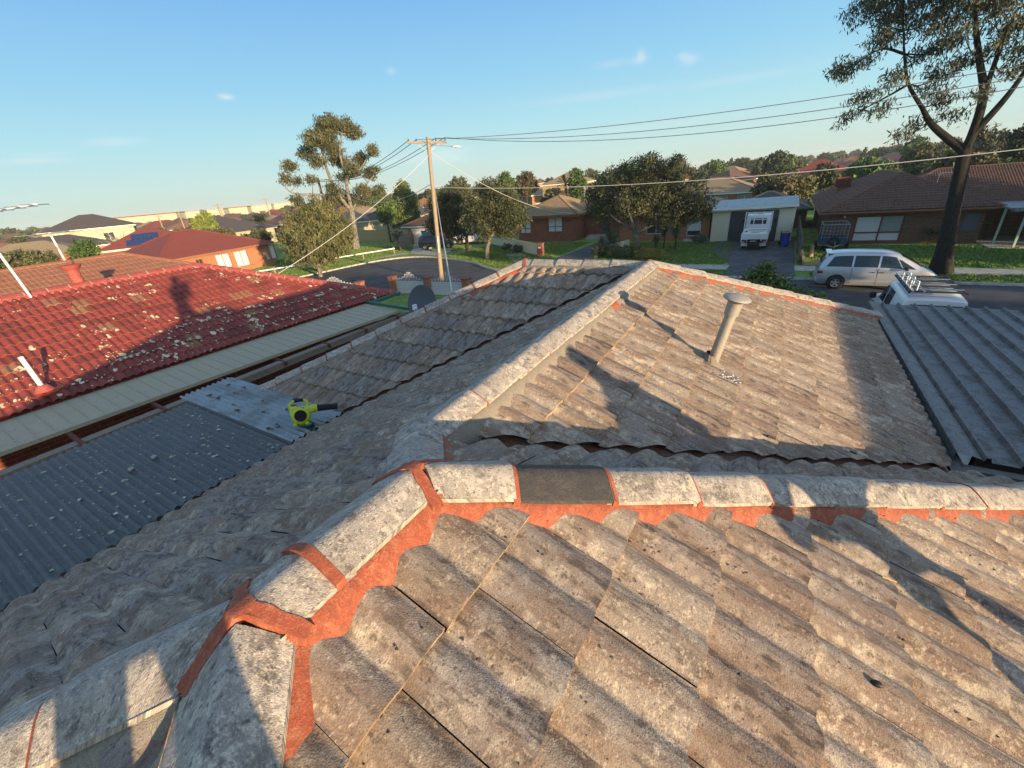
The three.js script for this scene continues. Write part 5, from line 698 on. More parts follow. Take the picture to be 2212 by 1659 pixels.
// tray truck, nose to -z, tail to us
{
  const v = thing('tray_truck', 'white tipper tray truck backed towards us in front of the garage', 'truck', [-0.48, 0.03, -36.7]);
  obj('chassis', [cbx(0, 0.55, -2, 0.8, 0.2, 4.8)], M.black, v); obj('tray_floor', cbx(0, 0.84, -1.5, 1.78, 0.1, 3.1), M.whitePaint, v);
  obj('tailgate', [rbx(0, 1.04, 0.03, 1.78, 0.3, 0.05, 0.02), cbx(-0.3, 1.04, 0.06, 0.05, 0.3, 0.03), cbx(0.3, 1.04, 0.06, 0.05, 0.3, 0.03)], M.whitePaint, v); for (const s of [-1, 1]) { obj('tray_side', rbx(s * 0.88, 1.04, -1.5, 0.04, 0.3, 3.0, 0.015), M.whitePaint, v); obj('tail_lamp', cbx(s * 0.66, 0.72, 0.07, 0.34, 0.12, 0.04), M.tail, v); obj('lamp_bracket', cbx(s * 0.66, 0.72, 0.045, 0.44, 0.2, 0.03), M.whitePaint, v); obj('mudflap', cbx(s * 0.62, 0.42, -0.15, 0.42, 0.3, 0.03), M.white, v); for (const z of [-0.9, -3.6]) obj('wheel', [new THREE.CylinderGeometry(0.36, 0.36, 0.3, 20).rotateZ(Math.PI / 2).translate(s * 0.68, 0.36, z)], M.rubber, v); obj('mirror', rbx(s * 1.12, 1.7, -3.9, 0.18, 0.28, 0.08, 0.03), M.black, v); }
  plate(v, -0.05, 0.62, 0.07, 0); obj('step_bar', cbx(0, 0.6, 0.03, 1.3, 0.1, 0.06), M.black, v);
  const cab = obj('cab', toCreasedNormals(prism([[-4.55, 0.5], [-2.95, 0.5], [-2.95, 1.3], [-3.05, 2.15], [-3.3, 2.22], [-4.15, 2.2], [-4.5, 1.35]], 1.6, [], 0.05).rotateY(-Math.PI / 2).translate(0.8, 0, 0), 0.6), M.whitePaint, v); cab.scale.z = 1; 
  obj('cab_rear_window', cbx(0, 1.75, -2.9, 1.1, 0.42, 0.03), M.glassCar, v);
  obj('headboard', [...[-0.92, -0.3, 0.3, 0.92].map((x) => cbx(x, 1.75, -2.62, 0.06, 1.5, 0.06)), cbx(0, 2.42, -2.62, 1.9, 0.06, 0.062), cbx(0, 1.9, -2.62, 1.86, 0.05, 0.05), cbx(0, 1.45, -2.62, 1.86, 0.05, 0.05)], M.whitePaint, v);
  obj('beacon', rbx(0, 2.34, -3.4, 0.36, 0.1, 0.14, 0.03), M.tail, v);
  // sign board on the tray
  const cv = document.createElement('canvas'); cv.width = 512; cv.height = 128; const c = cv.getContext('2d'); c.fillStyle = '#f2f2ee'; c.fillRect(0, 0, 512, 128); c.fillStyle = '#222'; c.font = 'bold 40px sans-serif'; c.fillText('JM HOME DEMOLITION', 108, 52, 390); c.fillStyle = '#777'; c.fillRect(140, 74, 320, 7); c.fillStyle = '#555'; c.fillRect(170, 96, 180, 10); c.fillStyle = '#b0622a'; c.beginPath(); c.ellipse(58, 74, 38, 14, 0, 0, 6.3); c.fill(); c.beginPath(); c.ellipse(62, 52, 12, 14, 0, 0, 6.3); c.fill();
  const tx = new THREE.CanvasTexture(cv); tx.colorSpace = THREE.SRGBColorSpace; const sb = obj('sign_board', cbx(0, 1.36, -0.1, 1.55, 0.4, 0.025), M.white, v); const face = obj('sign_face', new THREE.PlaneGeometry(1.52, 0.38).translate(0, 1.36, -0.083), mat({ map: tx, roughness: 0.5 }), v); sb.rotation.x = face.rotation.x = 0;
}
// cars in the court
{
  const mk = (name, label, pos, turn, paint, dark) => { const v = thing(name, label, 'car', pos, turn); return v; };
  const suv = mk('navy_suv', 'dark navy hatchback SUV parked behind the teal sign', [-32.9, 0.026, -38.4], 0.5);
  const S = carShape([[-2.2, 0.5, 0.75, 0.8, 0.75, 0.55], [-2.15, 0.3, 0.98, 1.1, 0.86, 0.65], [-1.9, 0.27, 1.02, 1.5, 0.9, 0.68], [-1.2, 0.25, 1.0, 1.66, 0.91, 0.68], [0, 0.25, 0.98, 1.66, 0.91, 0.68], [0.6, 0.25, 0.97, 1.48, 0.91, 0.66], [1.2, 0.25, 0.95, 1.02, 0.9, 0.64], [1.9, 0.3, 0.86, 0.9, 0.86, 0.6], [2.2, 0.36, 0.66, 0.7, 0.74, 0.5]]);
  obj('body', S.body(40), M.navyPaint, suv); for (const sg of [1, -1]) { obj('side_window', S.side(-1.75, -1.4, -0.4, -0.4, 0.06, 0.88, sg), M.glassCar, suv); obj('side_window', S.side(-0.32, -0.32, 0.95, 0.35, 0.06, 0.88, sg), M.glassCar, suv); for (const x of [-1.35, 1.35]) wheel(suv, x, 0.34, sg * 0.915, 0.34, sg); obj('tail_lamp', rbx(-2.1, 0.92, sg * 0.72, 0.12, 0.12, 0.3, 0.03), M.tail, suv); } obj('rear_window', S.top(-2.12, -1.78, 1), M.glassCar, suv); obj('windscreen', S.top(0.55, 1.12, 1), M.glassCar, suv); plate(suv, -2.19, 0.7, 0, -Math.PI / 2);
  const sd = mk('white_sedan', 'white sedan parked on the lawn behind the two dark trees', [-30.6, 0.0, -42.2], 0.12);
  const Q = carShape([[-2.35, 0.45, 0.75, 0.8, 0.72, 0.5], [-2.25, 0.3, 0.9, 0.95, 0.84, 0.58], [-1.5, 0.24, 0.95, 1.02, 0.88, 0.6], [-0.85, 0.22, 0.95, 1.38, 0.89, 0.62], [-0.1, 0.22, 0.94, 1.44, 0.89, 0.63], [0.5, 0.22, 0.93, 1.3, 0.89, 0.62], [1.15, 0.22, 0.9, 0.97, 0.88, 0.6], [2.0, 0.26, 0.78, 0.83, 0.83, 0.55], [2.35, 0.36, 0.6, 0.64, 0.7, 0.45]]);
  obj('body', Q.body(40), M.whitePaint, sd); for (const sg of [1, -1]) { obj('side_window', Q.side(-1.2, -0.8, -0.15, -0.15, 0.08, 0.86, sg), M.glassCar, sd); obj('side_window', Q.side(-0.08, -0.08, 0.85, 0.4, 0.08, 0.86, sg), M.glassCar, sd); for (const x of [-1.35, 1.4]) wheel(sd, x, 0.33, sg * 0.895, 0.33, sg); obj('tail_lamp', rbx(-2.26, 0.8, sg * 0.62, 0.12, 0.13, 0.34, 0.03), M.tail, sd); } obj('rear_window', Q.top(-1.42, -0.9, 1), M.glassCar, sd); obj('windscreen', Q.top(0.45, 1.08, 1), M.glassCar, sd);
}
// bins, trailer, signs
{
  const bin = (label, pos, body, lid) => { const b = thing('wheelie_bin', label, 'bin', pos, 0.1); obj('body', new THREE.CylinderGeometry(0.36, 0.28, 0.95, 4, 1).rotateY(Math.PI / 4).translate(0, 0.5, 0), body, b); obj('lid', [rbx(0, 1.01, 0.02, 0.56, 0.07, 0.62, 0.03)], lid, b); obj('wheel', [new THREE.CylinderGeometry(0.1, 0.1, 0.56, 12).rotateZ(Math.PI / 2).translate(0, 0.1, -0.24)], M.rubber, b); };
  bin('blue wheelie bin standing by the paling fence', [1.55, 0.03, -38.2], M.blue, M.tail); bin('dark wheelie bin with bright green lid beside the garage wall', [1.45, 0.03, -39.2], M.frameDark, M.greenBright);
  bin('dark wheelie bin with green lid under the verandah', [12.8, 0.06, -41.2], M.frameDark, M.greenBright);
  const t = thing('cage_trailer', 'blue box trailer with wire cage and spare wheel on the lawn', 'trailer', [4.35, 0, -37.2]);
  obj('box', [cbx(0, 0.5, 0, 1.5, 0.06, 2.2), cbx(-0.74, 0.68, 0, 0.03, 0.34, 2.2), cbx(0.74, 0.68, 0, 0.03, 0.34, 2.2), cbx(0, 0.68, 1.09, 1.5, 0.34, 0.03), cbx(0, 0.68, -1.09, 1.5, 0.34, 0.03)], mat({ color: lin(0.02, 0.07, 0.13) }), t);
  const bars = []; for (let k = 0; k <= 7; k++) { const x = -0.72 + k * 0.206; bars.push(bar([x, 0.85, 1.08], [x, 1.75, 1.08], 0.008, 0.008, 5), bar([x, 0.85, -1.08], [x, 1.75, -1.08], 0.008, 0.008, 5)); } for (let k = 0; k < 5; k++) { const y = 0.95 + k * 0.2; bars.push(bar([-0.72, y, 1.08], [0.72, y, 1.08], 0.008, 0.008, 5), bar([-0.72, y, -1.08], [0.72, y, -1.08], 0.008, 0.008, 5)); } for (const x of [-0.72, 0.72]) bars.push(bar([x, 1.75, -1.08], [x, 1.75, 1.08], 0.02), bar([x, 0.8, 1.08], [x, 1.78, 1.08], 0.022), bar([x, 0.8, -1.08], [x, 1.78, -1.08], 0.022)); bars.push(bar([-0.72, 1.76, 1.08], [0.72, 1.76, 1.08], 0.022), bar([-0.72, 1.76, -1.08], [0.72, 1.76, -1.08], 0.022)); obj('cage', bars, M.galv, t);
  for (const s of [-1, 1]) obj('wheel', new THREE.CylinderGeometry(0.3, 0.3, 0.18, 18).rotateZ(Math.PI / 2).translate(s * 0.9, 0.3, 0), M.rubber, t); obj('spare_wheel', new THREE.TorusGeometry(0.24, 0.08, 8, 20).translate(0, 0.72, 1.2), M.rubber, t); obj('drawbar', [bar([-0.5, 0.48, 1.1], [0, 0.45, 2.1], 0.035), bar([0.5, 0.48, 1.1], [0, 0.45, 2.1], 0.035)], M.galv, t); obj('jockey_wheel', [bar([0.05, 0.02, 1.9], [0.05, 0.8, 1.9], 0.03), cbx(0.05, 0.08, 1.9, 0.08, 0.16, 0.16)], M.galv, t);
  const s = thing('teal_sign', 'teal and white property sign board standing by the court', 'sign', [-33.9, 0.02, -37.6], 0.35); const cv = document.createElement('canvas'); cv.width = 128; cv.height = 256; const c = cv.getContext('2d'); c.fillStyle = '#1f9a90'; c.fillRect(0, 0, 128, 182); c.fillStyle = '#e8ecf0'; c.fillRect(0, 182, 128, 74); c.fillStyle = '#8fd4cc'; c.font = 'bold 24px sans-serif'; c.fillText('For', 66, 92); c.fillText('Sale', 62, 120); c.fillStyle = '#20302f'; c.beginPath(); c.arc(66, 184, 15, 0, 7); c.fill(); const tx = new THREE.CanvasTexture(cv); tx.colorSpace = THREE.SRGBColorSpace;
  obj('board', cbx(0, 1.03, 0, 1.0, 1.86, 0.03), M.teal, s); obj('print', new THREE.PlaneGeometry(0.98, 1.84).translate(0, 1.03, 0.018), mat({ map: tx, roughness: 0.5 }), s); obj('topper', cbx(-0.22, 2.0, 0, 0.6, 0.16, 0.05), M.frameDark, s); for (const x of [-0.45, 0.45]) obj('leg', bar([x, -0.02, -0.03], [x, 1.9, -0.03], 0.02), M.galv, s);
}
// rails at the reserve, pale boundary fences of the court
{
  const r = thing('low_rail', 'low white timber rail at the edge of the reserve', 'rail'); const A = V3(-38.9, 0, -28.4), B = V3(-36.2, 0, -34.6); obj('rail', beam(V3(A.x, 0.62, A.z), V3(B.x, 0.62, B.z), 0.08, 0.1), M.white, r); for (const f of [0, 0.45, 0.98]) { const p = A.clone().lerp(B, f); obj('post', cbx(p.x, 0.4, p.z, 0.12, 0.8, 0.12), M.pole, r); }
  const r2 = dup(r, [-2.8, 0, 8.6], 0.0, 'low white timber rail beside the bushy verge tree'); 
  const bol = obj('timber_bollard', new THREE.CylinderGeometry(0.13, 0.15, 1.1, 12).translate(-36.2, 0.55, -24.6), M.pole); tag(bol, 'short round timber bollard beside the bushy verge tree', 'bollard');
  const f = thing('boundary_fence', 'long pale timber fence behind the court reserve', 'fence'); for (let k = 0; k < 100; k++) obj('paling', cbx(-60 + k * 0.175, 0.85, -46 + k * 0.02, 0.165, 1.7 + rr(-0.03, 0.03), 0.02), M.fence, f);
  const f2 = thing('side_paling_fence', 'grey paling fence running from the reserve beside the garage door', 'fence'); for (let k = 0; k < 64; k++) { const o = obj('paling', cbx(0, 0.75, 0, 0.14, 1.5, 0.02), M.fenceGrey, f2); o.position.set(-42.3 + k * 0.075, 0, -45 + k * 0.13); o.rotation.y = -1.05; }
}
// front fence of our yard and the neighbour's: brick pillars, white iron panels with spear tops
{
  const fence = (label, plabel, A, B, n) => {
    const f = thing('iron_fence', label, 'fence'); const d = B.clone().sub(A), L = d.length(), yaw = Math.atan2(-d.z, d.x);
    const local = (s, y) => V3(A.x + d.x * s / L, y, A.z + d.z * s / L);
    const m = Math.floor(L / 0.12); const lace = []; for (let k = 0; k < m; k++) { const s = (k + 0.5) * L / m, ph = (s % (L / n)) / (L / n), top = 0.98 + 0.42 * Math.exp(-Math.pow((ph - 0.5) / 0.16, 2)) + (k % 2) * 0.05; obj('spear', [bar(local(s, 0.06), local(s, top), 0.011, 0.011, 6), new THREE.ConeGeometry(0.024, 0.09, 6).translate(local(s, 0).x, top + 0.04, local(s, 0).z)], M.white, f); }
    for (let k = 0; k < m * 2; k++) { const s = k * L / m / 2, e = Math.min(L, s + 0.13); for (const [y0, y1] of [[0.12, 0.36], [0.36, 0.6], [0.6, 0.82]]) { lace.push(beam(local(s, y0), local(e, y1), 0.012, 0.022), beam(local(s, y1), local(e, y0), 0.012, 0.022)); } }
    obj('lace_panel', lace, M.white, f); obj('rail', [beam(local(0, 0.1), local(L, 0.1), 0.03, 0.04), beam(local(0, 0.86), local(L, 0.86), 0.03, 0.04)], M.white, f);
    for (let k = 0; k <= n; k++) { const p = local(L * k / n, 0), b = thing('brick_pillar', plabel, 'brick pillar', [p.x, 0, p.z], yaw, plabel); obj('pillar', cbx(0, 0.55, 0, 0.42, 1.1, 0.42), M.brickOrange, b); obj('cap', rbx(0, 1.14, 0, 0.5, 0.09, 0.5, 0.02), M.brickRed, b); }
  };
  fence('white iron lace fence with spear tops between brick pillars, behind the dish', 'orange brick pillar of the iron lace fence behind the dish', V3(-20.9, 0, -19.3), V3(-14.9, 0, -19.6), 2);
  fence('white iron spear fence beyond the red roof hip', 'orange brick pillar of the fence beyond the red roof', V3(-26.5, 0, -16.9), V3(-22.2, 0, -17.6), 1);
}
// ---------- trees ----------
const leafMat = new THREE.MeshStandardMaterial({ vertexColors: true, side: THREE.DoubleSide, roughness: 0.75 });
const barkDark = mat({ map: uvScale(T.bark, 0.8), color: lin(0.06, 0.05, 0.042), bumpMap: uvScale(T.bark, 0.8), bumpScale: 0.02 }), barkPale = mat({ map: uvScale(T.bark, 0.9), color: lin(0.78, 0.70, 0.58), bumpMap: uvScale(T.bark, 0.9), bumpScale: 0.01 }), barkMid = mat({ map: uvScale(T.bark, 0.8), color: lin(0.26, 0.21, 0.16), bumpMap: uvScale(T.bark, 0.8), bumpScale: 0.015 });
// leaves in clumps through ellipsoids; o: leaf length/width, palette (linear), droop 0..1
const DENS = 6;
function leaves(blobs, o) {
  const R = rng(o.seed || 1); const { len = 0.16, wid = 0.06, droop = 0.3, per = 26, clump = 0.35, density = 1, pal = [[0.06, 0.075, 0.03], [0.10, 0.10, 0.045], [0.05, 0.06, 0.03]] } = o;
  const gauss = () => (R() + R() + R() - 1.5) * 0.9, ns = blobs.map(([, , , rx, ry, rz]) => Math.max(2, Math.round(density * (rx * ry + ry * rz + rx * rz) / 3 * 5.2 * DENS))), tot = ns.reduce((p, q) => p + q, 0) * per;
  const pos = new Float32Array(tot * 12), col = new Float32Array(tot * 12), nor = new Float32Array(tot * 12), idx = new Uint32Array(tot * 6); let w = 0;
  blobs.forEach(([cx, cy, cz, rx, ry, rz], bi) => {
    for (let i = 0; i < ns[bi]; i++) {
      const th = R() * 6.283, u = R() * 2 - 1, k = Math.pow(R(), 0.42), s = Math.sqrt(1 - u * u); const px = cx + rx * k * s * Math.cos(th), py = cy + ry * k * u, pz = cz + rz * k * s * Math.sin(th); const tone = pal[Math.floor(R() * pal.length)], tv = 0.75 + R() * 0.5;
      for (let j = 0; j < per; j++) {
        const x = px + gauss() * clump, y = py + gauss() * clump * 0.7, z = pz + gauss() * clump; let dx = R() * 2 - 1, dy = R() * 2 - 1 - droop * 1.6, dz = R() * 2 - 1, l = Math.hypot(dx, dy, dz) || 1; dx /= l; dy /= l; dz /= l;
        const ex = R() * 2 - 1, ey = R() * 2 - 1, ez = R() * 2 - 1; let ax = ey * dz - ez * dy, ay = ez * dx - ex * dz, az = ex * dy - ey * dx; l = Math.hypot(ax, ay, az) || 1; ax /= l; ay /= l; az /= l; const nx = dz * ay - dy * az, ny = dx * az - dz * ax, nz = dy * ax - dx * ay; const L = len * (0.3 + R() * 0.4), W = wid * (0.3 + R() * 0.4), v = tv * (0.8 + R() * 0.4), b = w * 12;
        pos[b] = x - dx * L; pos[b + 1] = y - dy * L; pos[b + 2] = z - dz * L; pos[b + 3] = x + ax * W; pos[b + 4] = y + ay * W; pos[b + 5] = z + az * W; pos[b + 6] = x + dx * L; pos[b + 7] = y + dy * L; pos[b + 8] = z + dz * L; pos[b + 9] = x - ax * W; pos[b + 10] = y - ay * W; pos[b + 11] = z - az * W;
        for (let q = 0; q < 4; q++) { const c = b + q * 3; col[c] = tone[0] * v; col[c + 1] = tone[1] * v; col[c + 2] = tone[2] * v; nor[c] = nx; nor[c + 1] = ny; nor[c + 2] = nz; }
        const f = w * 6, p = w * 4; idx[f] = p; idx[f + 1] = p + 1; idx[f + 2] = p + 2; idx[f + 3] = p; idx[f + 4] = p + 2; idx[f + 5] = p + 3; w++;
      }
    }
  });
  const g = new THREE.BufferGeometry(); g.setAttribute('position', new THREE.BufferAttribute(pos, 3)); g.setAttribute('normal', new THREE.BufferAttribute(nor, 3)); g.setAttribute('color', new THREE.BufferAttribute(col, 3)); g.setIndex(new THREE.BufferAttribute(idx, 1)); leaves.total = (leaves.total || 0) + tot; return g;
}
const OLIVE = [[0.068, 0.072, 0.028], [0.105, 0.10, 0.042], [0.05, 0.06, 0.025], [0.08, 0.086, 0.03]], GREEN = [[0.05, 0.10, 0.02], [0.085, 0.14, 0.03], [0.04, 0.075, 0.02]], DARKG = [[0.034, 0.048, 0.018], [0.055, 0.066, 0.026], [0.078, 0.078, 0.032]], LIME = [[0.16, 0.2, 0.03], [0.12, 0.17, 0.03], [0.2, 0.21, 0.05]];
// blobs given by photo pixels (px, py, radius px) at a distance; each pushed in or out by its own depth
function pxBlobs(list, dist, seed, spread = 1.2, flat = 0.85) { const R = rng(seed); return list.map(([x, y, r, dz]) => { const d = dist + (dz ?? (R() - 0.5) * 2 * spread), p = At(x, y, d), k = r * p.distanceTo(CAM) / FPX * (1 / (1 + Math.pow((x - 1106) / FPX, 2) * 0.45)); return [p.x, p.y, p.z, k, k * flat, k]; }); }
function tree(name, label, group, base, trunkGeos, bark, blobs, o) { const t = thing(name, label, 'tree', [0, 0, 0], 0, group); obj('trunk', trunkGeos[0], bark, t); if (trunkGeos.length > 1) for (const g of trunkGeos.slice(1)) obj('limb', g, bark, t); const cr = new THREE.Mesh(leaves(blobs, o), leafMat); cr.name = 'crown'; cr.castShadow = cr.receiveShadow = true; t.add(cr); return t; }
const A_ = (x, y, d) => At(x, y, d);
// twigs from a limb point out to each blob
const twigs = (from, blobs, r = 0.03, every = 1) => blobs.filter((_, i) => i % every === 0).map((b) => { const e = V3(b[0], b[1], b[2]); let best = from[0], bd = 1e9; for (const f of from) { const q = f.distanceTo(e) + (f.y > e.y + 0.6 ? 4 : 0); if (q < bd) { bd = q; best = f; } } const m = best.clone().lerp(e, 0.5).add(V3(0, -0.08 * bd, 0)); return limb([best, m, e], [r, r * 0.7, r * 0.3], 5); });
// street gum with black trunk
{
  const z5 = (x, y) => [(3100 + x / 1.5086) / 1.8228, y / 1.5086 / 1.8228]; const d = 31.2;
  const P = (x, y, dd = d) => A_(...z5(x, y), dd);
  const bl = pxBlobs([[290, 450, 60], [350, 400, 60], [430, 365, 50], [560, 260, 70], [640, 180, 90], [480, 60, 100], [680, 40, 130], [850, 130, 120], [950, 30, 140], [780, 330, 70], [620, 460, 70], [480, 575, 60], [400, 640, 48], [330, 720, 38], [560, 650, 55], [860, 480, 85], [950, 570, 80], [1050, 400, 85], [930, 280, 85], [1050, 200, 75], [1200, 60, 120], [1330, 120, 110], [1380, 300, 75], [1250, 260, 75], [670, 800, 55], [740, 740, 45], [960, 690, 60], [1300, 430, 60], [1180, 800, 45], [1230, 850, 36], [1100, 560, 60], [700, -120, 150], [1000, -150, 180], [1300, -120, 170], [1550, 100, 150], [1560, 350, 110]].map(([x, y, r]) => [...z5(x, y), r / 2.75]), d, 21, 1.6, 0.7);
  const base = V3(8.62, -0.05, -29.55), fork = P(1055, 900);
  const L1 = [fork, P(960, 830), P(850, 730), P(800, 640), P(720, 500), P(695, 320), P(690, 180)], L2 = [fork, P(1100, 800), P(1165, 560), P(1140, 350), P(1115, 100), P(1120, -100)], L3 = [P(1110, 790), P(1290, 590), P(1406, 430), P(1520, 200)], L4 = [P(1165, 560), P(1230, 380), P(1300, 180), P(1380, 40)], L5 = [P(720, 500), P(600, 570), P(450, 650)], L6 = [P(695, 320), P(560, 290), P(400, 380)];
  const tw = twigs([...L1.slice(1), ...L2.slice(1), ...L3, ...L4, ...L5, ...L6], bl, 0.035);
  tree('street_gum_tree', 'tall gum tree with black leaning trunk on the verge beside silver car', null, base, [limb([base, V3(8.5, 1.0, -29.55), base.clone().lerp(fork, 0.55), fork.clone().add(V3(0, 0.1, 0))], [0.55, 0.36, 0.29, 0.27], 14), limb(L1, [0.19, 0.15, 0.09, 0.06, 0.03], 8), limb(L2, [0.22, 0.17, 0.11, 0.06], 8), limb(L3, [0.16, 0.12, 0.08, 0.04], 8), limb(L4, [0.12, 0.08, 0.04], 7), limb(L5, [0.07, 0.05, 0.03], 6), limb(L6, [0.07, 0.05, 0.03], 6), join(tw)], barkDark, bl, { seed: 5, len: 0.26, wid: 0.052, droop: 0.6, per: 34, clump: 0.42, density: 0.95, pal: [[0.06, 0.066, 0.03], [0.085, 0.085, 0.04], [0.042, 0.052, 0.028], [0.06, 0.064, 0.03]] });
}
// tall distant eucalypt
{
  const z2 = (x, y) => [(1000 + x / 2.074) / 1.8228, (400 + y / 2.074) / 1.8228], d = 62, P = (x, y) => A_(...z2(x, y), d);
  const bl = pxBlobs([[600, 180, 80], [720, 200, 75], [820, 250, 65], [500, 310, 85], [610, 320, 75], [430, 410, 65], [520, 480, 60], [650, 410, 75], [560, 230, 65], [700, 490, 60], [800, 560, 70], [880, 470, 60], [960, 400, 52], [960, 580, 62], [300, 530, 55], [250, 630, 45], [350, 655, 38], [360, 800, 50], [470, 640, 42], [650, 710, 60], [750, 790, 75], [880, 730, 60], [1010, 720, 45], [640, 800, 50], [880, 800, 55], [720, 620, 40]].map(([x, y, r]) => [...z2(x, y), r / 3.78]), d, 33, 2.2, 0.7);
  const base = V3(At(767, 528, 62).x, -0.05, At(767, 528, 62).z), F = P(800, 900); const L1 = [F, P(690, 760), P(610, 590), P(580, 500), P(540, 330)], L2 = [F, P(760, 700), P(750, 600), P(700, 420), P(720, 260)], L3 = [P(750, 620), P(860, 600), P(900, 500), P(950, 420)], L4 = [P(690, 760), P(480, 760), P(300, 740), P(230, 660)], L5 = [F, P(900, 700), P(980, 600)];
  tree('tall_eucalypt', 'tall eucalypt with open clumped crown beyond the court', null, base, [limb([base, base.clone().lerp(F, 0.5), F], [0.55, 0.42, 0.34], 10), limb(L1, [0.26, 0.2, 0.1], 7), limb(L2, [0.26, 0.18, 0.08], 7), limb(L3, [0.14, 0.1, 0.05], 6), limb(L4, [0.16, 0.1, 0.05], 6), limb(L5, [0.14, 0.1, 0.05], 6), join(twigs([...L1, ...L2, ...L3, ...L4, ...L5], bl, 0.06))], barkPale, bl, { seed: 9, len: 0.34, wid: 0.1, droop: 0.5, per: 40, clump: 0.62, density: 0.9, pal: OLIVE });
}
// spreading paperbark with pale limbs
{
  const d = 37.3, base = V3(-8.96, -0.05, -35.17); const bl = pxBlobs([[1330, 420, 58], [1390, 385, 52], [1440, 400, 55], [1485, 440, 46], [1340, 455, 40], [1425, 450, 44], [1300, 445, 34], [1505, 462, 28], [1400, 352, 24], [1455, 362, 30], [1308, 468, 24], [1375, 430, 46], [1475, 462, 30], [1290, 420, 26], [1345, 380, 30], [1505, 440, 26]], d, 41, 1.9, 0.8);
  const F = A_(1374, 505, d), L = [[F, A_(1362, 492, d), A_(1335, 478, d), A_(1318, 462, d)], [F, A_(1380, 480, d), A_(1390, 455, d + 0.5), A_(1400, 420, d)], [F, A_(1400, 490, d), A_(1430, 478, d), A_(1455, 462, d)], [F, A_(1366, 480, d - 0.5), A_(1350, 440, d)]];
  tree('spreading_paperbark', 'spreading dark crowned tree with pale branching limbs over spiky garden plants', null, base, [limb([base, base.clone().lerp(F, 0.5).add(V3(0.1, 0, 0)), F], [0.3, 0.24, 0.22], 10), ...L.map((l) => limb(l, [0.15, 0.11, 0.06], 7)), join(twigs(L.flat(), bl, 0.05, 2))], barkPale, bl, { seed: 12, len: 0.17, wid: 0.08, droop: 0.3, per: 34, clump: 0.42, density: 1.35, pal: DARKG });
}
// two dark trees on the court verge
{
  const b1 = pxBlobs([[955, 450, 34], [985, 430, 30], [965, 480, 34], [1000, 470, 26], [940, 485, 24], [985, 500, 24], [970, 420, 20]], 47.5, 51, 1.3), base1 = V3(-27.9, -0.05, -37.2), F1 = A_(1008, 512, 47.5);
  tree('verge_tree', 'dark bushy tree with forked trunk between navy and white cars', null, base1, [limb([base1, F1], [0.22, 0.17], 8), limb([F1, A_(990, 492, 47.5), A_(970, 470, 47.5)], [0.13, 0.08], 6), limb([F1, A_(1020, 488, 47.5), A_(1015, 465, 47.5)], [0.13, 0.08], 6)], barkMid, b1, { seed: 15, len: 0.2, wid: 0.1, per: 34, clump: 0.45, density: 1.4, pal: DARKG });
  const b2 = pxBlobs([[1040, 440, 38], [1075, 425, 36], [1100, 455, 36], [1060, 475, 38], [1020, 470, 28], [1090, 485, 32], [1040, 500, 24], [1055, 405, 22], [1122, 475, 22]], 40.3, 52, 1.4), base2 = V3(-21.8, -0.05, -32.05), F2 = A_(1058, 515, 40);
  tree('verge_tree', 'dark bushy tree with pale trunk beside the end of the picket fence', null, base2, [limb([base2, base2.clone().lerp(F2, 0.5).add(V3(-0.15, 0, 0)), F2], [0.24, 0.2, 0.17], 9), limb([F2, A_(1040, 490, 40), A_(1030, 465, 40)], [0.12, 0.07], 6), limb([F2, A_(1075, 490, 40.5), A_(1085, 460, 40)], [0.12, 0.07], 6)], barkPale, b2, { seed: 16, len: 0.18, wid: 0.09, per: 34, clump: 0.42, density: 1.45, pal: DARKG });
}
// bushy verge tree beyond the red roof
{
  const d = 42.2, base = V3(-33.9, -0.05, -22.85), bl = pxBlobs([[690, 470, 38], [655, 490, 38], [720, 485, 36], [640, 520, 34], [680, 525, 42], [725, 525, 34], [700, 550, 30], [650, 552, 26], [745, 505, 22], [620, 505, 20], [690, 448, 22]], d, 61, 1.6, 0.95), F = A_(688, 570, d);
  tree('bushy_verge_tree', 'rounded olive green bushy tree on the court verge beyond the red roof', null, base, [limb([base, F], [0.2, 0.16], 8), limb([F, A_(670, 540, d), A_(655, 510, d)], [0.12, 0.07], 6), limb([F, A_(705, 540, d), A_(715, 505, d)], [0.12, 0.07], 6)], barkPale, bl, { seed: 18, len: 0.26, wid: 0.07, droop: 0.7, per: 34, clump: 0.42, density: 1.35, pal: [[0.10, 0.105, 0.035], [0.14, 0.135, 0.05], [0.07, 0.08, 0.028]] });
}
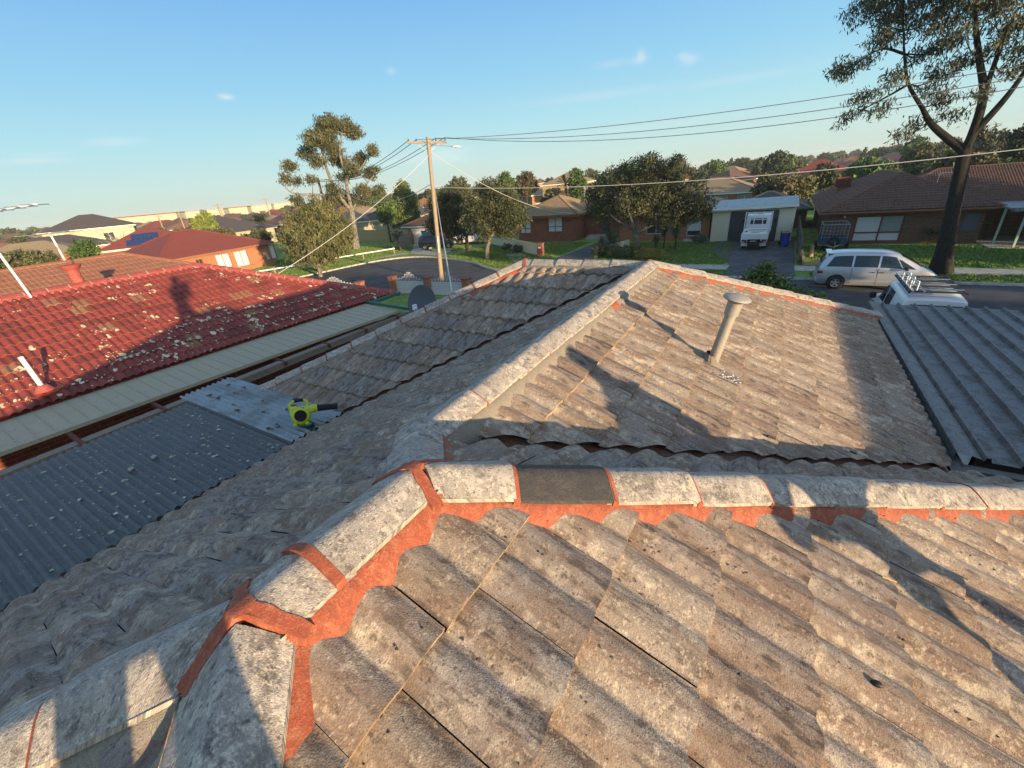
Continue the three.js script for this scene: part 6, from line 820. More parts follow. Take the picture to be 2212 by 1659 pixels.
// lemon tree below our eave
{
  const base = V3(1.15, -0.02, -13.1), bl = [[0.75, 2.9, -13.3, 0.45, 0.42, 0.45], [1.1, 2.75, -12.9, 0.5, 0.45, 0.5], [1.55, 2.55, -12.6, 0.5, 0.42, 0.5], [2.1, 2.45, -12.2, 0.32, 0.4, 0.32], [0.5, 2.5, -13.5, 0.4, 0.4, 0.4], [1.3, 2.0, -12.9, 0.8, 0.6, 0.8], [0.85, 3.2, -13.1, 0.2, 0.3, 0.2]];
  const t = tree('lemon_tree', 'lemon tree with yellow fruit rising past our roof edge', null, base, [limb([base, V3(1.15, 0.9, -13.05), V3(1.1, 1.6, -13)], [0.09, 0.07, 0.05], 8), limb([V3(1.15, 1.2, -13), V3(1.6, 1.9, -12.7), V3(2.05, 2.4, -12.3)], [0.05, 0.035, 0.015], 6), limb([V3(1.12, 1.3, -13), V3(0.8, 2, -13.2), V3(0.7, 2.8, -13.3)], [0.05, 0.035, 0.015], 6)], barkMid, bl, { seed: 23, len: 0.1, wid: 0.055, per: 30, clump: 0.2, density: 8, pal: [[0.07, 0.12, 0.02], [0.11, 0.16, 0.03], [0.15, 0.18, 0.04]] });
  for (let i = 0; i < 26; i++) { const b = bl[i % bl.length], a = rr(0, 6.28), u = rr(-0.8, 0.9), s = Math.sqrt(1 - u * u); obj('lemon', new THREE.SphereGeometry(0.035, 10, 8).scale(1, 1.2, 1).translate(b[0] + Math.cos(a) * s * b[3], b[1] + u * b[4], b[2] + Math.sin(a) * s * b[5]), mat({ color: lin(0.62, 0.50, 0.06), roughness: 0.5 }), t); }
}
// spiky garden plants and hedge under the paperbark
{
  const spiky = (label, x, z, h, n, group) => { const t = thing('yucca', label, 'plant', [x, 0, z], 0, group); obj('stem', limb([V3(0, -0.02, 0), V3(0.03, h * 0.3, 0), V3(0, h * 0.55, 0)], [0.07, 0.06, 0.05], 7), barkMid, t); const pos = [], idx = []; const R = rng(Math.round(x * 31 + z * 7 + 999)); for (let i = 0; i < n; i++) { const a = R() * 6.283, el = -0.3 + R() * 1.6, L = h * (0.35 + 0.25 * R()), y0 = h * (0.35 + 0.3 * R()), c = Math.cos(el), w = 0.035, k = pos.length / 3; const dx = Math.cos(a), dz = Math.sin(a); pos.push(-dz * w, y0, dx * w, dz * w, y0, -dx * w, dx * c * L * 0.6 + dz * w, y0 + Math.sin(el) * L * 0.6 + 0.05, dz * c * L * 0.6 - dx * w, dx * c * L * 0.6 - dz * w, y0 + Math.sin(el) * L * 0.6 + 0.05, dz * c * L * 0.6 + dx * w, dx * c * L, y0 + Math.sin(el) * L - 0.06, dz * c * L); idx.push(k, k + 1, k + 2, k, k + 2, k + 3, k + 3, k + 2, k + 4); } obj('leaves', geo(pos, idx), mat({ color: lin(0.075, 0.12, 0.035), side: THREE.DoubleSide, roughness: 0.6 }), t); };
  for (const [x, z, h] of [[-11.6, -36.4, 2.2], [-10.9, -35.4, 1.8], [-11.9, -35.2, 1.5]]) spiky('spiky green yucca left of the pale tree trunk', x, z, h, 90, 'yuccas left of the pale trunk'); for (const [x, z, h] of [[-7.2, -37.5, 2.4], [-6.2, -37.2, 2.3], [-7.6, -36.3, 1.4]]) spiky('spiky green yucca right of the pale tree trunk', x, z, h, 100, 'yuccas right of the pale trunk');
  const shrub = (name, label, blobs, o, group) => { const t = thing(name, label, 'shrub', [0, 0, 0], 0, group); const cr = new THREE.Mesh(leaves(blobs, { len: 0.11, wid: 0.06, per: 30, clump: 0.2, density: 5, ...o }), leafMat); cr.name = 'foliage'; cr.castShadow = cr.receiveShadow = true; t.add(cr); const b = blobs[0]; obj('stem', [limb([V3(b[0], -0.02, b[2]), V3(b[0], b[1], b[2])], [0.05, 0.02], 6)], barkMid, t); };
  shrub('hedge', 'low mixed green hedge below the pale trunk', [[-11.4, 0.6, -33.2, 0.7, 0.6, 0.6], [-10.3, 0.55, -33, 0.8, 0.55, 0.6], [-9.2, 0.5, -33, 0.8, 0.5, 0.6], [-8.3, 0.45, -33.1, 0.7, 0.45, 0.6]], { seed: 31, pal: [[0.08, 0.1, 0.03], [0.12, 0.12, 0.05], [0.05, 0.08, 0.02]] });
  shrub('golden_shrub', 'yellow leaved shrub at the lawn edge behind our ridge', [[-7.4, 0.42, -32.7, 0.9, 0.45, 0.5], [-6.3, 0.4, -32.6, 0.6, 0.4, 0.4]], { seed: 32, pal: [[0.32, 0.26, 0.04], [0.22, 0.2, 0.04]] });
  shrub('green_shrub', 'bright green shrub beside the cream boundary wall', [[-10.9, 0.5, -34, 0.6, 0.5, 0.5]], { seed: 33, pal: GREEN }); shrub('wall_shrub', 'dark leafy shrub against the brown brick wall', [[9.9, 0.75, -39.1, 0.6, 0.5, 0.35]], { seed: 34, density: 3, pal: [[0.05, 0.06, 0.03], [0.1, 0.08, 0.05]] });
  shrub('fence_shrub', 'small dark shrub growing along the picket fence', [[-22.8, 0.35, -37.2, 0.5, 0.4, 0.4]], { seed: 35, pal: DARKG }, 'shrubs along the picket fence'); shrub('fence_shrub', 'small dark shrub growing along the picket fence', [[-20.6, 0.35, -35.7, 0.5, 0.4, 0.4]], { seed: 36, pal: DARKG }, 'shrubs along the picket fence');
  shrub('garage_shrub', 'grey leafless looking shrub at the corner of the white garage door', [[-42.6, 1.1, -41.6, 1.0, 1.1, 0.9]], { seed: 37, density: 2.4, pal: [[0.09, 0.075, 0.06], [0.06, 0.055, 0.04]] }); shrub('weed_clump', 'grey green agave clump beside the brick house step', [[-4.9, 0.4, -40.4, 0.7, 0.4, 0.5]], { seed: 38, pal: [[0.10, 0.13, 0.09], [0.07, 0.1, 0.06]] });
}
// mid-distance trees
{
  const mid = (name, label, x, y, r, d, pal, o = {}) => { const bl = pxBlobs(o.list || [[x, y, r], [x - r * 0.5, y + r * 0.35, r * 0.7], [x + r * 0.5, y + r * 0.3, r * 0.7], [x, y + r * 0.7, r * 0.7]], d, Math.round(x), 0.8 * (r / 20), o.flat || 0.95), p = At(x, y + r, d); return tree(name, label, o.group, null, [limb([V3(p.x, -0.05, p.z), V3(p.x, Math.max(1, p.y), p.z)], [0.18, 0.1], 7)], o.bark || barkMid, bl, { seed: Math.round(x + y), len: 0.36, wid: 0.17, per: 30, clump: 0.5, density: 1.2, pal, ...o.leaf }); };
  mid('lime_tree', 'bright yellow green tree above the left red roofs', 441, 480, 20, 90, LIME); mid('round_bush_tree', 'fresh green rounded tree beside the orange roof', 182, 538, 22, 48, GREEN, { leaf: { len: 0.2, wid: 0.1, clump: 0.35, density: 2 } });
  mid('cypress', 'pointed green cypress beside the tall eucalypt', 870, 425, 22, 72, GREEN, { list: [[872, 405, 10], [868, 425, 18], [878, 445, 24], [862, 460, 24], [885, 465, 20]], flat: 1.3, leaf: { pal: [[0.06, 0.09, 0.025], [0.09, 0.12, 0.035]] } });
  mid('low_tree', 'dense green tree above the pale boundary fence', 835, 455, 18, 66, GREEN); mid('cypress', 'tall green cypress behind the two verge trees', 1090, 395, 16, 75, GREEN, { list: [[1092, 385, 8], [1088, 400, 16], [1096, 415, 18]], flat: 1.3 });
  mid('brown_tree', 'brown leaved tree behind the red brick house', 1137, 395, 20, 85, [[0.1, 0.08, 0.04], [0.07, 0.06, 0.03]]); mid('cypress', 'dark tall cypress behind the red brick house ridge', 1247, 392, 14, 78, DARKG, { list: [[1247, 375, 9], [1245, 390, 15], [1250, 408, 18]], flat: 1.3, leaf: { pal: GREEN } });
  mid('round_conifer', 'broad dark conifer beyond the fawn roofs', 1678, 355, 20, 120, GREEN, { list: [[1678, 345, 12], [1672, 360, 18], [1684, 370, 20]], flat: 1.2, leaf: { len: 0.6, wid: 0.3, clump: 0.8, density: 0.7, pal: [[0.035, 0.055, 0.02], [0.05, 0.07, 0.03]] } });
  mid('willow_tree', 'thin leaved tree with pale stems behind the garage', 1730, 400, 26, 62, [[0.13, 0.12, 0.05], [0.1, 0.1, 0.04]], { bark: barkPale, leaf: { density: 0.55 } }); mid('pale_birch', 'pale bare stemmed birch beside the dark roofed house', 1698, 395, 18, 60, [[0.14, 0.11, 0.06], [0.1, 0.09, 0.05]], { bark: barkPale, leaf: { density: 0.3 } });
  mid('blue_conifer', 'bluish conifer between spreading tree and fawn roofs', 1512, 385, 12, 70, [[0.04, 0.06, 0.045], [0.06, 0.08, 0.06]], { flat: 1.3 });
  mid('dark_conifer', 'dark conifer at the far right behind the brown house', 2205, 330, 30, 75, DARKG, { list: [[2212, 290, 18], [2205, 315, 26], [2200, 345, 32]], flat: 1.2, leaf: { pal: [[0.02, 0.035, 0.015], [0.03, 0.045, 0.02]] } }); mid('garden_tree', 'rounded olive tree behind the brown tiled ridge', 2120, 355, 20, 62, OLIVE); mid('blossom_tree', 'pale flowering shrub tree behind the brown house', 2190, 380, 14, 58, [[0.35, 0.34, 0.3], [0.2, 0.2, 0.14]]);
  // bare pale tree on the left
  const t = thing('bare_tree', 'bare pale branched tree in front of the cream house', 'tree'); const B = At(262, 520, 96), br = []; B.y = -0.05; const R = rng(77); for (let i = 0; i < 26; i++) { const a = R() * 6.28, l = 1.5 + R() * 2.2, y = 1 + R() * 1.5; br.push(limb([V3(B.x, y, B.z), V3(B.x + Math.cos(a) * l * 0.5, y + l * 0.5, B.z + Math.sin(a) * l * 0.5), V3(B.x + Math.cos(a) * l, y + l * 0.9, B.z + Math.sin(a) * l)], [0.08, 0.05, 0.02], 5)); } obj('trunk', limb([B, V3(B.x, 1.5, B.z), V3(B.x, 3, B.z)], [0.2, 0.15, 0.1], 7), barkPale, t); obj('branches', br, barkPale, t);
  // palm
  const pm = thing('palm_tree', 'fan palm standing above the red brick house roof', 'palm', [At(1222, 420, 80).x, -0.05, At(1222, 420, 80).z]); const top = At(1222, 395, 80).y; obj('trunk', limb([V3(0, 0, 0), V3(0.1, top / 2, 0), V3(0, top, 0)], [0.25, 0.2, 0.2], 8), barkPale, pm); const fr = []; for (let i = 0; i < 26; i++) { const a = i * 2.4, e = -0.5 + (i % 7) * 0.28, L = 1.5; for (let k = -2; k <= 2; k++) { const aa = a + k * 0.16; fr.push(geo([0, top, 0, Math.cos(aa - 0.05) * L * Math.cos(e), top + Math.sin(e) * L, Math.sin(aa - 0.05) * L * Math.cos(e), Math.cos(aa + 0.05) * L * Math.cos(e), top + Math.sin(e) * L - 0.1, Math.sin(aa + 0.05) * L * Math.cos(e)], [0, 1, 2])); } } obj('fronds', fr, mat({ color: lin(0.12, 0.11, 0.04), side: THREE.DoubleSide }), pm);
}
// ---------- houses across the left and the distance ----------
{
  // red hip-roofed house with shutters
  const A = G(338, 566, 2.45), B = G(591, 522, 2.45), len = Math.hypot(B.x - A.x, B.z - A.z), ang = Math.atan2(-(B.z - A.z), B.x - A.x); const h = simpleHouse('red_hip_house', 'orange brick house with dull red hip roof and closed white shutters', null, [(A.x + B.x) / 2 + Math.sin(ang) * -5.2, (A.z + B.z) / 2 - Math.cos(ang) * 5.2], ang, len, 10.4, 2.45, 0.42, M.brickOrange, M.redFar, [['S', -0.6, 0.7, 0.9, 2.1, M.blind], ['S', 1.4, 0.5, 2.9, 2.1, M.blind], ['S', 5.0, 0.6, 6.4, 2.1, M.blind], ['S', -2.6, 1.5, -1.9, 2.0]], M.orangeTile, { caps: M.redFar });
  const at = (x, d) => { const p = At(x, 560, d); return [p.x, p.z]; };
  simpleHouse('cream_two_storey_house', 'cream two storey house with near black roof on the left skyline', null, at(232, 112), 1.2, 13, 11, 5.3, 0.42, M.render, M.darkTile, [['S', -3, 3, -1.5, 4.4], ['S', 1.5, 3, 3, 4.4]], M.cream); simpleHouse('low_dark_house', 'low orange brick house with dark purple roof on the left', null, at(140, 104), 1.3, 15, 11, 2.8, 0.36, M.brickOrange, M.darkTile, [['S', -3, 1, -1, 2.2]], M.cream);
  const sol = simpleHouse('solar_house', 'maroon roofed house carrying blue solar panels', null, at(345, 84), 1.15, 12, 10, 2.6, 0.42, M.brickRed, M.redFar, [], M.cream); const H = hipFaces(-6, 6, -5, 5, 2.6, 0.42); for (let k = 0; k < 6; k++) { const o = obj('solar_panel', cbx(0, 0, 0, 1.0, 0.04, 1.6), M.solar, sol); const col = k % 3, row = Math.floor(k / 3), x = -2 + col * 1.05 + row * 0.6, z = 3.8 - row * 1.6; o.position.set(x, 2.6 + (5 - z) * 0.42 + 0.1, z); o.rotation.x = Math.atan(0.42); }
  const roofs = [[M.redFar, 'dull red'], [M.brownTile, 'brown'], [M.brownTile, 'brown'], [M.darkTile, 'charcoal'], [M.fawnTile, 'fawn'], [M.orangeTile, 'orange']], walls = [[M.brickOrange, 'orange brick'], [M.render, 'cream rendered'], [M.brickRed, 'red brick'], [M.brickTan, 'tan brick']];
  const R = rng(2024), taken = [];
  const spot = (px, d) => { const p = At(px, 500, d); return [p.x, p.z]; };
  let n = 0;
  for (let i = 0; i < 900 && n < 84; i++) {
    const px = -120 + R() * 2480, d = 66 + Math.pow(R(), 1.3) * 260; const [x, z] = spot(px, d); if (d < 84 && (px < 620 || (px > 880 && px < 1780))) continue; if (px > 1400 && d < 100) continue; if (px > 60 && px < 420 && d < 128) continue; if (taken.some(([a, b]) => Math.hypot(a - x, b - z) < 15)) continue; if (px > 640 && px < 900 && d < 75) continue;
    taken.push([x, z]); n++; const [rm, rn] = roofs[Math.floor(R() * roofs.length)], [wm, wn] = walls[Math.floor(R() * walls.length)], two = R() < 0.14 && px < 1500; const w = 10 + R() * 5, dd = 9 + R() * 3, e = two ? 5.2 : 2.6;
    simpleHouse('far_house', `far ${two ? 'two storey ' : ''}${wn} house with ${rn} hip roof`, `far ${two ? 'two storey ' : ''}${wn} houses with ${rn} roofs`, [x, z], Math.atan2(-(x - CAM.x), -(z - CAM.z)) * -1 + (R() - 0.5) * 1.4 + Math.PI * 0, w, dd, e, 0.38 + R() * 0.1, wm, rm, d < 170 ? [['S', -w * 0.28, e - 1.9, -w * 0.1, e - 0.6], ['S', w * 0.08, e - 1.9, w * 0.28, e - 0.6]] : [], M.cream);
  }
  // large pale sheds on the left horizon
  for (let k = 0; k < 6; k++) { const p = At(330 + k * 55, 470, 300 + k * 12), s = thing('warehouse', 'long pale warehouse on the left horizon', 'warehouse', [p.x, 0, p.z], 0.9, 'pale warehouses on the horizon'); obj('wall', cbx(0, 3.6, 0, 26, 7.2, 16), M.render, s); obj('roof', bx(-13.4, 7.22, -8.4, 13.4, 7.6, 8.4), k % 3 ? M.galvNew : M.redFar, s); for (let q = 0; q < 3; q++) obj('door', cbx(-7 + q * 7, 2, 8.03, 3.6, 4, 0.06), M.frameDark, s); }
  // trees among the far houses
  const kinds = [['dark green', DARKG], ['olive', OLIVE], ['green', GREEN]]; let m = 0;
  const kg = [0, 1, 2].map((k) => leaves([[0, 3.4, 0, 2.1, 1.9, 2.1], [1, 2.8, 0.6, 1.5, 1.2, 1.5], [-0.9, 3.0, -0.7, 1.5, 1.3, 1.5]], { seed: 300 + k, len: 0.55, wid: 0.3, per: 16, clump: 0.55, density: 0.8, pal: kinds[k][1] })), kg2 = [0, 1, 2].map((k) => leaves([[0, 1.6, 0, 1.7, 1.2, 1.7], [0, 2.8, 0, 1.35, 1.2, 1.35], [0, 4.0, 0, 0.95, 1.1, 0.95], [0, 5.0, 0, 0.55, 0.9, 0.55], [0, 5.8, 0, 0.2, 0.6, 0.2]], { seed: 330 + k, len: 0.5, wid: 0.26, per: 16, clump: 0.45, density: 0.9, pal: kinds[k][1] })), tg = limb([V3(0, -0.05, 0), V3(0.1, 1.4, 0), V3(0, 2.8, 0)], [0.22, 0.16, 0.1], 6);
  for (let i = 0; i < 1500 && m < 230; i++) { const px = -140 + R() * 2520, d = 60 + Math.pow(R(), 1.2) * 260, [x, z] = spot(px, d); if (taken.some(([a, b]) => Math.hypot(a - x, b - z) < 8.5)) continue; if (d < 80 && ((px > 640 && px < 930) || px < 620)) continue; if (d < 66 && px > 880 && px < 1780) continue; if (px > 1400 && px < 1610 && d < 90) continue; m++; const k = Math.floor(R() * 3), con = R() < 0.16, sz = (px < 620 ? 0.42 : 0.75) + R() * (px < 620 ? 0.45 : 0.75), sw = sz < 0.85 ? 'small ' : sz > 1.2 ? 'tall ' : ''; const t = thing('far_tree', `far ${sw}${kinds[k][0]} ${con ? 'conical' : 'round headed'} tree among the houses`, 'tree', [x, 0, z], R() * 6, `far ${sw}${kinds[k][0]} ${con ? 'conical' : 'round'} trees`); const s = sz * (d < 120 ? 0.72 : 1); t.scale.set(s, s * (0.85 + R() * 0.35), s); obj('trunk', tg, barkMid, t); const c = new THREE.Mesh((con ? kg2 : kg)[k], leafMat); c.name = 'crown'; t.add(c); }
  for (let i = 0, q = 0; i < 900 && q < 85; i++) { const px = -60 + R() * 700, d = 70 + Math.pow(R(), 1.4) * 170, [x, z] = spot(px, d); if (taken.some(([a, b]) => Math.hypot(a - x, b - z) < 7) || (d < 92 && px > 180 && px < 420)) continue; q++; const k = Math.floor(R() * 3), s = 0.4 + R() * 0.5, t = thing('garden_tree', `low ${kinds[k][0]} garden tree between the left houses`, 'tree', [x, 0, z], R() * 6, `low ${kinds[k][0]} garden trees on the left`); t.scale.set(s, s * (0.8 + R() * 0.35), s); obj('trunk', tg, barkMid, t); const c = new THREE.Mesh(kg[k], leafMat); c.name = 'crown'; c.castShadow = c.receiveShadow = true; t.add(c); }
  const far = []; for (let i = 0; i < 420; i++) { const px = -200 + R() * 2700, d = 330 + R() * 330, [x, z] = spot(px, d), s = 0.5 + R() * 0.9; far.push([x, 3 * s, z, 3.2 * s, 2.4 * s, 3.2 * s]); }
  const fw = new THREE.Mesh(leaves(far, { seed: 88, len: 1.6, wid: 1.0, per: 6, clump: 1.2, density: 0.32, pal: DARKG }), leafMat); fw.name = 'distant_woodland'; tag(fw, 'band of small dark trees along the whole horizon', 'woodland', null, 'stuff'); scene.add(fw);
}
// ---------- poles and wires ----------
const hang = (a, b, sag, n = 20) => { const p = []; for (let i = 0; i <= n; i++) { const t = i / n, q = a.clone().lerp(b, t); q.y -= sag * 4 * t * (1 - t); p.push(q); } return new THREE.TubeGeometry(new THREE.CatmullRomCurve3(p), n * 2, 0.014, 5); };
const hangR = (a, b, sag, r, n = 24) => { const p = []; for (let i = 0; i <= n; i++) { const t = i / n, q = a.clone().lerp(b, t); q.y -= sag * 4 * t * (1 - t); p.push(q); } return new THREE.TubeGeometry(new THREE.CatmullRomCurve3(p), n * 2, r, 5); };
{
  const PX = -19.95, PZ = -23.15, arm = V3(0.76, 0, -0.65), pole = thing('power_pole', 'tall weathered timber power pole with crossarm beside the court', 'power pole', [PX, 0, PZ]); pole.rotation.set(-0.03, 0, -0.05);
  obj('shaft', new THREE.CylinderGeometry(0.115, 0.165, 9.35, 14).translate(0, 4.65, 0), M.pole, pole); obj('crossarm', beam(arm.clone().multiplyScalar(-1.35).setY(9.02), arm.clone().multiplyScalar(1.2).setY(9.02), 0.12, 0.13), M.pole, pole);
  for (const s of [-1, 1]) obj('brace', beam(arm.clone().multiplyScalar(0.75 * s).setY(8.95), V3(0, 8.45, 0), 0.03, 0.04), M.galv, pole); for (const f of [-1.25, -0.75, 0.5, 1.1]) obj('insulator', new THREE.CylinderGeometry(0.03, 0.045, 0.14, 8).translate(arm.x * f, 9.16, arm.z * f), M.frameDark, pole);
  obj('lamp_arm', [bar([0, 8.9, 0], arm.clone().multiplyScalar(1.7).setY(8.75), 0.025)], M.galv, pole); obj('luminaire', rbx(0, 0, 0, 0.55, 0.1, 0.2, 0.04).rotateY(0.7).translate(arm.x * 1.85, 8.74, arm.z * 1.85), M.white, pole); obj('cable_guard', beam([0.12, 2.1, 0.14], [0.12, 3.2, 0.14], 0.05, 0.07), M.white, pole);
  const top = (f, y = 9.2) => V3(PX + arm.x * f + 0.05 * y, y, PZ + arm.z * f - 0.03 * y), on = (y) => V3(PX + 0.05 * y, y, PZ - 0.03 * y); const E = V3(20.5, 9.3, -24.2), W = At(687, 388, 67); 
  const wire = (label, a, b, sag, r, m = M.wire, group) => tag(obj('wire', hangR(a, b, sag, r), m), label, 'wire', group);
  for (const [f, o, sg] of [[-0.75, -0.9, 0.95], [0.5, 0.3, 1.4], [1.1, 0.9, 1.75]]) wire('dark power line strung from the pole past the street gum', top(f), V3(E.x, E.y - 0.1, E.z + o), sg, 0.015, M.wire, 'power lines along the street');
  for (const f of [-1.25, -0.75, 0.5, 1.1]) wire('dark power line sloping down to the far timber pole', top(f), V3(W.x + f * 0.6, W.y, W.z - f * 0.5), 1.0, 0.02, M.wire, 'power lines to the far pole');
  wire('pale twisted service cable dropping to our hip', on(8.3), V3(-3.35, 4.62, -4.35), 1.0, 0.014, M.wireLight); wire('pale twisted service cable dropping to the red brick house', on(8.5), V3(-17.7, 2.75, -42.9), 0.9, 0.02, M.wireLight); wire('pale service cable slanting down to the red roof', on(8.3), At(601, 591, 22.5), 0.35, 0.016, M.wireLight);
  wire('grey telephone cable spanning level across the street', on(6.35), V3(20.5, 6.6, -24.2), 1.0, 0.016, M.wireLight); wire('grey telephone cable sagging to the tan brick house', on(6.6), At(739, 413, 55), 1.2, 0.02, M.wireLight);
  const p2 = thing('power_pole', 'timber power pole in front of the tall eucalypt', 'power pole', [W.x, 0, W.z]); obj('shaft', new THREE.CylinderGeometry(0.15, 0.22, W.y + 0.25, 10).translate(0, (W.y + 0.25) / 2, 0), M.pole, p2); obj('crossarm', beam([-1.2, W.y - 0.1, 0.9], [1.0, W.y - 0.1, -0.9], 0.12, 0.13), M.pole, p2);
  const p3 = dup(pole, [20.5, 0, -24.2], 0.6, 'timber power pole at the right end of the street wires');
  for (const [x, y, d] of [[480, 462, 130], [468, 440, 118], [345, 475, 140], [385, 458, 120], [1012, 398, 170], [1300, 385, 190], [1372, 372, 180], [1420, 372, 210], [1160, 400, 140], [1128, 405, 150], [572, 428, 160], [195, 470, 150]]) { const p = At(x, y, d), q = thing('far_pole', 'slim timber pole with crossarm among the far houses', 'power pole', [p.x, 0, p.z], 0.8, 'far power poles'); const hh = clamp(p.y, 6.5, 11); obj('shaft', new THREE.CylinderGeometry(0.12, 0.18, hh, 7).translate(0, hh / 2, 0), M.pole, q); obj('crossarm', cbx(0, hh - 0.3, 0, 2, 0.12, 0.12), M.pole, q); }
}
// TV antennas on the red roof
{
  const an = thing('antenna_mast', 'tall white antenna mast rising from the red ridge', 'antenna', [-14.35, 4.6, -1.75]); obj('mast', bar([0, 0, 0], [-0.15, 2.0, 0.15], 0.028), M.white, an); obj('boom', beam([-1.2, 1.85, 0.75], [0.9, 2.0, -0.75], 0.03, 0.03), M.white, an); for (let k = 0; k < 9; k++) { const f = k / 8, x = mix(-1.15, 0.85, f), z = mix(0.72, -0.72, f), y = mix(1.87, 1.99, f), l = mix(0.7, 0.35, f); obj('element', bar([x - l * 0.55, y, z - l * 0.8], [x + l * 0.55, y, z + l * 0.8], 0.012, 0.012, 6), M.chrome, an); }
  const a2 = thing('antenna_mast', 'short white antenna post behind the orange ridge', 'antenna', [-24.5, 3.6, -5.0]); obj('mast', bar([0, 0, 0], [-0.2, 2.3, 0], 0.035), M.white, a2); obj('boom', bar([-1.2, 2.25, 0.4], [0.6, 2.3, -0.4], 0.025), M.chrome, a2); for (let k = 0; k < 5; k++) obj('element', bar([-1 + k * 0.35, 2.27, 0.9 - k * 0.15], [-1 + k * 0.35, 2.27, -0.3 - k * 0.15], 0.015), M.chrome, a2);
}
// ---------- dish ----------
{
  const t = thing('satellite_dish', 'dark grey satellite dish standing behind our far hip', 'satellite dish', [-6.62, 0, -7.05]); const N = V3(0.15, 0.28, 0.95).normalize(), q = new THREE.Quaternion().setFromUnitVectors(V3(0, 1, 0), N), C = V3(0, 3.5, 0);
  const pr = []; for (let i = 0; i <= 10; i++) { const r = 0.43 * i / 10; pr.push(new THREE.Vector2(r, r * r * 0.5)); } for (let i = 10; i >= 0; i--) { const r = 0.43 * i / 10; pr.push(new THREE.Vector2(r, r * r * 0.5 - 0.012)); }
  obj('reflector', new THREE.LatheGeometry(pr, 36).scale(1, 1, 1.12).applyQuaternion(q).translate(C.x, C.y, C.z), M.dish, t); const low = V3(0, -0.3, 0).add(C), foc = C.clone().addScaledVector(N, 0.42).add(V3(0, -0.12, 0));
  obj('feed_arm', bar(low, foc, 0.016), M.galv, t); for (const s of [-0.1, 0.1]) obj('receiver', [rbx(0, 0, 0, 0.08, 0.08, 0.14, 0.03).translate(foc.x + s, foc.y + 0.02, foc.z + s)], M.white, t); obj('mast', [bar([0.1, 0, -0.1], [0.1, 3.3, -0.1], 0.035), bar([0.1, 3.3, -0.1], C, 0.03)], M.galv, t);
}
// ---------- leaf blower on the silver sheet ----------
{
  const t = thing('leaf_blower', 'lime yellow leaf blower lying on the silver iron sheet', 'leaf blower', [-3.7, 3.632, -1.57], 0.0);
  const z = (a) => a; // body axis faces the camera side
  const g = new THREE.Group(); g.name = 'blower_body';
  const face = new THREE.Quaternion().setFromUnitVectors(V3(0, 0, 1), V3(0.78, 0.42, 0.46).normalize()); const T2 = (geom) => geom.applyQuaternion(face).translate(0, 0.125, 0);
  obj('housing', [T2(new THREE.LatheGeometry([[0.0, -0.075], [0.075, -0.075], [0.108, -0.05], [0.115, 0.0], [0.108, 0.045], [0.09, 0.065], [0.07, 0.07]].map((p) => new THREE.Vector2(...p)), 26).rotateX(Math.PI / 2)), T2(rbx(0.07, 0.075, 0, 0.16, 0.085, 0.1, 0.03)), T2(rbx(-0.075, 0.055, 0, 0.09, 0.13, 0.1, 0.03)), T2(rbx(-0.06, -0.105, 0.02, 0.045, 0.04, 0.09, 0.015)), T2(rbx(0.07, -0.095, 0.02, 0.045, 0.04, 0.09, 0.015)), T2(rbx(-0.01, -0.105, -0.04, 0.13, 0.03, 0.05, 0.012))], M.lime, t);
  obj('intake_grille', [T2(new THREE.CylinderGeometry(0.07, 0.07, 0.02, 24).rotateX(Math.PI / 2).translate(0, 0, 0.07)), ...[0, 1, 2].map((k) => T2(new THREE.TorusGeometry(0.02 + k * 0.02, 0.004, 6, 20).translate(0, 0, 0.081))), ...[0, 1, 2, 3].map((k) => T2(cbx(0, 0, 0.082, 0.13, 0.006, 0.006).rotateZ(k * Math.PI / 4)))], M.rubber, t);
  const handle = new THREE.CatmullRomCurve3([V3(-0.11, 0.07, 0), V3(-0.12, 0.14, 0), V3(-0.06, 0.185, 0), V3(0.03, 0.195, 0), V3(0.07, 0.17, 0), V3(0.075, 0.1, 0)]); obj('handle', T2(new THREE.TubeGeometry(handle, 24, 0.017, 8)), M.lime, t); obj('grip', T2(new THREE.TubeGeometry(new THREE.CatmullRomCurve3([V3(-0.07, 0.181, 0), V3(-0.02, 0.192, 0), V3(0.03, 0.196, 0)]), 12, 0.021, 8)), M.rubber, t);
  obj('nozzle_collar', T2(new THREE.CylinderGeometry(0.048, 0.052, 0.07, 18).rotateZ(-Math.PI / 2 + 0.12).translate(0.15, 0.085, 0)), M.lime, t); 
  const a = V3(0.16, 0.086, 0).applyQuaternion(face).add(V3(0, 0.125, 0)), b = V3(0.42, 0.10, 0).applyQuaternion(face).add(V3(0, 0.125, 0)); obj('nozzle', bar(a, b, 0.043, 0.036, 16), M.rubber, t);
  obj('engine_cover', T2(rbx(-0.01, 0.0, -0.1, 0.15, 0.15, 0.09, 0.03)), M.rubber, t); obj('fuel_cap', new THREE.CylinderGeometry(0.034, 0.034, 0.03, 14).rotateZ(0.3).translate(0.16, 0.05, 0.02), M.greenBright, t); obj('starter', new THREE.CylinderGeometry(0.045, 0.045, 0.04, 14).rotateZ(0.3).translate(0.17, 0.03, 0.02), M.black, t);
  obj('brand_patch', T2(cbx(0.02, 0.085, 0.056, 0.04, 0.03, 0.004)), M.rubber, t);
}
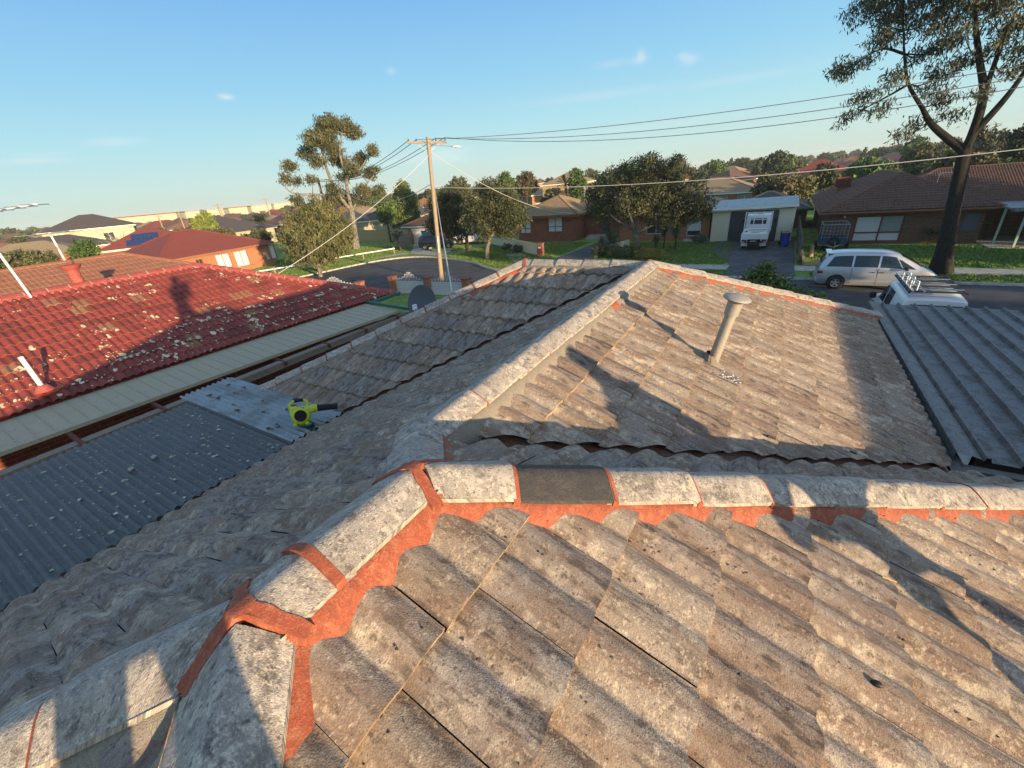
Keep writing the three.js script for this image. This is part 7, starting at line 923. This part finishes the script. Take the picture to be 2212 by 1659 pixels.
// ---------- small things on our tiles ----------
{
  const onE = (x, z, h = 0.05) => V3(x, EAVE + P_ * (wE - x) + h, z);
  const g = [], R = rng(404); for (let i = 0; i < 240; i++) { const x = 0.3 + R() * 2.6, z = -2.2 + R() * 2.9; if (z < -x + 0.15) continue; const p = onE(x, z, 0.03 + R() * 0.02); g.push(new THREE.TetrahedronGeometry(0.003 + R() * 0.005, 0).rotateY(R() * 3).scale(1.4, 0.7, 1).translate(p.x, p.y + 0.012, p.z)); }
  const o = obj('roof_grit', g, mat({ color: lin(0.06, 0.045, 0.035) })); tag(o, 'dark grit and crumbs scattered over the near tiles', 'grit', null, 'stuff');
  const peb = (label, x, z, s, m) => { const q = obj('pebble', new THREE.DodecahedronGeometry(s, 1).scale(1.3, 0.8, 0.9), m); const p = onE(x, z, 0.062); q.position.copy(p); tag(q, label, 'pebble'); }; peb('black pebble lying in a pan of the near tiles', 1.5, -0.42, 0.013, M.black); 
  for (const [x, z, a] of [[1.62, -0.98, 0.3], [1.32, -0.9, -0.2], [1.95, -1.3, 0.1]]) { const p = onE(x, z, 0.06), tw = obj('twig', bar([-0.03, 0, 0], [0.03, 0.004, 0], 0.004, 0.003, 6), M.fence); tw.position.copy(p); tw.rotation.set(0, a, -Math.atan(P_)); tag(tw, 'short pale twig lying along the tile rolls', 'twig', 'twigs on the tiles'); }
  const onW = (x, z, h) => V3(x, EAVE + P_ * (eX - x) + h, z); for (const [x, z, l] of [[1.18, -2.28, 0.07], [1.75, -2.72, 0.05]]) { const p = onW(x, z, 0.066), tw = obj('dark_strip', rbx(0, 0, 0, l, 0.012, 0.02, 0.005), M.black); tw.position.copy(p); tw.rotation.set(0, 0.5, -Math.atan(P_)); tag(tw, 'small black offcut lying on the sunlit tiles', 'offcut', 'offcuts on the sunlit tiles'); }
}
// ---------- people: the photographer behind the camera and a helper near the east eave ----------
function figure(name, label, pos, turn, J, cloth) {
  // bones as [a, b, ra, rb]; field = minus the smooth union of tapered capsules
  const N = 72, size = 1.15, mc = new MarchingCubes(N, cloth, false, false, 120000); mc.isolation = 0; const half = N / 2, cy = 0.92;
  const B = J.map(([a, b, ra, rb]) => ({ a: V3(...a), d: V3(...b).sub(V3(...a)), ra, rb })).map((k) => ({ ...k, l2: k.d.lengthSq() || 1e-6 })); const p = V3();
  for (let k = 0; k < N; k++) for (let j = 0; j < N; j++) for (let i = 0; i < N; i++) {
    p.set((i - half) / half * size, (j - half) / half * size + cy, (k - half) / half * size); let s = 0;
    for (const b of B) { const px = p.x - b.a.x, py = p.y - b.a.y, pz = p.z - b.a.z, t = clamp((px * b.d.x + py * b.d.y + pz * b.d.z) / b.l2); const dx = px - b.d.x * t, dy = py - b.d.y * t, dz = pz - b.d.z * t, dist = Math.sqrt(dx * dx + dy * dy + dz * dz) - mix(b.ra, b.rb, t); if (dist < 0.25) s += Math.exp(-dist / 0.022); }
    mc.field[i + j * N + k * N * N] = s > 0 ? 0.022 * Math.log(s) : -0.3;
  }
  mc.update(); const cnt = mc.count ?? mc.geometry.drawRange.count; const g = new THREE.BufferGeometry(); const P = mc.positionArray.slice(0, cnt * 3); for (let i = 0; i < P.length; i += 3) { P[i] *= size; P[i + 1] = P[i + 1] * size + cy; P[i + 2] *= size; } g.setAttribute('position', new THREE.BufferAttribute(P, 3)); g.computeVertexNormals();
  const t = thing(name, label, 'person', pos, turn); obj('body', g, cloth, t); return t;
}
const handBones = (w, d, s) => { const W = V3(...w), D = V3(...d).normalize(), X = D.clone().cross(V3(0, 1, 0)).normalize(), U = X.clone().cross(D), P = (a, b, c) => W.clone().addScaledVector(D, a).addScaledVector(X, b).addScaledVector(U, c).toArray(); const o = [[P(0, 0, 0), P(0.08, 0, 0), 0.03, 0.034]]; [-0.03, -0.01, 0.01, 0.03].forEach((x, i) => { const l = [0.06, 0.075, 0.08, 0.065][i]; o.push([P(0.085, x, 0), P(0.085 + l * 0.6, x, -0.01), 0.0095, 0.009], [P(0.085 + l * 0.6, x, -0.01), P(0.085 + l * 0.8, x, -0.035), 0.009, 0.008]); }); o.push([P(0.03, s * 0.03, 0), P(0.08, s * 0.06, -0.01), 0.012, 0.01]); return o; };
{
  // photographer: feet astride on the east face, both hands forward holding the phone; local -z is the viewing direction
  const pose = [[[0, 0.95, 0.02], [0, 1.2, 0.03], 0.15, 0.15], [[0, 1.2, 0.03], [0, 1.42, 0.02], 0.16, 0.14], [[-0.16, 1.43, 0.02], [0.16, 1.43, 0.02], 0.075, 0.075], [[0, 1.45, 0.02], [0, 1.56, -0.01], 0.055, 0.055], [[0, 1.64, -0.01], [0, 1.72, -0.02], 0.085, 0.092], [[0, 1.6, -0.07], [0, 1.66, -0.1], 0.03, 0.02],
    [[-0.1, 0.92, 0.02], [-0.17, 0.5, -0.02], 0.092, 0.065], [[-0.17, 0.5, -0.02], [-0.2, 0.09, 0.06], 0.062, 0.042], [[-0.2, 0.05, 0.08], [-0.22, 0.03, -0.1], 0.045, 0.035], [[0.1, 0.92, 0.02], [0.19, 0.46, -0.02], 0.092, 0.065], [[0.19, 0.46, -0.02], [0.24, 0.0, 0.06], 0.062, 0.042], [[0.24, -0.04, 0.08], [0.26, -0.06, -0.1], 0.045, 0.035],
    [[-0.2, 1.42, 0.02], [-0.24, 1.2, -0.12], 0.058, 0.046], [[-0.24, 1.2, -0.12], [-0.12, 1.42, -0.24], 0.044, 0.032], [[0.2, 1.42, 0.02], [0.24, 1.2, -0.12], 0.058, 0.046], [[0.24, 1.2, -0.12], [0.12, 1.42, -0.24], 0.044, 0.032], ...handBones([-0.12, 1.42, -0.24], [0.3, 0.8, -0.3], 1), ...handBones([0.12, 1.42, -0.24], [-0.3, 0.8, -0.3], -1)];
  figure('person', 'photographer in dark clothes standing astride the tiles behind the viewpoint', [1.15, 4.62, 1.3], 0.575, pose, M.cloth);
  // helper: upright near the east eave, one elbow out
  const hp2 = [[[0, 1.02, 0], [0, 1.15, 0], 0.14, 0.15], [[0, 1.15, 0], [0, 1.36, 0], 0.16, 0.14], [[-0.16, 1.37, 0], [0.16, 1.37, 0], 0.075, 0.075], [[0, 1.38, 0], [0, 1.5, 0], 0.055, 0.055], [[0, 1.56, 0], [0, 1.63, 0], 0.085, 0.09], [[0, 1.53, -0.08], [0, 1.58, -0.1], 0.03, 0.02], [[-0.12, 0.96, 0], [-0.22, 0.46, 0], 0.042, 0.036], [[-0.22, 0.46, 0], [-0.28, 0.06, 0.04], 0.034, 0.028], [[-0.26, 0.03, 0.06], [-0.28, 0.02, -0.12], 0.045, 0.035], [[0.12, 0.96, 0], [0.22, 0.46, 0], 0.042, 0.036], [[0.22, 0.46, 0], [0.28, 0.06, 0.04], 0.034, 0.028], [[0.26, 0.03, 0.06], [0.28, 0.02, -0.12], 0.045, 0.035],
    [[-0.2, 1.36, 0], [-0.42, 1.2, 0.02], 0.058, 0.046], [[-0.42, 1.2, 0.02], [-0.24, 1.12, -0.1], 0.044, 0.032], [[0.2, 1.36, 0], [0.3, 1.14, 0], 0.058, 0.046], [[0.3, 1.14, 0], [0.16, 1.08, -0.16], 0.044, 0.032], ...handBones([-0.24, 1.12, -0.1], [0.6, -0.1, -0.5], 1), ...handBones([0.16, 1.08, -0.16], [-0.6, 0.1, -0.5], -1)];
  figure('person', 'helper in red work shirt standing near the east eave', [3.26, 3.66, -0.6], 1.2, hp2, M.cloth2);
}
// ---------- houses and street trees east of the frame, which shade the street and the wing's lower tiles ----------
{
  const h = thing('east_neighbour_house', 'neighbouring brick house with brown hip roof east of our carport', 'house'); hipRoof(h, 9.9, 19.1, -12, 11, 3.35, 0.46, { tiled: '', mats: [M.brownTile], deckMat: M.brownTile, caps: M.brownTile, fascia: M.timberDark }); obj('wall', bx(10.4, 0.01, -11.5, 18.6, 3.2, 10.5), M.brickRed, h);
  const T3 = (x, z, s, sd) => { const bl = [[x, 4.6 * s, z, 2.4 * s, 2.2 * s, 2.4 * s], [x + 1.2, 3.6 * s, z + 0.8, 1.9 * s, 1.6 * s, 1.9 * s], [x - 1.3, 3.8 * s, z - 0.6, 1.9 * s, 1.6 * s, 1.9 * s], [x, 6.2 * s, z, 1.5 * s, 1.4 * s, 1.5 * s]]; tree('east_verge_tree', 'leafy verge tree along the street east of the black trunked gum', 'verge trees east along the street', null, [limb([V3(x, -0.05, z), V3(x + 0.1, 1.6, z), V3(x, 3.6 * s, z)], [0.25, 0.2, 0.12], 8)], barkMid, bl, { seed: sd, len: 0.3, wid: 0.16, per: 30, clump: 0.5, density: 1.1, pal: OLIVE }); };
  T3(17.5, -28.6, 1.05, 501); T3(23, -29.2, 1.2, 502); T3(29.5, -28.4, 1.1, 503); T3(27, -20, 1.0, 504); T3(37, -25, 1.2, 505); T3(22, -16.5, 0.9, 506); T3(24, -37, 1.35, 507); T3(27.5, -33, 1.4, 508); T3(34, -31, 1.4, 509); T3(21, -33.5, 1.15, 510);
  simpleHouse('east_house', 'brick house with charcoal hip roof further east along the street', null, [30, -40], 0, 12, 10, 2.7, 0.42, M.brickBrown, M.darkTile); simpleHouse('east_house', 'tan brick house with red hip roof on our side of the street east', null, [34, -8], 0, 11, 13, 2.9, 0.44, M.brickTan, M.redFar);
}
scene.fog = new THREE.FogExp2(0xc8d6d2, 0.0003);
renderer.render(scene, camera);
